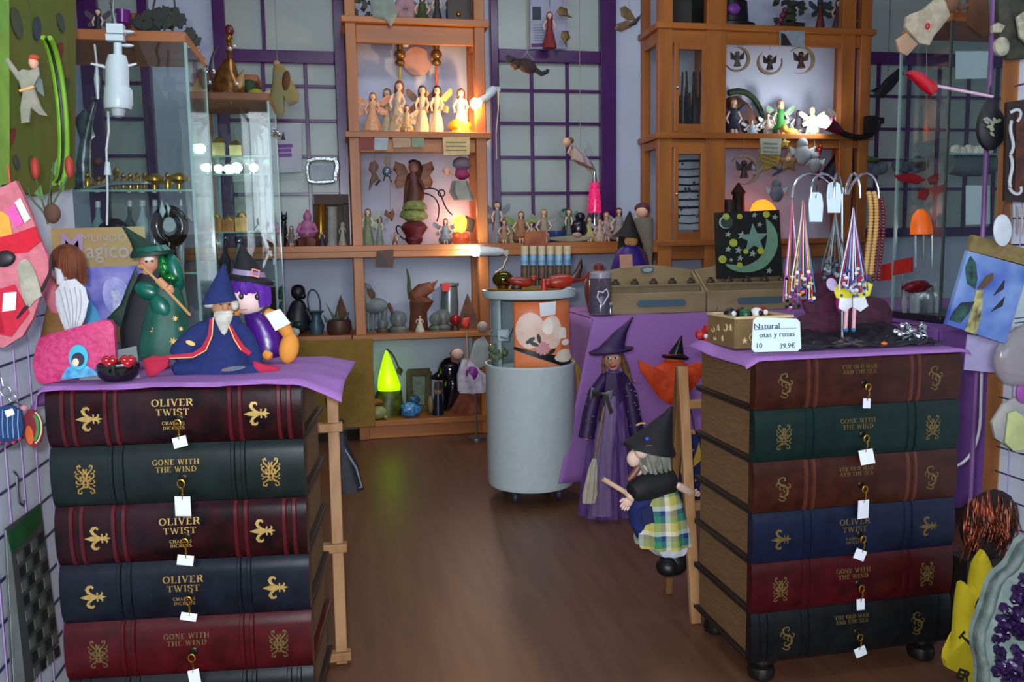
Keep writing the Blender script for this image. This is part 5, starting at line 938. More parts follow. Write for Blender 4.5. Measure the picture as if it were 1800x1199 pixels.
d.poly([(1600, 25), (1620, 18), (1648, -6), (1664, 4), (1668, 28), (1652, 50), (1640, 64), (1632, 80), (1614, 76), (1602, 62), (1590, 48), (1592, 30)], 6, 0, 6); d.done('cloth_body', M('#b8ae98', .9, col2='#9c9078', scale=40, bump=.2)); d.poly([(1574, 70), (1592, 58), (1612, 78), (1594, 98), (1580, 92)], 4, -6, 2); d.done('patch_hand', M('#a8866a', .8)); d.ell(1631, 46, (4, 3, 6), -13); d.done('red_heart', RED); d.ell(1672, 0, (16, 14, 22)); d.tube([(1660, -10, 5), (1690, 15, 6), (1700, 10, 4)]); d.done('brown_head', M('#6a4a34', .8)); d.tube([(1650, -10, 1.2, 4), (1650, -60, 1.2, 6)]); d.done('cord', M('#8a7a60', .8))
d = D('doll_leg', 'brown cloth leg hanging below the cream angel by the pole', 'ornament', 1715, 70, 2.2); d.poly([(1700, -10), (1735, -20), (1738, 62), (1726, 66), (1700, 45)], 6, 0, 5); d.done('leg', M('#5c3c26', .9))
d = D('driftwood_bundle', 'dark driftwood bundle with white shells hanging at the top right corner', 'ornament', 1775, 100, 1.98); rn = random.Random(6)
d.poly([(1752, -30), (1840, -40), (1850, 90), (1800, 104), (1768, 105), (1752, 60)], 10, 0, 10); b = d.done('driftwood', M('#1e2018', .8, col2='#3a3a2a', scale=30)); d.poly([(1742, 46), (1752, 40), (1765, 46), (1758, 58), (1744, 58)], 6, -18, 3); d.poly(epts(1760, 82, 13, 17, 14), 6, -18, 4); d.poly([(1786, 30), (1800, 20), (1830, 70), (1812, 84), (1792, 66)], 4, -22, 3); d.done('white_shell', M('#a8a48c', .7, col2='#83806a', scale=50), b)
d = D('plastic_bag', 'crumpled clear plastic bag hanging under the lavender card', 'bag', 1770, 690, 2.03); d.poly([(1746, 612), (1770, 590), (1800, 560), (1840, 580), (1840, 690), (1790, 676), (1762, 680), (1744, 650)], 8, 0, 14); d.done('bag', film('grey_plastic', '#a79ea2', .55, .2), sub=1)
d = D('white_leaflet', 'white leaflet with printed lines behind the fairy canvas', 'leaflet', 1785, 600, 2.10); d.poly([(1782, 500), (1830, 470), (1830, 640), (1768, 620), (1772, 560)], 2); d.done('sheet', M('#b4c0c4', .6)); 
for k in range(5): d.rib([(1784, 560+k*8), (1800, 558+k*8)], 2, 1, -2)
d.done('printed_lines', M('#3a4650', .6))
d = D('moon_plaque', 'pale plaque with a yellow card hanging low on the right grid', 'plaque', 1785, 800, 2.05); d.poly([(1742, 742), (1762, 710), (1790, 694), (1840, 690), (1840, 800), (1784, 795), (1748, 770)], 5, 0, 4); d.done('plaque', M('#8d9096', .7, col2='#b0aaa0', scale=12)); d.poly([(1772, 726), (1784, 722), (1812, 740), (1808, 790), (1780, 792), (1766, 778)], 2, -9, 1); d.done('yellow_card', M('#b8bf80', .6)); d.poly(epts(1800, 690, 14, 20), 3, -9, 2); d.done('purple_disc', M('#9a4aa0', .5))
d = D('white_cable', 'white cable looping beside the right book chest', 'cable', 1705, 815, 2.35); d.tube([(1560, 1090, 2.4, 0), (1620, 900, 2.4, 0), (1660, 830, 2.4, 0)]+bez((1690, 815, 2.4, 0), (1712, 800, 2.4, 0), (1724, 770, 2.4, 0), (1724, 720, 2.4, 0), n=10)+[(1726, 640, 2.4, 0), (1735, 560, 2.4, -20)]); d.done('cable', PAPER)
# --- tinsel wig, smiley cushion, geode on the floor right
d = D('tinsel_wig', 'coppery tinsel heap on a dark box behind the yellow cushion', 'tinsel', 1730, 960, 1.94)
d.ell(1738, 920, (52, 30, 62), 6, -25, noise=.06, seed=2); core = d.done('dark_core', M('#1a0c08', .7)); rn = random.Random(9)
for i in range(150):
    a = rn.uniform(-.1, pi+.2); r = rn.uniform(.3, 1); x = 1738+52*r*cos(a); y = 915-60*r*sin(a)*.95; d.tube([(x, y, .9, -20), (x+rn.uniform(-6, 10), y+rn.uniform(20, 40), .9, -28), (x+rn.uniform(-10, 14), y+rn.uniform(45, 75), .7, -30)], 4)
d.done('tinsel_strands', M('#5c240e', .3, .8, col2='#240c06', scale=40))['kind'] = 'stuff'
d.box(1684, 975, 1790, 1180, -10, 40); d.done('dark_box', M('#17110f', .7))
d = D('smiley_cushion', 'yellow star-shaped cushion with a smiling face standing on the floor', 'cushion', 1710, 1205, 1.72, z=0); YEL = M('#c9b414', .85, var=.06, scale=40)
d.poly([(1726, 966), (1734, 978), (1742, 1000), (1748, 1008), (1775, 1030), (1790, 1080), (1770, 1180), (1740, 1205), (1700, 1204), (1684, 1182), (1662, 1172), (1658, 1158), (1668, 1146), (1676, 1130), (1678, 1085), (1682, 1048), (1686, 1024), (1692, 1022), (1696, 1036), (1708, 1028), (1712, 1000), (1716, 980)], 10, 0, 14); b = d.done('cushion', YEL)
d.poly(epts(1736, 1076, 22, 32, 20, -6), 2, -24); d.done('eye_outline', BLACK, b); d.poly(epts(1737, 1076, 19, 29, 20, -6), 2, -26); d.done('eye_white', M('#dfe4e2', .6), b)
d.rib([(1691, 1118), (1712, 1138), (1732, 1152), (1760, 1156)], [3, 6, 9, 10], 2, -23); d.rib([(1686, 1122), (1696, 1110)], 3, 2, -22); d.done('mouth', M('#1a1c12', .7), b)
word(d, 'ER', 1690, 1194, 17, M('#1a1c12', .7), -23, 1, 24, 'lettering', .0012)
# amethyst geode
gp = P(1800, 1100, 1.42); t = T('amethyst_geode', 'large amethyst geode with grey rind at the bottom right corner', 'geode', (gp.x+.075, 1.45, 0)); rn = random.Random(12)
def gs(u, v):                                     # rind shell, cut face towards the camera-left
    a = 2*pi*u; r = (.12+.004*sin(5*a)+.004*sin(11*a))*(1 if v < 1 else 1); k = 1-.55*v*v
    return (r*1.15*cos(a)*k, .10*v, .245+r*1.95*sin(a)*k)
m = MB(); m.grid(gs, 56, 8); m.o('rind', M('#55645f', .8, col2='#78857e', scale=30, bump=.5), t, solid=.012)
m = MB(); m.prism([( (.12+.004*sin(5*a)+.004*sin(11*a))*1.15*cos(a), .245+(.12+.004*sin(5*a)+.004*sin(11*a))*1.95*sin(a)) for a in [2*pi*k/56 for k in range(56)]], .02, X4((0, .03, 0))); m.o('quartz_face', M('#6d7f78', .6, col2='#8a9a94', scale=30), t)
m = MB()
for i in range(420):
    a = rn.uniform(0, 2*pi); r = math.sqrt(rn.random())*.088; x, z = r*1.15*cos(a), .245+r*2.0*sin(a); s_ = rn.uniform(.006, .014)*(1.15-.4*r/.088)
    m.lathe([(s_, 0), (s_*.95, s_*1.1), (0, s_*2.1)], 6, X4((x, .02, z), rx=90+rn.uniform(-35, 35), rz=rn.uniform(-35, 35)))
m.o('amethyst_crystals', M('#1e0e2e', .2, col2='#3a2054', scale=40), t)['kind'] = 'stuff'
m = MB(); m.box((0, .06, .01), (.2, .12, .03)); m.o('foot', M('#3a423e', .8), t)
# ================================================================== figurines and lamps on the wall shelving
ZA, ZB, ZC, ZD, ZR = 1.7255, 1.1055, .6055, .1105, 1.7355
def fairy(label, x, z, Y, h, dress, hair='#6a4020', wing=None, skin='#d8b49c', pose='stand', hat=None, rock=None, arm=0, name='fairy_figurine', cat='figurine', group=None, wid=1.0, wtilt=0, film_=False, lean=0):
    d = D(name, label, cat, x, 0, Y, group, z=z); u = lambda k: d.y0-k*h
    xx = lambda k: x+lean*k*h
    o = 0.0
    if rock: d.ell(x, u(.06), (.24*h, .16*h, .07*h), 0, 0, 9, 6, .25, int(x)); d.done('rock_base', M(rock, .8, var=.2, scale=50)); o = .08
    W = wid*h
    if pose == 'stand':
        d.rings([(xx(o), u(o), .17*W, .13*W), (xx(.1), u(.1+o), .165*W, .13*W), (xx(.3), u(.32), .12*W, .1*W), (xx(.5), u(.52), .075*W, .065*W), (xx(.6), u(.60), .065*W, .055*W), (xx(.72), u(.72), .085*W, .06*W), (xx(.78), u(.775), .05*W, .045*W)], 20, [.08, .08, .06, 0, 0, 0, 0], 7); hk = .88
        ar = [((.085, .73), (.14, .60+.1*arm), (.10, .50+.25*arm)), ((-.085, .73), (-.15, .60), (-.12, .48))]
    else:
        d.rings([(xx(o), u(o), .2*W, .16*W), (xx(.15), u(.18), .19*W, .18*W, -.04*h), (xx(.3), u(.32), .13*W, .11*W), (xx(.42), u(.44), .085*W, .075*W), (xx(.58), u(.58), .11*W, .08*W), (xx(.66), u(.66), .06*W, .05*W)], 18, [.05, .05, 0, 0, 0, 0], 6); hk = .80
        ar = [((.11, .58), (.2, .42+.15*arm), (.12, .30+.3*arm)), ((-.11, .58), (-.2, .42), (-.14, .3))]
    d.done('dress', M(dress, .6, var=.14, scale=60))
    d.tube([(xx(hk-.12), u(hk-.13), .035*h), (xx(hk-.05), u(hk-.05), .033*h)], 7); d.ell(xx(hk), u(hk), (.068*h, .066*h, .082*h)); d.ell(xx(hk), u(hk-.01), (.012*h, .02*h, .018*h), -.066*h, n=6, m=5)
    for a in ar: d.tube([(x+a[i][0]*W, u(a[i][1]), (.03, .026, .02)[i]*h, (-.0, -.04, -.1)[i]*h) for i in range(3)], 6)
    if pose == 'sit': d.tube([(x+.04*h, u(.14), .04*h, -.15*h), (x+.06*h, u(.08), .035*h, -.24*h), (x+.07*h, u(-.02 if not rock else .0), .025*h, -.24*h)], 6); d.tube([(x-.04*h, u(.14), .04*h, -.15*h), (x-.03*h, u(.08), .035*h, -.24*h), (x-.03*h, u(.0), .025*h, -.24*h)], 6)
    d.done('body', M(skin, .6, var=.05))
    d.rings([(xx(hk-.2), u(hk-.2), .05*h, .03*h, .05*h), (xx(hk-.1), u(hk-.1), .085*h, .05*h, .035*h), (xx(hk), u(hk), .085*h, .07*h, .02*h), (xx(hk), u(hk+.06), .07*h, .066*h, .008*h), (xx(hk), u(hk+.095), .03*h, .03*h, .0)], 14, .06, 7); d.done('hair', M(hair, .7, var=.2, scale=70))
    if hat: d.rings([(xx(hk), u(hk+.05), .1*h, .09*h), (xx(hk), u(hk+.07), .09*h, .08*h), (xx(hk)+.03*h, u(hk+.18), .04*h, .04*h), (xx(hk)+.06*h, u(hk+.27), .006*h)], 12); d.done('hat', M(hat, .6))
    if wing:
        c = film('wing_'+wing, wing, .8, .3) if film_ else M(wing, .5, var=.2, scale=40)
        for s_ in (-1, 1):
            for up in (1, 0):
                k0 = .68 if pose == 'stand' else .52
                pts = [(.03, 0), (.14, .12), (.28, .24), (.34, .22), (.33, .10), (.2, -.02)] if up else [(.03, -.02), (.18, -.06), (.27, -.14), (.24, -.24), (.15, -.22), (.06, -.1)]
                d.poly([(x+s_*a*W*1.1, u(k0+b+wtilt*s_*a)) for a, b in pts], max(1, .012*h), .07*h); d.done('wing', c)
    return d
G1 = 'angels under the warm clip lamp'
fairy('winged angel figurine with peach gown, far left under the warm lamp', 655, ZA, 4.98, 76, '#d9a27a', '#8a5a34', '#d98f62', rock='#b07a50', group=G1, wid=1.15)
fairy('slim pale angel figurine, second from left under the warm lamp', 680, ZA, 5.04, 86, '#b9a684', '#7a6248', None, group=G1, wid=.7)
fairy('tall long-haired angel figurine, third from left under the warm lamp', 698, ZA, 5.0, 98, '#c9b190', '#6a3a1c', None, group=G1, wid=.9, lean=.04)
fairy('small seated angel figurine with cream wings in front of the warm-lit group', 715, ZA, 4.92, 56, '#c9a474', '#7a4a24', '#d2b184', pose='sit', rock='#a8763c', group=G1)
fairy('dark-winged tall angel figurine in the middle of the warm-lit shelf', 742, ZA, 5.0, 90, '#cdbb97', '#5a3420', '#6b4630', group=G1, wid=.85)
fairy('cream angel figurine with amber halo right of the middle of the warm-lit shelf', 768, ZA, 5.0, 90, '#d8c49c', '#3c2418', '#c99a58', group=G1, wid=.8)
d = fairy('angel figurine with long brown hair kneeling on a yellow flower, next to the warm lamp', 810, ZA, 4.97, 84, '#e0cfae', '#5c3018', None, rock='#b98a20', group=G1, wid=1.05); d.ell(808, d.y0-16, (20, 14, 12), 0, noise=.25, n=9, m=6); d.done('yellow_flower', M('#d9a818', .6))
for x, c, nm in ((703, '#c9b13a', 'yellow'), (767, '#d0602c', 'orange')):
    d = D('finial_wand', 'thin %s wand with gold finial standing behind the warm-lit angels' % nm, 'wand', x, 0, 5.1, z=ZA); d.tube([(x, d.y0, 2.4), (x, 118, 2.4)]); d.done('stick', M(c, .5)); d.ell(x, 110, (9, 8, 6)); d.ell(x, 96, (10, 9, 9)); d.rings([(x, 88, 5), (x, 80, 6), (x, 72, 1)], 10); d.done('finial', M('#8a6a3a', .3, .6))
    if x == 703: d.ell(712, 77, (7, 5, 6)); d.done('glass_bead', M('#d0d8e0', .08))
d = D('wall_disc', 'round pink disc on the wall above the warm-lit angels', 'plaque', 733, 130, 5.135); d.mb.lathe([(0, 0), (.082, 0), (.085, .006), (.08, .012), (0, .014)], 32, X4(d.q(733, 108), rx=90)); d.done('disc', M('#c08d78', .5, col2='#cfa090', scale=6))
def cliplamp(label, bx, by, tx, ty, Y, watts, col, ec, cord, rpx=9, spot=None):
    d = D('clip_lamp', label, 'lamp', tx, ty, Y)
    n = [(bx+(tx-bx)*k, by+(ty-by)*k) for k in (0, .25, .5, .8, 1)]
    d.tube([(*n[0], rpx*1.25), (*n[1], rpx*1.15), (*n[2], rpx), (*n[3], rpx*.95), (*n[4], rpx*.6)], 16); d.done('lamp_housing', M('#c6d2d6', .35, var=.03))
    vx, vy = bx-tx, by-ty; l = math.hypot(vx, vy); ux, uy = vx/l, vy/l
    d.ell(bx+ux*7, by+uy*7, rpx*1.25, -2); d.done('bulb', M('#fff4e0', .3, emit=28, ecol=ec)); d.tube([(tx, ty, 2.4), (tx+6, ty+6, 2.4), *cord], 6); d.done('cord', M('#c9b79a', .5)); d.box(tx-4, ty-3, tx+10, ty+5, 2, 14); d.done('clip', M('#b8c4c8', .4))
    l_ = bpy.data.lights.new('clip_lamp_light', 'POINT'); l_.energy = watts; l_.color = col; l_.shadow_soft_size = .015
    o = bpy.data.objects.new('clip_lamp_light', l_); COL.objects.link(o); o.parent = d.r; q = d.q(bx+ux*20, by+uy*20, -14); o.location = q
    tgt = (P(*spot) if spot else P(bx+ux*100, by+uy*100, Y))-d.p; o.rotation_euler = (tgt-q).to_track_quat('-Z', 'Y').to_euler(); return d
cliplamp('white clip lamp shining warm light on the angel figurines', 843, 178, 870, 155, 4.88, 7, (1, .55, .22), '#ffd080', [(876, 190, 1.2, 0), (872, 235, 1, 0), (873, 280, .8, 0)], spot=(720, 190, 5.05))
cliplamp('white clip lamp under the counter shelf, pointing left', 842, 441, 884, 443, 4.78, 1.6, (1, .95, .85), '#fff2d8', [(892, 452, 1.4, 0), (884, 470, 1.2, 4), (870, 480, 1.2, 4)], 8, spot=(740, 470, 5.1))
# ---- tier B of the open unit
d = D('mushroom_fairy', 'bronze winged fairy sitting on a mossy mushroom stack in the open unit', 'figurine', 728, 0, 4.98, z=ZB); Bz = d.y0
d.ell(728, Bz-10, (16, 13, 12)); d.rings([(728, Bz, 11), (728, Bz-12, 13), (728, Bz-26, 22), (728, Bz-30, 24), (728, Bz-38, 18), (728, Bz-42, 8)], 16); d.done('red_mushroom', M('#5c1624', .5, var=.25)); d.ell(728, Bz-52, (24, 18, 12), noise=.2); d.rings([(728, Bz-40, 10), (728, Bz-60, 12), (728, Bz-62, 22), (728, Bz-70, 20), (728, Bz-80, 10)], 14, .06, 5); d.done('mossy_mushroom', M('#5d6e30', .8, col2='#8a8a50', scale=50))
d.rings([(728, Bz-78, 16, 14), (730, Bz-92, 15, 12), (728, Bz-108, 9, 8), (726, Bz-120, 12, 8), (726, Bz-126, 6, 6)], 14, .05, 5); d.tube([(720, Bz-118, 4), (714, Bz-98, 3.6, -4), (712, Bz-72, 3, -6)]); d.tube([(734, Bz-118, 4), (742, Bz-104, 3.4, -6), (746, Bz-96, 3, -8)]); d.done('bronze_body', M('#4a1e10', .5, var=.15)); d.ell(727, Bz-136, (9, 9, 11)); d.done('head', M('#8a5a44', .6)); d.rings([(732, Bz-118, 8, 5, 5), (732, Bz-134, 12, 8, 4), (728, Bz-146, 10, 9, 2), (727, Bz-149, 4)], 12); d.done('hair', M('#2a120a', .7))
for s_ in (-1, 1):
    d.poly([(727+s_*6, Bz-118), (727+s_*16, Bz-140), (727+s_*32, Bz-146), (727+s_*36, Bz-132), (727+s_*28, Bz-122), (727+s_*34, Bz-110), (727+s_*30, Bz-98), (727+s_*14, Bz-104)], 2, 6, 1); d.done('wing', M('#8a4a10', .5, col2='#5a2a08', scale=40))
d.tube(bez((745, Bz-90, 1.2), (775, Bz-86, 1.2), (775, Bz-60, 1.2), (768, Bz-40, 1.2), n=8)); d.tube(bez((748, Bz-98, 1.2), (785, Bz-104, 1.2), (770, Bz-70, 1.2), (795, Bz-52, 1.2), n=10)); d.tube([(776+6*cos(a), Bz-90+6*sin(a), 1.1) for a in [2*pi*k/12 for k in range(12)]], closed=True); d.tube(bez((712, Bz-8, 1.2), (690, Bz-20, 1.2), (695, Bz-40, 1.2), (705, Bz-30, 1.2))); d.done('curled_wire', M('#20202c', .4, .5))
G2 = 'fairies around the mushroom stack'
fairy('pale green fairy figurine at the left post of the open unit', 646, ZB, 4.96, 66, '#6f7d5c', '#7a5a3a', '#8a9a80', group=G2); fairy('slender grey-green fairy figurine beside the left post', 667, ZB, 5.02, 52, '#7a8a78', '#5a4a3a', '#7c8c8c', group=G2, wid=.8)
fairy('grey fairy figurine with stone base right of the mushroom stack', 783, ZB, 4.97, 50, '#7d8288', '#5a3c2c', '#6a7078', pose='sit', rock='#6a6e6c', group=G2, wid=1.2); fairy('small brown fairy lying in front of the mushroom stack', 694, ZB, 4.9, 24, '#7a5a44', '#5a3a20', '#86786a', pose='sit', group=G2)
d = D('salt_lamp', 'glowing orange fire lamp in the open unit, right of the mushroom stack', 'lamp', 812, 0, 5.0, z=ZB); d.rings([(810, d.y0, 14), (810, d.y0-8, 16), (810, d.y0-18, 13)], 12); d.dots([(804, d.y0-14), (818, d.y0-13)], 7, -10, 10, 7); d.done('clay_pots', M('#c0562c', .5, emit=.25, ecol='#ff5a20')); d.ell(808, d.y0-34, (13, 10, 16), 0, -20, noise=.15); d.done('flame_globe', M('#f08a20', .5, emit=5, ecol='#ff8a28')); d.poly([(818, d.y0-50), (836, d.y0-40), (830, d.y0-20), (816, d.y0-24)], 6, 4, 3); d.done('leaf_shade', M('#5a4a38', .7))
l_ = bpy.data.lights.new('salt_lamp_light', 'POINT'); l_.energy = .9; l_.color = (1, .42, .22); l_.shadow_soft_size = .03; o = bpy.data.objects.new('salt_lamp_light', l_); COL.objects.link(o); o.parent = d.r; o.location = d.q(800, d.y0-50, 20)
def hang(nm, label, cat, x, y, Y, top):
    d = D(nm, label, cat, x, y, Y)
    if top < 10: q = d.q(x, y); d.mb.tube([q, (q.x, q.y, 2.9-d.p.z)], .5*d.s, 5)
    else: d.tube([(x, y, .5), (x, top, .5)], 5)
    d.done('thread', M('#8a8478', .7)); return d
d = hang('hanging_charm', 'brown leaf-dragon charm hanging at the left of the open unit', 'ornament', 657, 285, 4.88, 258); d.poly([(650, 286), (660, 282), (666, 292), (660, 304), (666, 314), (656, 322), (648, 336), (650, 318), (654, 306), (648, 298)], 3, 0, 2); d.done('charm', M('#5a3c2a', .6)); d.tube([(660, 326, 1.6), (668, 316, 1.6)]); d.done('tail', BLACK)
d = hang('hanging_charm', 'small silver bug charm hanging beside the brown leaf charm', 'ornament', 680, 290, 4.88, 258); d.ell(680, 302, (8, 6, 9)); d.done('body', M('#6a7a88', .25, .6)); d.tube([(676, 310, 1), (674, 318, 1)]); d.tube([(684, 310, 1), (688, 320, 1)]); d.done('legs', BLACK); d.poly(epts(680, 284, 5, 9), 2, 3); d.done('leaf', M('#7a684c', .6))
d = hang('hanging_fairy', 'pink flower fairy hanging upside down at the right of the open unit', 'ornament', 808, 285, 4.88, 258); d.ell(812, 288, (16, 10, 12), 2, noise=.2); d.done('grey_petals', M('#6a5a66', .8)); d.ell(812, 306, (13, 10, 10), 0, noise=.15); d.done('pink_bodice', M('#9a2a58', .7)); d.rings([(808, 318, 12), (810, 338, 18), (816, 352, 16)], 14, .15, 6); d.done('tulle_skirt', M('#8a8a80', .8)); d.ell(785, 300, 7); d.done('head', SKIN); d.tube([(792, 302, 2), (804, 308, 2.4)]); d.done('arm', SKIN)
d = hang('hanging_charm', 'brown butterfly charm hanging left of the mushroom stack', 'ornament', 686, 370, 4.88, 262); d.poly([(686, 376), (678, 368), (675, 378), (684, 384), (690, 388), (694, 376), (690, 366)], 2, 0, 1); d.done('wings', M('#6a3c1c', .6)); d.tube([(686, 372, 1.6), (688, 388, 1.4)]); d.done('body', BLACK)
for lab, pts, c, Y in (('dark red card tucked under the top rail of the open unit', [(632, 238), (656, 238), (656, 263), (632, 263)], '#7a2a1c', 4.835), ('pale blue card beside the dark red card', [(658, 240), (684, 236), (680, 264), (658, 264)], '#9aa2a8', 4.835), ('tan card in the middle under the warm-lit shelf', [(690, 241), (722, 240), (722, 259), (692, 260)], '#a8896a', 4.835), ('narrow green card beside the tan card', [(723, 240), (745, 240), (746, 259), (724, 259)], '#7d8a6a', 4.835), ('cream price card on the right under the warm-lit shelf', [(778, 241), (826, 241), (826, 272), (780, 273)], '#c9ab74', 4.83),
    ('brown and white photo card under the counter shelf', [(662, 441), (692, 438), (690, 470), (660, 469)], '#5a3a2c', 4.82), ('white card with dark photo on the right-hand shelf rail', [(1370, 54), (1414, 54), (1414, 84), (1394, 82), (1370, 81)], '#8f9aa4', 4.82), ('pale green price card on the right-hand unit', [(1336, 243), (1374, 244), (1372, 272), (1338, 271)], '#a8b09a', 4.82), ('yellow paper with bat print under the pale green price card', [(1333, 262), (1372, 270), (1368, 290), (1342, 300)], '#9a7f2c', 4.825)):
    x = sum(p[0] for p in pts)/len(pts); y = sum(p[1] for p in pts)/len(pts); d = D('price_card', lab, 'card', x, y, Y); d.poly(pts, 1); d.done('card', M(c, .6, var=.12, scale=30))
    if 'price card' in lab:
        for k in range(3): d.rib([(pts[0][0]+6, pts[0][1]+9+7*k), (pts[1][0]-6, pts[1][1]+9+7*k)], 1.4, .8, -1)
        d.done('writing', M('#6a6250', .7))
    if 'photo' in lab: x0 = pts[0][0]; y0 = pts[0][1]; d.poly([(x0+3, y0+4), (x0+10, y0+6), (x0+22, y0+26), (x0+3, y0+26)], .8, -1); d.done('photo', M('#2a1c16', .5))
# ---- tier C
G3 = 'figurines on the tier with the pyramid'
d = D('unicorn_figurine', 'grey unicorn pair figurine at the left of the pyramid tier', 'figurine', 655, 0, 4.98, z=ZC); y = d.y0; d.ell(660, y-46, (22, 12, 14), 0, 0); d.tube([(646, y-50, 10), (640, y-66, 7), (640, y-78, 5)]); d.ell(645, y-80, (9, 5, 5), 0, -30)
for x in (648, 656, 668, 676): d.tube([(x, y-40, 4.5), (x-1, y-20, 3), (x, y, 3)], 7)
d.tube([(640, y-84, 1.6), (636, y-96, .4)]); d.done('horse_body', M('#6d7678', .6, var=.15)); d.ell(650, y-68, (8, 6, 12), 3, 20, noise=.2); d.tube([(682, y-50, 4), (690, y-34, 3), (686, y-18, 1)]); d.done('mane', M('#5a3a22', .7)); d.rings([(662, y, 26, 16), (662, y-4, 24, 15)], 16); d.done('base', M('#50544c', .8))
def globe(label, x, r, c, top=None, group=G3):
    d = D('snow_globe', label, 'snow globe', x, 0, 4.94, group, z=ZC); y = d.y0; d.rings([(x, y, r*1.05), (x, y-r*.35, r*1.1), (x, y-r*.7, r*.85)], 14); d.done('base', M(c, .6, var=.2)); d.ell(x, y-r*1.5, r); d.done('globe', film('globe_glass', '#6c7676', .55, .05)); d.rings([(x, y-r*.7, r*.4), (x, y-r*1.3, r*.3), (x, y-r*1.9, r*.2)], 8); d.done('tiny_scene', M(top or '#a8a890', .6)); return d
globe('small snow globe with brown base beside the grey unicorn', 672, 10, '#4a3a2c'); globe('large snow globe on grey stone base left of the leaf spirit', 700, 15, '#5c5e58'); globe('snow globe with green base right of the leaf spirit', 767, 13, '#4c5a48'); globe('snow globe behind the green-based one', 778, 15, '#4a4c4e')
d = D('leaf_spirit', 'brown and orange leaf-winged spirit figurine in the middle of the pyramid tier', 'figurine', 740, 0, 5.0, z=ZC); y = d.y0; d.rings([(735, y, 16), (735, y-30, 14), (740, y-50, 20), (738, y-60, 10)], 14, .1, 5); d.done('trunk', M('#5a3018', .7)); d.poly([(722, y-52), (720, y-66), (735, y-80), (756, y-84), (764, y-70), (748, y-58), (736, y-48)], 6, -4, 5); d.poly([(750, y-78), (770, y-88), (762, y-72)], 3); d.done('orange_leaf', M('#7a3a18', .6, col2='#5a2a10', scale=40)); d.tube(bez((722, y-54, 4), (716, y-76, 4), (722, y-90, 3), (714, y-108, .8))); d.done('green_horn', M('#46502e', .7))
d = fairy('white-robed child figurine in front of the leaf spirit', 738, ZC, 4.9, 30, '#b9b4a2', '#6a4a2c', None, group=G3, wid=1.5, name='child_figurine')
d = D('metal_lantern', 'silver lantern with red price spot behind the snow globes', 'lantern', 790, 0, 5.08, z=ZC); y = d.y0; d.rings([(790, y, 15), (790, y-40, 16), (790, y-72, 14), (790, y-74, 17), (790, y-78, 17), (790, y-79, 8)], 16); d.done('lantern', M('#7c868a', .3, .6)); d.poly([(776, y-78), (792, y-78), (790, y-64), (778, y-64)], 1.5, -17); d.done('red_spot', M('#c8281c', .5))
d = D('red_ball', 'shiny red ball beside the brown pyramid', 'ball', 800, 0, 4.92, z=ZC); d.ell(800, d.y0-18, 10); d.done('ball', M('#8a1a1a', .12)); d.rings([(800, d.y0, 8), (800, d.y0-10, 5)], 10); d.done('stand', M('#3a2018', .5))
def pyramid(label, x, z, Y, w, h, c, c2):
    d = D('crystal_pyramid', label, 'pyramid', x, 0, Y, z=z); y = d.y0; d.mb.add([(-w*d.s, -w*d.s, 0), (w*d.s, -w*d.s, 0), (w*d.s, w*d.s, 0), (-w*d.s, w*d.s, 0), (0, 0, h*d.s)], [(0, 1, 4), (1, 2, 4), (2, 3, 4), (3, 0, 4), (3, 2, 1, 0)], X4(rz=28)); d.done('pyramid', M(c, .35, col2=c2, scale=18)); return d
pyramid('brown stone pyramid at the right end of the snow globe tier', 823, ZC, 5.02, 16, 62, '#5a3c30', '#7a5646')
# ---- lower-left shelf
d = D('monkey_statue', 'black seated monkey statue on the shelf behind the purple-haired doll', 'statue', 525, 0, 4.98, z=ZC); y = d.y0; d.rings([(524, y, 24, 20), (522, y-26, 22, 18), (524, y-50, 15, 13), (524, y-62, 9, 8)], 16); d.ell(524, y-74, (13, 13, 14)); d.ell(532, y-68, (6, 8, 6), -6); d.tube([(532, y-48, 6), (546, y-34, 6, -8), (548, y-20, 5, -10)]); d.ell(512, y-14, (10, 12, 14), -10); d.done('monkey', M('#17181e', .45, var=.2), sub=1); d.ell(524, y-78, (12, 10, 10), 4); d.done('cap', M('#0c0c10', .6))
d = D('basket_vase', 'blue-grey vase with tall thin handle beside the black monkey', 'vase', 556, 0, 4.97, z=ZC); y = d.y0; d.rings([(556, y, 11), (556, y-14, 14), (556, y-30, 8), (556, y-36, 9), (556, y-40, 14), (556, y-41, 12)], 16); d.done('vase', M('#31505a', .4, var=.25)); d.tube(bez((544, y-40, 1.4), (530, y-92, 1.4), (566, y-90, 1.4), (563, y-40, 1.4), n=12)); d.done('handle', M('#3a4650', .5))
pyramid('brown pyramid behind the planted bowl', 601, ZC, 5.06, 15, 66, '#5c4230', '#7a5c44')
d = D('plant_bowl', 'brown bowl with pointed green leaves in front of a pyramid', 'plant', 592, 0, 4.93, z=ZC); y = d.y0; d.rings([(596, y, 18), (596, y-10, 22), (596, y-24, 20), (596, y-26, 17)], 16); d.done('bowl', M('#4a2c22', .5, var=.2))
for p in ([(586, y-24), (572, y-56), (582, y-40), (594, y-24)], [(590, y-24), (592, y-50), (598, y-26)], [(580, y-22), (568, y-34), (572, y-20)], [(600, y-24), (614, y-40), (610, y-22)]): d.poly(p, 2, -4, 1); d.done('leaf', M('#2f4a38', .5))
d = D('dark_bust', 'dark red-brown bust half hidden behind the purple-haired doll', 'statue', 488, 0, 4.98, z=ZC); y = d.y0; d.rings([(488, y, 16), (488, y-50, 12), (488, y-84, 12), (488, y-85, 6)], 12); d.done('bust', M('#3a1a1a', .5))
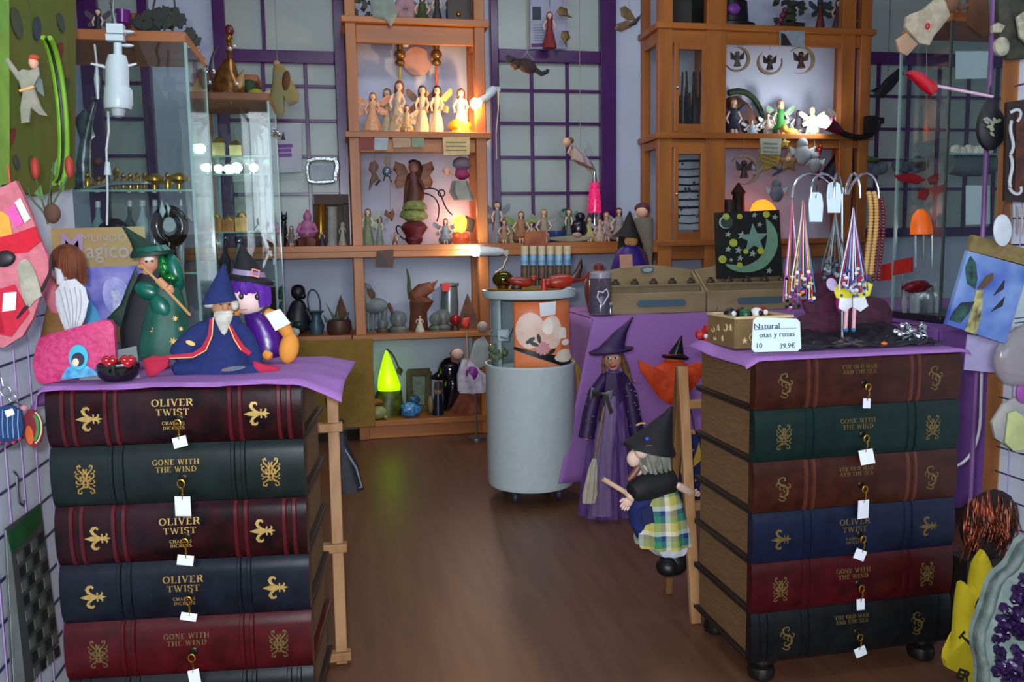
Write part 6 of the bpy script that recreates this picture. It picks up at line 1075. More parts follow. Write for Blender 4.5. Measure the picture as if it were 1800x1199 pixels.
d = D('glass_trinket', 'small green and white glass trinket at the feet of the black monkey', 'trinket', 522, 0, 4.86, z=ZC); y = d.y0; d.ell(520, y-9, (7, 6, 9)); d.done('white_drop', M('#c4d4d0', .1)); d.ell(524, y-20, (9, 7, 7)); d.done('green_top', M('#143a28', .15))
# ---- tier D near the floor
d = D('lava_lamp', 'glowing lime green teardrop lamp on the bottom tier', 'lamp', 684, 0, 4.98, z=ZD); y = d.y0
d.rings([(680, y, 26, 22), (682, y-20, 26, 22), (684, y-42, 22, 18), (683, y-48, 14)], 22); d.done('dark_base', M('#566a14', .4, col2='#3a3412', scale=20)); d.rings([(684, y-42, 19, 16), (684, y-52, 20, 17), (682, y-66, 17, 15), (681, y-80, 13, 12), (680, y-100, 7, 7), (679, y-114, 1.5)], 22); d.done('glowing_drop', M('#98d800', .4, emit=1.1, ecol='#9cf000', var=0)); d.poly([(660, y-20), (652, y+2), (664, y-2), (672, y-60), (678, y-112), (664, y-50)], 4, 6); d.done('dark_leaf', M('#3a3418', .6)); d.tube(bez((679, y-116, 1.6), (690, y-112, 1.6), (700, y-90, 1.6), (704, y-70, 1.4))); d.ell(702, y-78, (6, 4, 6)); d.done('vine', M('#4a3428', .6))
l_ = bpy.data.lights.new('lava_lamp_light', 'POINT'); l_.energy = .1; l_.color = (.6, 1, .05); o = bpy.data.objects.new('lava_lamp_light', l_); COL.objects.link(o); o.parent = d.r; o.location = d.q(684, y-60, -30)
d = D('oval_sign', 'white strip with black ovals behind the lime lamp', 'sign', 648, 660, 5.12); d.poly([(643, 608), (655, 606), (658, 652), (646, 654)], 1.5); d.done('strip', PAPER); d.poly(epts(649, 618, 5, 3, 10, 30), 1, -1.4); d.poly(epts(650, 633, 5, 3, 10, 30), 1, -1.4); d.rib(epts(651, 646, 4, 4, 10), 1.6, 1, -1.4, True); d.done('oval_print', BLACK)
d = D('frog_figurine', 'pale green frog figurine in front of the lime lamp', 'figurine', 662, 0, 4.88, z=ZD); y = d.y0; d.ell(664, y-12, (18, 13, 12)); d.ell(652, y-20, (9, 9, 8)); d.dots([(649, y-28), (657, y-28)], 3.4, -4, 8, 6); d.tube([(676, y-6, 5, -6), (680, y-1, 3, -12)]); d.done('frog', M('#8a8a58', .4, var=.12), sub=1); d.ell(660, y-30, (14, 8, 6), 4, noise=.2); d.done('orange_fringe', M('#8a4a20', .8))
d = D('blue_stone', 'bright blue glittering stone cluster on the bottom tier', 'stone', 722, 0, 4.9, z=ZD); y = d.y0; d.ell(722, y-13, (18, 13, 14), 0, noise=.25, seed=3, n=11, m=8); d.done('blue_lump', M('#1a5a98', .3, col2='#5aa0d0', scale=70)); d.ell(728, y-30, (10, 8, 8), 2, noise=.3, n=9, m=6); d.done('blue_crest', M('#1e4a6a', .4))
d = D('photo_frame', 'small mossy wooden photo frame behind the blue stone', 'frame', 735, 0, 5.05, z=ZD); y = d.y0; fm = M('#4c4026', .7, var=.25, scale=40)
for a in ([(716, y-74), (756, y-76), (756, y-62), (716, y-62)], [(716, y), (754, y), (754, y-12), (716, y-12)], [(714, y), (726, y), (724, y-70), (714, y-70)], [(746, y), (757, y), (759, y-70), (748, y-70)]): d.poly(a, 5, 0, 2); d.done('frame_bar', fm)
d.poly([(724, y-10), (748, y-10), (748, y-64), (724, y-64)], 1.5, 2); d.done('photo', M('#6a7c72', .4, col2='#4a5a3a', scale=20))
d = D('black_bird', 'large glossy black bird ornament beside the photo frame', 'ornament', 792, 0, 5.0, z=ZD); y = d.y0; d.rings([(784, y, 8), (790, y-14, 10), (796, y-40, 18), (796, y-62, 22)], 18); d.ell(792, y-72, (24, 20, 24)); d.tube([(776, y-64, 11, -2), (766, y-61, 7, -2), (756, y-58, 1.5, -2)], 10); d.done('bird', M('#0a0b18', .08, coat=.8), sub=1)
d = D('nutcracker', 'small dark nutcracker figure in front of the black bird', 'figurine', 770, 0, 4.92, z=ZD); y = d.y0; d.rings([(770, y, 10), (770, y-20, 9), (770, y-34, 7), (770, y-46, 6), (770, y-48, 3)], 12); d.done('body', M('#14182a', .3)); d.ell(770, y-40, (8, 7, 9), 0); d.done('head', M('#7a5640', .5)); d.ell(757, y-18, (5, 5, 16)); d.done('arm', M('#7a6a48', .6)); d.rings([(770, y-46, 8), (770, y-58, 6)], 10); d.done('cap', M('#3a2420', .6))
pyramid('orange-brown salt pyramid at the right end of the bottom tier', 822, ZD, 4.97, 27, 56, '#7a3c2c', '#9a5a44')
d = D('tulle_fairy', 'white and pink tulle fairy with red wand above the salt pyramid', 'figurine', 828, 700, 4.72); d.rings([(832, 688, 24), (828, 660, 22), (820, 640, 10), (818, 632, 5)], 18, .2, 7); d.done('tulle', M('#a89aac', .8, col2='#c8c0cc', scale=30)); d.ell(830, 658, (12, 10, 14), -12, noise=.2); d.done('purple_bow', M('#7a2a80', .4)); d.ell(804, 622, (11, 10, 9)); d.done('head', M('#cfa896', .6)); d.poly([(822, 640), (834, 600), (850, 590), (862, 610), (856, 640), (838, 650)], 3, 6, 2); d.done('wing', M('#9aa09c', .6)); d.poly([(790, 620), (800, 612), (812, 620), (806, 640), (794, 636)], 3, 5); d.done('brown_hair', M('#6a5040', .8)); d.tube([(822, 636, 1.8, -6), (820, 580, 1.6, -8)]); d.done('wand', M('#c08a70', .6)); d.poly([(813, 560), (826, 558), (824, 572), (819, 578), (811, 570)], 4, -8, 2); d.done('red_heart', M('#e03a20', .5)); d.ell(848, 575, 10); d.done('pom_pom', M('#a89890', .9)); _q = d.q(836, 688); d.mb.tube([_q, (_q.x, _q.y, .01-d.p.z)], .005, 8); d.mb.lathe([(.05, 0), (.05, .008), (.006, .012)], 16, X4((_q.x, _q.y, .001-d.p.z))); d.done('stand', STEEL)
# ================================================================== counter shelf, right part
G4 = 'little figurines along the counter under the middle window'
YC = 4.95
for a in (
 ('silver-grey standing fairy right beside the pine post on the counter', 874, 76, '#7f868c', '#4a4a50', '#6a6e78', 'stand', None, .8),
 ('tan sitting elf, second on the counter right of the pine post', 886, 46, '#9a7a5c', '#7a4a28', None, 'sit', '#8a8270', 1.1),
 ('small pinkish elf with dark wings left of the green-winged fairy', 899, 34, '#a88a78', '#5a3a24', '#3a3438', 'sit', None, 1.2),
 ('fairy with spiky lime green wings on the counter', 916, 62, '#9c6a48', '#7a4420', '#7d8c3a', 'sit', '#5c4a3a', 1.2),
 ('small fairy with dark pointed wings above the orange card box', 934, 40, '#b09a8c', '#5a4434', '#2e2634', 'sit', None, 1.0),
 ('long blond-haired fairy holding a pale blue drop', 956, 66, '#9a8a78', '#a87c3c', '#8a8c88', 'sit', '#8d8a80', 1.0),
 ('grey-green fairy with a raised arm next to the green ball lamp', 1000, 60, '#5a6a5c', '#6a5038', '#5d7a68', 'stand', None, .7),
 ('fairy in pale yellow dress left of the magenta lamp', 1036, 48, '#b3a466', '#a07a4c', None, 'sit', '#9a8f60', 1.2),
 ('blond pale pink fairy in front of the magenta lamp', 1054, 44, '#b39a90', '#a8865a', '#a09890', 'sit', None, 1.1),
 ('reddish-blond fairy right of the magenta lamp', 1066, 58, '#b08c84', '#b07c4c', '#9a8c84', 'sit', '#5c4c44', 1.0),
 ('large grey-winged fairy with brown hair at the right end of the counter', 1088, 66, '#8d8a88', '#6a3a20', '#8f9498', 'sit', '#7a7c7c', 1.1)):
    fairy(a[0], a[1], ZB, YC+.03*((a[1] // 7) % 3), a[2], a[3], a[4], a[5], pose=a[6], rock=a[7], wid=a[8], group=G4)
d = D('blue_bowl', 'small deep blue bowl on the counter between the fairies', 'bowl', 977, 0, 4.97, z=ZB); y = d.y0; d.rings([(977, y, 12), (977, y-10, 16), (977, y-20, 17), (977, y-19, 14), (977, y-8, 9)], 18); d.done('bowl', M('#2c3c74', .35, var=.2))
d = D('driftwood_boat', 'long pale driftwood boat lying on the counter front', 'ornament', 1000, 0, 4.89, z=ZB); y = d.y0; d.tube([(966, y-6, 2), (985, y-5, 5), (1005, y-5, 6), (1025, y-6, 5), (1040, y-9, 2)], 8, .6); d.done('hull', M('#8d8470', .8, var=.15)); d.ell(1014, y-12, (9, 6, 5)); d.done('sleeping_figure', M('#a88a74', .7))
d = D('ball_lamp', 'dark green glossy ball on a small branch stand on the counter', 'ornament', 993, 0, 5.03, z=ZB); y = d.y0; d.tube([(992, y, 4), (990, y-20, 3), (993, y-38, 2)]); d.tube([(990, y-16, 2), (1004, y-26, 2)]); d.done('branch', M('#4a3c2c', .7)); d.ell(993, y-50, 9); d.done('green_ball', M('#14503c', .08))
d = D('dragon_figurine', 'dark purple dragon figurine with glossy belly left of the magenta lamp', 'figurine', 1018, 0, 4.98, z=ZB); y = d.y0; d.ell(1018, y-22, (15, 11, 18), 0, noise=.12); d.ell(1020, y-44, (9, 8, 8)); d.tube([(1030, y-12, 5), (1040, y-6, 3), (1034, y-2, 1.5)]); d.done('body', M('#1c1424', .2, var=.3)); 
for s_ in (-1, 1): d.poly([(1018+s_*8, y-30), (1018+s_*18, y-52), (1018+s_*26, y-40), (1018+s_*20, y-26)], 2, 5); d.done('wing', M('#241a2c', .4))
d = D('glitter_lamp', 'tapering magenta glitter lamp on silver cone glowing on the counter', 'lamp', 1046, 0, 5.04, z=ZB); y = d.y0; d.rings([(1045, y, 13), (1045, y-20, 9), (1045, y-48, 5), (1045, y-54, 8)], 16); d.done('silver_base', SILVER); d.rings([(1045, y-50, 11.5), (1045, y-54, 12), (1045, y-80, 10.5), (1045, y-104, 7.5)], 18); d.done('magenta_glass', M('#d0105a', .15, emit=.3, ecol='#e01060', col2='#f04a88', scale=70)); d.rings([(1045, y-104, 5), (1045, y-122, 2.5), (1045, y-126, .6)], 12); d.done('silver_cap', SILVER)
# ================================================================== counter shelf, left part
for x, h, c, lab in ((540, 62, '#a8628c', 'pink seated buddha figurine in front of the gilt niche'), (476, 56, '#8a5a80', 'mauve seated buddha figurine seen through the second showcase')):
    d = D('buddha_figurine', lab, 'figurine', x, 0, 4.96, 'seated buddha figurines on the counter', z=ZB); y = d.y0; d.rings([(x, y, h*.3, h*.24), (x, y-h*.14, h*.32, h*.26), (x, y-h*.24, h*.22, h*.2)], 16, .08, 8); d.done('red_lotus_base', M('#5a2418', .5, var=.2)); d.ell(x, y-h*.36, (h*.27, h*.2, h*.16)); d.ell(x, y-h*.56, (h*.2, h*.16, h*.2)); d.ell(x, y-h*.82, (h*.12, h*.12, h*.15)); d.ell(x, y-h*.99, (h*.05, h*.05, h*.05)); d.done('body', M(c, .5, var=.15), sub=1)
    for s_ in (-1, 1): d.tube([(x+s_*h*.17, y-h*.62, h*.06), (x+s_*h*.27, y-h*.42, h*.055, -h*.1), (x+s_*h*.08, y-h*.34, h*.045, -h*.22)]); d.done('arm', M(c, .5, var=.15))
d = D('gilt_niche', 'brown wooden niche with gold pillar and white column on the counter', 'ornament', 583, 0, 5.08, z=ZB); y = d.y0; d.box(552, y-90, 612, y-72, -8, 10); d.box(606, y-74, 613, y, -8, 10); d.box(552, y-74, 612, y, 6, 10); d.done('niche', M('#3a2418', .6, var=.2)); d.rings([(564, y, 10), (564, y-6, 8), (564, y-70, 8), (564, y-73, 10)], 14); d.done('gold_pillar', M('#b07a2a', .25, .8)); d.rings([(584, y, 10), (584, y-5, 8), (584, y-64, 8), (584, y-68, 10)], 14, .05, 9); d.done('white_column', M('#9a9a94', .6))
fairy('small white praying statue inside the brown niche', 602, ZB, 5.0, 42, '#a8a294', '#a8a294', None, '#a8a294', name='praying_statue', wid=.9)
fairy('grey child figurine beside the pink buddha', 512, ZB, 4.95, 40, '#6a5c5e', '#4a3c38', None, pose='sit', name='child_figurine', rock='#7a5a2c')
fairy('small dark blue figurine left of the white column', 566, ZB, 4.9, 26, '#1c2040', '#3a3440', None, name='child_figurine', wid=1.3)
d = D('dark_cat', 'slim dark cat figurine behind the grey child on the counter', 'figurine', 497, 0, 5.03, z=ZB); y = d.y0; d.rings([(497, y, 9), (497, y-20, 9), (498, y-38, 5), (499, y-44, 5)], 12); d.ell(499, y-50, 6); d.rings([(496, y-54, 2), (495, y-62, .4)], 6); d.rings([(503, y-54, 2), (504, y-62, .4)], 6); d.done('cat', M('#15131a', .3))
d = D('photo_frame', 'crinkled silver foil frame on the left middle window', 'frame', 565, 300, 5.08)
for pts in (bez((540, 284, 4), (560, 274, 5), (580, 282, 4), (592, 280, 4), n=7), bez((590, 282, 5), (598, 295, 6), (586, 305, 5), (590, 318, 4), n=7), bez((542, 318, 3), (556, 322, 4), (575, 320, 4), (588, 318, 3), n=7), bez((542, 286, 3), (538, 300, 3), (543, 318, 3), n=6)): d.tube(pts, 6)
d.done('foil_edge', M('#c9d6da', .15, .9, bump=.6, scale=90)); d.poly([(545, 290), (586, 288), (586, 316), (546, 318)], 1.5, 1); d.done('pale_picture', M('#8d96a0', .5))
d = D('window_notice', 'white notice with purple print taped to the left middle window', 'notice', 504, 260, 5.10); d.poly([(479, 219), (530, 216), (531, 302), (480, 305)], 1.5); d.done('sheet', M('#b0b2bc', .7, var=.03))
for k, (a, b) in enumerate(((489, 514), (489, 512), (490, 513))): d.rib([(a, 257+8*k), (b, 256+8*k)], 6, .8, -1.4)
d.done('purple_print', M('#7a4a96', .7)); d.poly([(496, 238), (498, 230), (500, 238), (502, 246), (494, 246)], .8, -1.4); d.done('candle_print', M('#4a3c60', .7))
# hanging tulle sprite and bead garland
d = hang('hanging_fairy', 'grey and yellow petal fairy hanging before the left middle window', 'ornament', 488, 120, 4.8, 4); d.poly([(486, 106), (500, 118), (512, 140), (525, 165), (522, 180), (508, 186), (500, 170), (498, 200), (492, 210), (478, 206), (470, 185), (478, 150), (480, 120)], 5, 0, 7); d.done('petal_cloak', M('#7c7a5c', .8, col2='#8d7a3c', scale=20)); d.ell(503, 142, (7, 6, 18), -8, -8); d.done('brown_sash', M('#5c3c1c', .8)); d.ell(450, 165, (14, 9, 9), 0, noise=.25); d.done('yellow_flower', M('#9a9430', .7)); d.ell(438, 152, (12, 9, 12), 3, noise=.25); d.done('green_leaves', M('#2e4424', .7)); d.tube([(480, 160, 3), (462, 166, 3)]); d.done('arm', SKIN); d.ell(486, 112, 6); d.done('cap', M('#b08a58', .7))
d = D('bead_garland', 'silver bead garland trailing down from the showcase top to the window', 'garland', 345, 84, 4.3); gp_ = bez((344, 82), (372, 150), (430, 160), (450, 200), (492, 236), n=34); d.tube([(x, y, 1.2) for x, y in gp_], 5); d.done('string', M('#6a6a60', .5)); rn = random.Random(21); d.dots([(x+rn.uniform(-3, 3), y+rn.uniform(-3, 3)) for x, y in gp_], 4.2, 0, 8, 6); d.done('silver_beads', M('#c8d0cc', .12, .9))['kind'] = 'stuff'; d.rib([(x, y+6) for x, y in gp_[12:]], [6+3*sin(k) for k in range(len(gp_)-12)], 3, 3); d.done('bronze_ribbon', M('#7a5a30', .4, .4))
# ================================================================== right-hand unit, middle tier
YR = 4.98
d = D('fairy_house', 'brown leaf-shaped fairy slide with mossy green top in the right-hand unit', 'ornament', 1320, 0, 5.04, z=ZR); y = d.y0; d.poly([(1278, y), (1280, y-70), (1292, y-72), (1312, y-58), (1332, y-28), (1348, y-8), (1356, y)], 16, 0, 3); d.done('brown_leaf', M('#5a2c12', .6, col2='#3e1c0c', scale=16)); d.tube(bez((1280, y-78, 5), (1310, y-90, 6), (1334, y-70, 5), (1342, y-30, 4), n=10)); d.done('mossy_vine', M('#23351a', .8, bump=.4, scale=60)); d.poly([(1312, y-58), (1334, y-66), (1345, y-24), (1332, y-28)], 3, 8); d.done('grey_panel', M('#80848c', .6))
G5 = 'fairies on the spotlit tier of the right-hand unit'
for a in (
 ('tall fairy in dark blue and purple on the brown leaf slide', 1290, 74, '#1c2a40', '#7a5a34', '#3a3450', 'sit', '#4a2c3a', .9),
 ('pale blue crouching fairy at the foot of the brown leaf slide', 1322, 32, '#8fa0ac', '#8a7a68', '#a0acb4', 'sit', None, 1.6),
 ('small white-winged fairy between the slide and the green fairy', 1350, 46, '#a0948a', '#7a4a3c', '#b8bcb8', 'sit', None, 1.0),
 ('fairy in bright green dress with blond hair on the spotlit tier', 1372, 72, '#2f7a34', '#a8844a', '#6f8a70', 'sit', '#3c4a2c', .95),
 ('dark winged dragon rider fairy behind the golden dog', 1404, 52, '#2c2a34', '#3a342c', '#3c3c48', 'sit', '#2c2c30', 1.3),
 ('cream fairy right beside the glowing bulb', 1428, 56, '#c9b98c', '#b89a5c', '#c8c4ac', 'sit', '#8a9aa0', 1.1),
 ('pale green fairy with raised wings standing right of the bulb', 1477, 52, '#83a890', '#9a8a78', '#9a8c88', 'stand', None, 1.1)):
    fairy(a[0], a[1], ZR, YR-.06*(a[1] > 1420), a[2], a[3], a[4], a[5], pose=a[6], rock=a[7], wid=a[8], group=G5)
d = D('golden_dog', 'small golden lying dog figurine in front of the dark dragon rider', 'figurine', 1388, 0, 4.9, z=ZR); y = d.y0; d.ell(1390, y-6, (14, 7, 6)); d.ell(1378, y-12, (7, 6, 6)); d.tube([(1380, y-3, 3, -5), (1372, y-2, 2.4, -7)]); d.tube([(1402, y-5, 2), (1410, y-9, 1)]); d.done('dog', M('#b0862c', .4), sub=1)
# gooseneck lamp
d = D('desk_lamp', 'black gooseneck lamp with burgundy shade and bright white bulb', 'lamp', 1530, 215, 4.78); d.tube(bez((1545, 212, 5), (1540, 250, 5), (1500, 246, 5), (1474, 230, 5), n=10)); d.done('gooseneck', BLACK); d.box(1522, 204, 1538, 236, -6, 8); d.box(1532, 207, 1552, 217, -4, 4); d.done('clamp', BLACK); d.tube([(1478, 232, 6), (1466, 224, 10), (1455, 217, 12)], 14); d.done('shade', M('#5a1428', .4)); d.ell(1446, 213, 11, -3); d.done('bulb', M('#ffffff', .3, emit=30, ecol='#f6fbff', var=0))
l_ = bpy.data.lights.new('desk_lamp_light', 'SPOT'); l_.energy = 5; l_.color = (.95, .98, 1); l_.shadow_soft_size = .03; l_.spot_size = rad(150); l_.spot_blend = .7; o = bpy.data.objects.new('desk_lamp_light', l_); COL.objects.link(o); o.parent = d.r; o.location = d.q(1432, 208, -3); o.rotation_euler = (P(1350, 200, 5.1)-d.p-o.location).to_track_quat('-Z', 'Y').to_euler()
def moon(label, x, y, r, a, Y, fig, top): 
    d = hang('moon_charm', label, 'ornament', x, y-r, Y, top); d.r['group'] = 'moon charms hanging in the right-hand unit'; d.poly(mpts(x, y, r, a), 5); d.done('crescent', M('#a89a78', .35, .5)); d.rings([(x, y+r*.55, r*.3), (x, y+r*.1, r*.16), (x, y-r*.12, r*.2), (x, y-r*.25, r*.08)], 10); d.ell(x, y-r*.42, r*.2); d.done('fairy_body', M(fig, .6))
    for s_ in (-1, 1): d.poly([(x, y-r*.1), (x+s_*r*.55, y-r*.6), (x+s_*r*.5, y), (x+s_*r*.1, y+r*.1)], 2, 4); d.done('wing', M('#3a342c', .5))
moon('crescent moon charm with grey fairy, left of the three hanging moons', 1296, 104, 22, 160, 4.9, '#4a4c44', 74); moon('round crescent charm with dark butterfly, middle of the three hanging moons', 1353, 110, 22, 70, 4.9, '#3a2c24', 74); moon('crescent moon charm with red-brown fairy, right of the three hanging moons', 1408, 106, 24, 190, 4.9, '#4a2420', 74)
# lower tier of the right-hand unit
moon('large crescent charm with dark dragon hanging above the starry box', 1308, 298, 26, 200, 4.84, '#2c1c22', 238)
d = D('dark_castle', 'dark reddish castle ornament half hidden behind the starry box', 'ornament', 1290, 0, 4.95, z=ZB); y = d.y0; d.rings([(1282, y, 12), (1282, y-70, 12)], 10); d.rings([(1298, y, 12), (1298, y-78, 10), (1298, y-82, 13), (1298, y-100, 1)], 10); d.done('towers', M('#2c1412', .6, var=.3))
for lab, x, y, r, c, k in (('silver dragonfly charm hanging on a wire beside the yellow paper', 1335, 300, 12, '#8a94a0', 0), ('grey furry mouse charm hanging beside the chrome stand', 1365, 340, 15, '#6a7078', 1), ('blue dragon charm hanging below the yellow paper', 1372, 300, 14, '#2c4a5c', 0), ('white fluffy angel charm above the necklace stand', 1410, 272, 18, '#9aa0a4', 1), ('tan star-shaped doll charm left of the fluffy angel', 1385, 285, 16, '#8a6a40', 2), ('second fluffy grey angel charm right of the first', 1432, 290, 14, '#848c90', 1), ('yellow star charm hanging at the right-hand shelf edge', 1378, 252, 9, '#b09a28', 2)):
    d = hang('hanging_charm', lab, 'ornament', x, y-r, 4.84, 238)
    if k == 0:
        d.tube([(x-r, y+r*.6, 1.6), (x, y, 3), (x+r*.8, y-r*.6, 2)]); d.ell(x+r*.8, y-r*.7, 3.5); d.done('body', M(c, .4))
        for s_ in (-1, 1): d.poly([(x, y), (x+s_*r, y-r*.9), (x+s_*r*1.2, y-r*.3)], 2, 2); d.done('wing', M(c, .4, var=.3))
    elif k == 1: d.ell(x, y, (r*.8, r*.6, r), 0, noise=.15); d.ell(x, y-r*1.1, r*.55); d.done('body', M(c, .9, var=.1)); d.poly([(x-r*.3, y-r*.4), (x-r*1.3, y-r*.8), (x-r*1.1, y+r*.2)], 3, 4, 2); d.done('wing', M('#b4b8b8', .8)); d.poly([(x+r*.3, y-r*.4), (x+r*1.3, y-r*.8), (x+r*1.1, y+r*.2)], 3, 4, 2); d.done('wing', M('#b4b8b8', .8))
    else: d.poly(spts(x, y, r*1.2, 5, 90, r*.6), 4, 0, 3); d.done('star_body', M(c, .7)); d.ell(x, y-r*.3, r*.3, -5); d.done('face', SKIN)
d = D('birdhouse', 'dark navy birdhouse with yellow roof edge behind the necklace stand', 'ornament', 1480, 320, 4.93); d.poly([(1450, 300), (1482, 258), (1512, 300), (1508, 318), (1456, 318)], 18, 0, 4); d.done('roof', M('#12142c', .7)); d.poly([(1462, 318), (1502, 318), (1502, 345), (1462, 345)], 14); d.done('house', M('#7a5a40', .7)); d.poly(spts(1484, 262, 12, 5, 70), 3, -12); d.done('yellow_star', M('#9a8428', .6)); d.tube([(1482, 345, 3, 0), (1482, 432, 3, 0)]); d.done('post', PINE)
d = D('red_bead_string', 'dark red bead string hanging in front of the navy birdhouse', 'necklace', 1440, 260, 4.84); d.dots([(1442-6*sin(k*.3), 258+6*k) for k in range(10)], 4, 0, 8, 6); d.done('beads', M('#7a0c18', .15))['kind'] = 'stuff'; d.tube([(1442, 256, .8), (1442, 238, .8)]); d.done('thread', BLACK)
for lab, x, y, r in (('grey plush cloud with green tinsel left of the right showcase edge', 1525, 295, 24), ('grey plush cloud behind the right showcase glass', 1600, 290, 22)):
    d = D('plush_cloud', lab, 'ornament', x, y+r, 4.95); 
    for k in range(5): d.ell(x-r+r*.5*k, y+(k % 2)*4, (r*.5, r*.4, r*.5), 0)
    d.done('cloud', M('#5f6a74', .9, var=.1), sub=1)
    if x < 1560: d.ell(x+6, y-r*.6, (16, 8, 5), -4, noise=.4); d.done('green_tinsel', M('#4a6a34', .4))
    else: d.ell(x+14, y-6, (9, 8, 10), -12); d.done('teddy_face', M('#5c4a3a', .8))
# behind the glazed doors
d = D('wand_bundle', 'bundle of dark wands and grey cords behind the upper glazed door', 'wands', 1212, 0, 5.0, z=ZR); y = d.y0; rn = random.Random(5)
for i in range(24): x = 1187+rn.uniform(0, 48); d.tube([(x, y, 3.2, rn.uniform(-10, 20)), (x+rn.uniform(-4, 4), y-rn.uniform(60, 116), 1.8, rn.uniform(-6, 14))], 6); d.done('wand', M(('#14110f', '#3a2c22', '#4c4438', '#22262a', '#5a2c1c')[i % 5], .5))
d = D('jewellery_card', 'pale board with rows of black earrings behind the lower glazed door', 'jewellery', 1212, 405, 5.08); d.poly([(1182, 262), (1240, 262), (1240, 404), (1182, 404)], 2); d.done('board', M('#c0c4d4', .7)); rn = random.Random(15)
for k in range(10): d.rib([(1184+rn.uniform(0, 8), 270+13.5*k), (1210, 270+13.5*k+rn.uniform(-2, 2)), (1238-rn.uniform(0, 8), 269+13.5*k)], rn.choice((2, 3, 4)), 1.5, -2); d.done('earring_row', M('#15151c', .4))
d.dots([(rn.uniform(1186, 1236), rn.uniform(270, 400)) for _ in range(26)], 2.6, -3); d.done('beads', SILVER)['kind'] = 'stuff'
# ================================================================== top shelves
G6 = 'things on the top board of the open unit'
d = D('grey_leaf_doll', 'pale grey leaf fairy slumped over the top board of the open unit', 'figurine', 680, 0, 4.87, z=2.336); y = d.y0; d.poly([(655, y), (650, y-30), (668, y-44), (690, y-34), (700, y-8), (692, y+8), (686, y+16), (676, y+4)], 6, -10, 5); d.done('leaf_skirt', M('#8d968a', .8, col2='#7a8478', scale=20)); d.tube([(668, y-36, 6), (672, y-60, 5)]); d.done('body', M('#7c8478', .8))
d = D('dark_foliage', 'dark ivy bunch at the left of the open unit top', 'plant', 636, 0, 4.98, z=2.336); y = d.y0; rn = random.Random(31)
for k in range(26): x_, y_ = 636+rn.uniform(-18, 20), y-rn.uniform(2, 52); d.poly(rot2([(x_-6, y_), (x_, y_-5), (x_+7, y_), (x_, y_+5)], x_, y_, rn.uniform(0, 180)), 1.5, rn.uniform(-12, 12)); d.done('leaf', M(('#1c2a14', '#2e3a20', '#4a3a24')[k % 3], .6))
d = D('pink_flower', 'dusty pink fabric flower on the open unit top', 'flower', 712, 0, 5.0, z=2.336); y = d.y0; 
for k in range(6): a = 2*pi*k/6; d.ell(712+13*cos(a), y-26+12*sin(a), (11, 7, 10), 0); d.done('petal', M('#a8828a', .8, var=.1))
d.tube([(712, y, 4), (712, y-20, 3)]); d.done('stem', M('#3a4028', .7))
fairy('green and brown elf on the open unit top', 742, 2.336, 4.98, 60, '#3a4a24', '#5a3a24', '#5a4c34', pose='sit', rock='#3a2c20', wid=1.1)
fairy('dark figurine with silver trim on the open unit top', 768, 2.336, 4.98, 58, '#2a2a2c', '#3a2418', '#8a9090', wid=1.0)
d = D('dark_casket', 'dark brown carved casket at the right of the open unit top', 'box', 806, 0, 4.98, z=2.336); y = d.y0; d.box(786, y-42, 826, y, -16, 16); d.done('casket', M('#2a1810', .5, var=.2)); d.rings([(806, y-42, 20, 15), (806, y-54, 14, 10), (806, y-56, 4)], 14); d.done('domed_lid', M('#331d12', .5)); d.ell(806, y-20, (4, 3, 4), -17); d.done('clasp', GOLD)
d = D('dark_planter', 'square dark planter at the left of the right-hand unit top', 'planter', 1206, 0, 4.98, z=2.361); y = d.y0; d.rings([(1206, y, 34, 24), (1206, y-30, 35, 25), (1206, y-52, 34, 24), (1206, y-50, 28, 20)], 4, 0, 9); d.done('planter', M('#15160f', .6, var=.3))
d = D('hat_box', 'black round hat box with glowing purple lid on the right-hand unit top', 'box', 1290, 0, 4.98, z=2.361); y = d.y0; d.rings([(1290, y, 38, 28), (1290, y-10, 38, 28), (1290, y-14, 26, 20), (1290, y-50, 24, 18)], 22); d.done('box', M('#0c0b10', .4)); d.ell(1290, y-38, (12, 6, 10), -19); d.done('purple_window', M('#7a3a9a', .4))
d = D('flower_basket', 'green foliage arrangement with pink blooms on the right-hand unit top', 'plant', 1388, 0, 4.98, z=2.361); y = d.y0; rn = random.Random(33); d.rings([(1388, y, 24), (1388, y-12, 26)], 14, .06, 7); d.done('basket', M('#2a1a10', .8))
for k in range(40): x_, y_ = 1388+rn.uniform(-26, 24), y-rn.uniform(8, 58); d.poly(rot2([(x_-7, y_), (x_, y_-6), (x_+8, y_), (x_, y_+5)], x_, y_, rn.uniform(0, 180)), 1.5, rn.uniform(-14, 14)); d.done('leaf', M(('#223018', '#33401f', '#2a2a1c')[k % 3], .7))
for k in range(4): d.ell(1368+k*4, y-12-9*k, 5, -14, noise=.2); d.done('bloom', M('#6a2440', .6))
fairy('thin dark tree-figure in a red pot on the right-hand unit top', 1442, 2.361, 4.95, 60, '#5a1c18', '#22302c', '#2c3c3a', '#22302c', wid=.9, name='tree_figurine')
fairy('mauve-robed figurine beside the outer post on the right-hand unit top', 1474, 2.361, 4.98, 62, '#4c3440', '#3a2c20', '#4a3c3a', wid=1.2)
fairy('small green elf at the right end of the right-hand unit top', 1500, 2.361, 4.95, 40, '#2c4a22', '#4a5a2c', None, pose='sit', wid=1.3)
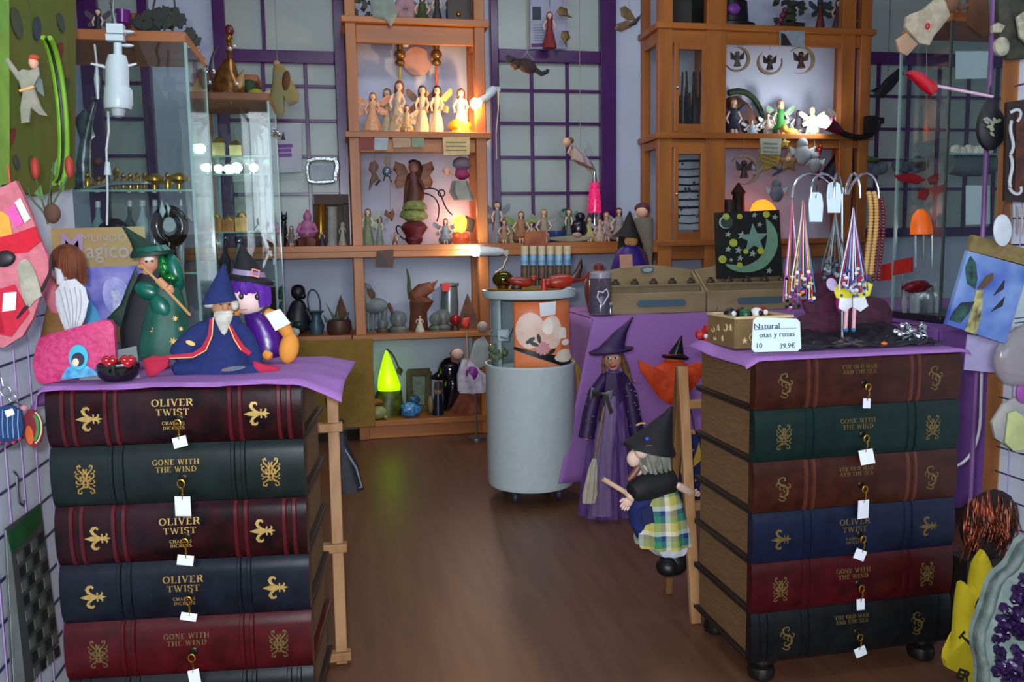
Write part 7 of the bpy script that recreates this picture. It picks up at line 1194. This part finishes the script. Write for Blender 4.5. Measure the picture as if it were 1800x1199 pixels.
# ================================================================== window hangings
d = D('window_poster', 'pale printed poster with small dark photo high in the middle window', 'poster', 964, 40, 5.10); d.poly([(932, -30), (996, -30), (997, 86), (932, 86)], 1.5); d.done('sheet', M('#9d9eb6', .7, var=.04)); d.poly([(936, 12), (951, 12), (951, 35), (936, 35)], .8, -1.4); d.done('dark_photo', M('#2c3040', .6)); d.rib([(934, 80), (955, 79)], 6, .8, -1.4); d.done('purple_strip', M('#5a2a60', .6))
for k in range(7): d.rib([(938, 44+4.5*k), (972, 44+4.5*k)], 1.2, .6, -1.2)
d.done('text_lines', M('#77788c', .6))
fd = fairy('red-gowned crowned fairy hanging in front of the window poster', 966, 2.235, 5.02, 66, '#7a1820', '#6a2c1c', None, name='hanging_fairy', wid=1.05); fd.tube([(966, 14, .5), (966, -40, .5)], 5); fd.done('thread', BLACK)
for lab, x, y, r in (('bronze leaf charm, upper one beside the red fairy', 990, 20, -30), ('bronze leaf charm, lower one beside the red fairy', 995, 64, 20)):
    d = hang('hanging_charm', lab, 'ornament', x, y-8, 5.0, -30); d.poly(rot2([(x-10, y-6), (x, y-10), (x+8, y), (x+4, y+8), (x+8, y+18), (x-2, y+8), (x-8, y+4)], x, y, r), 2, 0, 1); d.done('leaf', M('#5a4418', .45, .3))
d = hang('swing_gnome', 'small dark gnome lying on a string swing below the window poster', 'ornament', 926, 92, 4.75, -40); d.tube([(926, 92, .6), (912, 110, .6)]); d.tube([(926, 92, .6), (938, 106, .6)]); d.done('string', M('#8a8470', .7)); d.ell(926, 116, (20, 10, 12), 0, -22); d.ell(908, 112, (12, 9, 9)); d.done('body', M('#33201c', .8), sub=1); d.rings([(898, 106, 10, 8, 0, 30), (894, 100, 6, 5), (893, 96, 1)], 10); d.done('hat', M('#2c3430', .8)); d.tube([(940, 122, 5), (952, 130, 4.5), (962, 126, 3.5), (963, 122, 3)]); d.done('legs', M('#1e2228', .7)); d.ell(904, 118, 5, -8); d.done('face', M('#6a5040', .7))
d = hang('hanging_fairy', 'pale pink tutu fairy flying in front of the middle window', 'ornament', 1020, 262, 4.8, -40); d.rings([(1026, 290, 22, 16, 0, -25), (1022, 276, 18, 14, 0, -25), (1012, 262, 7, 6, 0, -20), (1006, 256, 5, 5)], 18, [.2, .15, 0, 0], 7); d.done('tutu', M('#9a828c', .8, col2='#8c8c80', scale=30)); d.ell(997, 250, (7, 7, 8)); d.tube([(1004, 258, 2.6), (998, 270, 2, -4)]); d.done('body', M('#b8987c', .6)); d.ell(1001, 247, (8, 7, 6), 2); d.done('hair', M('#6a4c2c', .7)); d.poly([(1026, 266), (1036, 250), (1042, 268), (1034, 276)], 1.5, 5); d.done('wing', M('#8c8c90', .5)); d.tube([(1032, 296, 2.4), (1040, 304, 2)]); d.done('leg', M('#b8987c', .6))
d = hang('hanging_butterfly', 'large orange-brown butterfly hanging beside the right-hand unit', 'ornament', 1105, 12, 4.4, -40); BO = M('#5c4010', .6, col2='#3a2608', scale=30); d.poly([(1118, 36), (1108, 18), (1098, 10), (1090, 14), (1092, 28), (1104, 36)], 2, 0, 1); d.poly([(1116, 40), (1100, 36), (1084, 42), (1080, 52), (1092, 56), (1110, 48)], 2, 0, 1); d.done('wings', BO); d.tube([(1104, 46, 2.4), (1116, 40, 4), (1124, 30, 2.4)]); d.done('body', M('#15120c', .6)); d.tube([(1120, 36, 1), (1128, 24, 1)]); d.done('antenna', BLACK)
# ================================================================== inside and on the left showcase
Z1 = 1.2955; BRASS = M('#d0aa50', .28, .75, col2='#86682a', scale=50)
G7 = 'gold figurines on the glass shelf of the left showcase'
rn = random.Random(41)
NTH = ('first', 'second', 'third', 'fourth', 'fifth', 'sixth', 'seventh', 'eighth', 'ninth', 'tenth')
for i, (x, h, k) in enumerate(((154, 36, 0), (174, 30, 1), (204, 46, 2), (217, 34, 0), (229, 36, 1), (242, 38, 0), (254, 34, 2), (272, 34, 3), (295, 38, 1), (315, 34, 3))):
    d = D('gold_figurine', 'shiny gold %s, %s from the left in the left showcase' % (('figurine', 'winged figurine', 'tall candlestick', 'dish on foot')[k], NTH[i]), 'figurine', x, 0, 3.14+.05*(i % 3), G7, z=Z1); y = d.y0
    if k == 2: d.rings([(x, y, h*.22), (x, y-h*.12, h*.2), (x, y-h*.2, h*.08), (x, y-h*.5, h*.13), (x, y-h*.6, h*.06), (x, y-h*.85, h*.14), (x, y-h, h*.04)], 12); d.done('candlestick', BRASS)
    elif k == 3: d.rings([(x, y, h*.3), (x, y-h*.15, h*.12), (x, y-h*.4, h*.12), (x, y-h*.6, h*.5), (x, y-h*.75, h*.52), (x, y-h*.9, h*.3), (x, y-h, h*.06)], 14); d.done('dish', BRASS)
    else:
        d.rings([(x, y, h*.28), (x, y-h*.15, h*.26), (x, y-h*.2, h*.12), (x, y-h*.5, h*.17), (x, y-h*.68, h*.12), (x, y-h*.72, h*.06)], 12); d.ell(x, y-h*.84, h*.13); d.done('body', BRASS)
        if k == 1:
            for s_ in (-1, 1): d.poly([(x+s_*h*.08, y-h*.55), (x+s_*h*.42, y-h*.95), (x+s_*h*.4, y-h*.55), (x+s_*h*.15, y-h*.4)], 2, 3); d.done('wing', BRASS)
d = D('grey_tray', 'flat grey tray holding the gold pieces in the left showcase', 'tray', 200, 0, 3.08, z=Z1); y = d.y0; d.poly([(142, y-3), (205, y-18), (262, y-16), (262, y-12), (205, y-12), (150, y+0)], 20, 0, 2); d.done('tray', M('#767e82', .4, .3))
d = D('silver_dragon', 'silver winged dragon statue at the left of the left showcase', 'statue', 152, 0, 3.2, z=Z1); y = d.y0; d.tube([(150, y, 12), (146, y-50, 12), (150, y-90, 9), (158, y-130, 6), (166, y-160, 4)], 10); d.ell(170, y-168, (9, 6, 6)); d.ell(142, y-20, (16, 10, 20)); d.done('dragon', M('#4a4e50', .25, .7, col2='#8a9294', scale=40)); d.poly([(146, y-80), (130, y-130), (150, y-150), (168, y-100)], 3, 8, 2); d.done('wing', M('#565c5e', .3, .6))
d = D('dark_tree', 'dark branching ornament rising in the left showcase', 'ornament', 160, 0, 3.28, z=Z1); y = d.y0
for p in ([(160, y, 5), (162, y-50, 4), (158, y-100, 2)], [(162, y-40, 3), (176, y-70, 2), (180, y-96, 1)], [(160, y-60, 3), (148, y-90, 2)]): d.tube(p)
d.done('branches', M('#26201e', .6)); d.ell(155, y-34, 9, -4, noise=.2); d.ell(172, y-58, 8, -4, noise=.2); d.done('buds', M('#5c2c2a', .6))
d = D('black_vase', 'glossy black ring-shaped vase with white centre in the left showcase', 'vase', 298, 0, 3.12, z=1.0235); y = d.y0; b_ = 440
d.rings([(298, y, 16), (298, b_+6, 14), (298, b_, 12), (298, b_-14, 11)], 16); c = d.q(298, 398); d.mb.tube([c+Vector((.042*cos(a), 0, .052*sin(a))) for a in [2*pi*k/24 for k in range(24)]], .021, 10, True); d.done('ring', M('#09090c', .08)); d.poly(epts(298, 394, 12, 14), 3, 2); d.done('white_centre', M('#aab8bc', .3)); d.poly([(284, 350), (292, 372), (286, 384), (280, 372)], 3, -16, 2); d.poly([(292, 354), (300, 366), (296, 380)], 3, -16, 2); d.done('white_lily', M('#b8ccd0', .5))
for i, (x, w_, c) in enumerate(((172, 14, '#7c98a0'), (228, 12, '#4c5a62'), (250, 16, '#a8bcc4'), (272, 14, '#8aa0ac'), (318, 8, '#a0b4bc'))):
    d = D('glass_bottle', 'tall pale glass bottle behind the lower pane, %s from the left' % NTH[i], 'bottle', x, 0, 3.3, 'pale glass bottles in the left showcase', z=1.0235); y = d.y0; d.rings([(x, y, w_*.7), (x, y-50, w_*.75), (x, y-84, w_*.7), (x, y-96, w_*.3), (x, y-112, w_*.28), (x, y-113, w_*.36)], 14); d.done('bottle', M(c, .1, var=.2)); d.rings([(x, y-113, w_*.32), (x, y-124, w_*.3)], 10); d.done('stopper', M('#c8d2d4', .3))
d = D('dark_bowl', 'upturned dark bowl behind the magic poster in the left showcase', 'bowl', 200, 0, 3.1, z=1.0235); y = d.y0; d.rings([(200, y, 34, 24), (200, y-10, 33, 24), (200, 395, 24, 18), (200, 384, 8)], 18); d.done('bowl', M('#20141a', .3))
# on top
ZT = 1.7985
d = D('ivy_plant', 'dark trailing ivy in a blue dish on top of the left showcase', 'plant', 290, 0, 3.2, z=ZT); y = d.y0; d.rings([(285, y, 36, 24), (285, y-10, 44, 28), (285, y-16, 42, 26), (285, y-12, 36, 22)], 20); d.done('blue_dish', M('#16265c', .3)); rn = random.Random(43)
for k in range(70):
    a = rn.uniform(0, pi); r = rn.uniform(.3, 1); x_, y_ = 288+58*r*cos(a), y-26-32*r*sin(a)+(26 if cos(a) > .75 else 0); d.poly(rot2([(x_-14, y_), (x_-3, y_-11), (x_+14, y_), (x_, y_+10)], x_, y_, rn.uniform(0, 180)), 1.5, rn.uniform(-20, 16)); d.done('leaf', M(('#0c150a', '#121c0e', '#182010')[k % 3], .55))
d.tube(bez((275, y-14, 2), (262, y-50, 2), (270, y-70, 2), (276, y-90, 1.6))); d.tube(bez((300, y-14, 2), (312, y-50, 2), (306, y-80, 1.6))); d.done('stem', M('#3c3a20', .6))
d = D('purple_cup', 'purple glass goblet at the left on the showcase top', 'cup', 215, 0, 3.1, z=ZT); y = d.y0; d.rings([(215, y, 11), (215, y-4, 4), (215, y-18, 3), (215, y-24, 11), (215, y-46, 13), (215, y-45, 11), (215, y-26, 8)], 18); d.done('goblet', M('#6a1c7c', .2, var=.2))
d = D('clay_jug', 'brown clay jug beside the purple goblet', 'jug', 236, 0, 3.2, z=ZT); y = d.y0; d.rings([(234, y, 12), (234, y-18, 16), (234, y-40, 9), (234, y-52, 10)], 16); d.done('jug', M('#5a2a1a', .5)); d.tube(bez((248, y-20, 2.4), (262, y-30, 2.4), (254, y-48, 2.4), (242, y-44, 2.4))); d.done('handle', M('#5a2a1a', .5))
d = D('bead_chain', 'string of glass beads hanging above the white clip lamp', 'beads', 200, 40, 2.7); d.dots([(199+3*sin(k), 40-7*k) for k in range(9)], 4, 0, 8, 6); d.done('beads', M('#5a6468', .15, .4))['kind'] = 'stuff'
fairy('dark pointed figurine on the far left of the showcase top', 172, ZT, 3.2, 62, '#1c1a2a', '#2a2430', '#3a3440', wid=1.0)
# ================================================================== second showcase
Z2 = 1.4235
for i, (x, y, r) in enumerate(((352, 246, 10), (384, 266, 8), (402, 268, 9), (416, 270, 10), (446, 286, 8))):
    Yb = (4.02, 4.05, 4.1, 4.05, 4.0)[i]
    d = D('bulb_reflection', 'small glowing white globe lamp, %s from the left in the second showcase' % NTH[i], 'lamp', x, y, Yb, 'glowing globe lamps in the second showcase', z=1.5035 if i < 1 else Z2); yy = d.y0; d.rings([(x, yy, r*.8), (x, yy-4, r*.8), (x, yy-6, r*.4)], 12); d.done('cup', SILVER); d.ell(x, yy-6-r*.8, (r, r, r*.85)); d.done('globe', M('#f0fffa', .3, emit=7, ecol='#e2fff6', var=0))  # added emissive balls imitate bulbs reflected in the glass, not lamps
for i, (x, z, h, c) in enumerate(((385, 1.5035, 40, '#a89a60'), (415, 1.5035, 34, '#c0b070'), (380, 1.1735, 34, '#9a6a2c'), (402, 1.1735, 30, '#8a5420'), (425, 1.1735, 36, '#a07a38'), (372, .9535, 60, '#4a6a68'), (396, .9535, 70, '#2a2430'), (420, .9535, 64, '#6c8c90'))):
    d = D('glass_flask' if h > 50 else 'trinket_box', ('pale gilt trinket box, left of two on the second showcase\'s top shelf', 'pale gilt trinket box, right of two on the second showcase\'s top shelf', 'gilt trinket box, left of three below the globe lamps', 'gilt trinket box, middle of three below the globe lamps', 'gilt trinket box, right of three below the globe lamps', 'green glass flask on the lowest shelf of the second showcase', 'black glass flask on the lowest shelf of the second showcase', 'pale blue glass flask on the lowest shelf of the second showcase')[i], 'flask' if h > 50 else 'box', x, 0, 4.14, 'trinkets in the second showcase', z=z); y = d.y0
    if h > 50: d.rings([(x, y, 9), (x, y-h*.5, 10), (x, y-h*.7, 4), (x, y-h, 3.4), (x, y-h, 5)], 12); d.done('flask', M(c, .12, var=.2)); d.ell(x, y-h-4, 4.5); d.done('stopper', SILVER)
    else: d.box(x-10, y-h*.7, x+10, y, -9, 9); d.done('case', M(c, .3, .5, var=.2)); d.rings([(x, y-h*.7, 10, 9), (x, y-h*.9, 7, 6), (x, y-h, 1)], 10); d.done('lid', BRASS)
d = D('golden_statue', 'golden upright animal statue with raised neck on the second showcase', 'statue', 402, 0, 4.1, z=1.7715); y = d.y0; GC = M('#8a5c20', .25, .6, col2='#5a3a1c', scale=30); d.rings([(400, y, 26, 18), (400, y-20, 27, 18), (398, y-44, 18, 14), (402, y-66, 9, 8)], 18, .06, 5); d.tube([(402, y-60, 7), (404, y-80, 5), (402, y-96, 5)]); d.ell(402, y-104, (7, 8, 9)); d.done('body', GC); d.ell(403, y-118, (8, 7, 10), noise=.15); d.done('red_crest', M('#5a1418', .4)); d.dots([(404, y-86), (412, y-90), (404, y-18), (416, y-24), (396, y-8)], 4, -14, 8, 6); d.done('pearls', M('#d8d4c8', .15, .5))['kind'] = 'stuff'; d.poly([(412, y-30), (428, y-50), (430, y-22), (418, y-10)], 4, -6, 3); d.done('wing', M('#9a7a48', .4)); d.tube(bez((378, y-20, 3), (362, y-44, 3), (372, y-78, 2.4), (384, y-92, 1.6))); d.done('tail', M('#3c2430', .5))
d = D('bird_ornament', 'brown bird-like ornament with silver beads at the left on the second showcase', 'ornament', 357, 0, 4.05, z=1.7715); y = d.y0; d.ell(358, y-26, (14, 11, 22), noise=.15); d.ell(352, y-54, (10, 9, 12), noise=.1); d.done('body', M('#4a2a1c', .5, var=.25)); d.dots([(344, y-58), (348, y-48), (362, y-40), (368, y-22), (360, y-8)], 5, -11, 8, 6); d.done('silver_beads', SILVER)
# ================================================================== inside the right showcase
Z3 = TZ+.035
d = D('butterfly_chime', 'wind chime of red butterflies, orange bell and clear rods in the right showcase', 'wind chime', 1630, 340, 3.1)
d.tube([(1629, 60, .6), (1629, 420, .6)], 5); d.done('thread', M('#8a8a8c', .5))
for pts in ([(1628, 316), (1604, 304), (1572, 308), (1580, 318), (1612, 324)], [(1630, 314), (1648, 304), (1650, 316), (1636, 326)], [(1632, 330), (1614, 336), (1612, 348), (1626, 352), (1634, 340)], [(1634, 330), (1664, 322), (1660, 336), (1640, 346)]): d.poly(pts, 2, 0, 1); d.done('red_wing', M('#8e0e1c', .35))
d.rings([(1620, 412, 20, 16), (1619, 396, 19, 16), (1618, 378, 14, 12), (1618, 368, 5)], 18); d.done('orange_bell', M('#d86414', .4, emit=.25, ecol='#ff6a10'))
for x in (1609, 1623, 1638): d.rings([(x, 414, 2.4), (x, 470, 2.4)], 8); d.done('clear_rod', M('#9aa8aa', .1, .3))
d = D('red_card', 'two red paper cards lying upright in the right showcase', 'card', 1588, 0, 3.16, z=Z3); y = d.y0; d.poly([(1572, 458), (1604, 452), (1604, 478), (1570, 484)], 3); d.poly([(1548, 466), (1566, 462), (1566, 492), (1546, 494)], 3, -6); d.done('red_card', M('#c01e14', .5, var=.15)); d.tube([(1586, 480, 1.4, 4), (1586, y, 1.4, 4)]); d.done('wire_stand', STEEL)
d = D('crystal_chimes', 'cluster of clear crystals and silver tubes at the bottom of the right showcase', 'ornament', 1630, 0, 3.1, z=Z3); y = d.y0; rn = random.Random(51)
for k in range(12): x = 1588+rn.uniform(0, 62); d.rings([(x, y, 4), (x, y-rn.uniform(16, 40), 5), (x, y-rn.uniform(44, 54), 1)], 6); d.done('crystal', M(('#b4bcbe', '#8a9296', '#d0d8da')[k % 3], .08, .5))
d.ell(1612, y-46, (26, 12, 10), -6, 6, noise=.35); d.done('red_crystals', M('#6a0c14', .2, var=.3))
for lab, pts, Y in (('blank white card, upper one behind the right showcase glass', [(1680, 90), (1738, 90), (1738, 138), (1680, 139)], 3.0), ('blank white card, lower one behind the right showcase glass', [(1698, 326), (1740, 326), (1740, 394), (1698, 395)], 3.0)):
    d = D('blank_card', lab, 'card', pts[0][0], pts[0][1], Y); d.poly(pts, 1); d.done('card', M('#dcecf4', .6, var=.03))
d = D('flower_trough', 'grey trough with white flowers on the glass shelf of the right showcase', 'planter', 1702, 0, 3.05, z=1.4235); y = d.y0; d.tube([(1668, 290, 16), (1690, 292, 18), (1720, 292, 18), (1745, 290, 16)], 12); d.done('trough', M('#5c666c', .6, var=.15)); d.box(1672, 288, 1740, y, -10, 10); d.done('support', M('#3c4448', .6))
for k in range(6): d.ell(1680+11*k, 265+3*(k % 2), (9, 8, 10), -4, noise=.3, seed=k); d.done('white_flower', M('#dcd8cc', .7))
d = D('bird_mobile', 'dark hanging bird mobile near the top of the right showcase', 'mobile', 1555, 170, 4.6); _q = d.q(1560, 150); d.mb.tube([_q, (_q.x, _q.y, 2.9-d.p.z)], .0015, 5); d.done('thread', BLACK); d.poly([(1535, 168), (1556, 140), (1580, 120), (1588, 130), (1566, 158), (1550, 172)], 4, 0, 3); d.poly([(1530, 160), (1548, 150), (1552, 166)], 4, 3, 2); d.done('bird', M('#101218', .6))
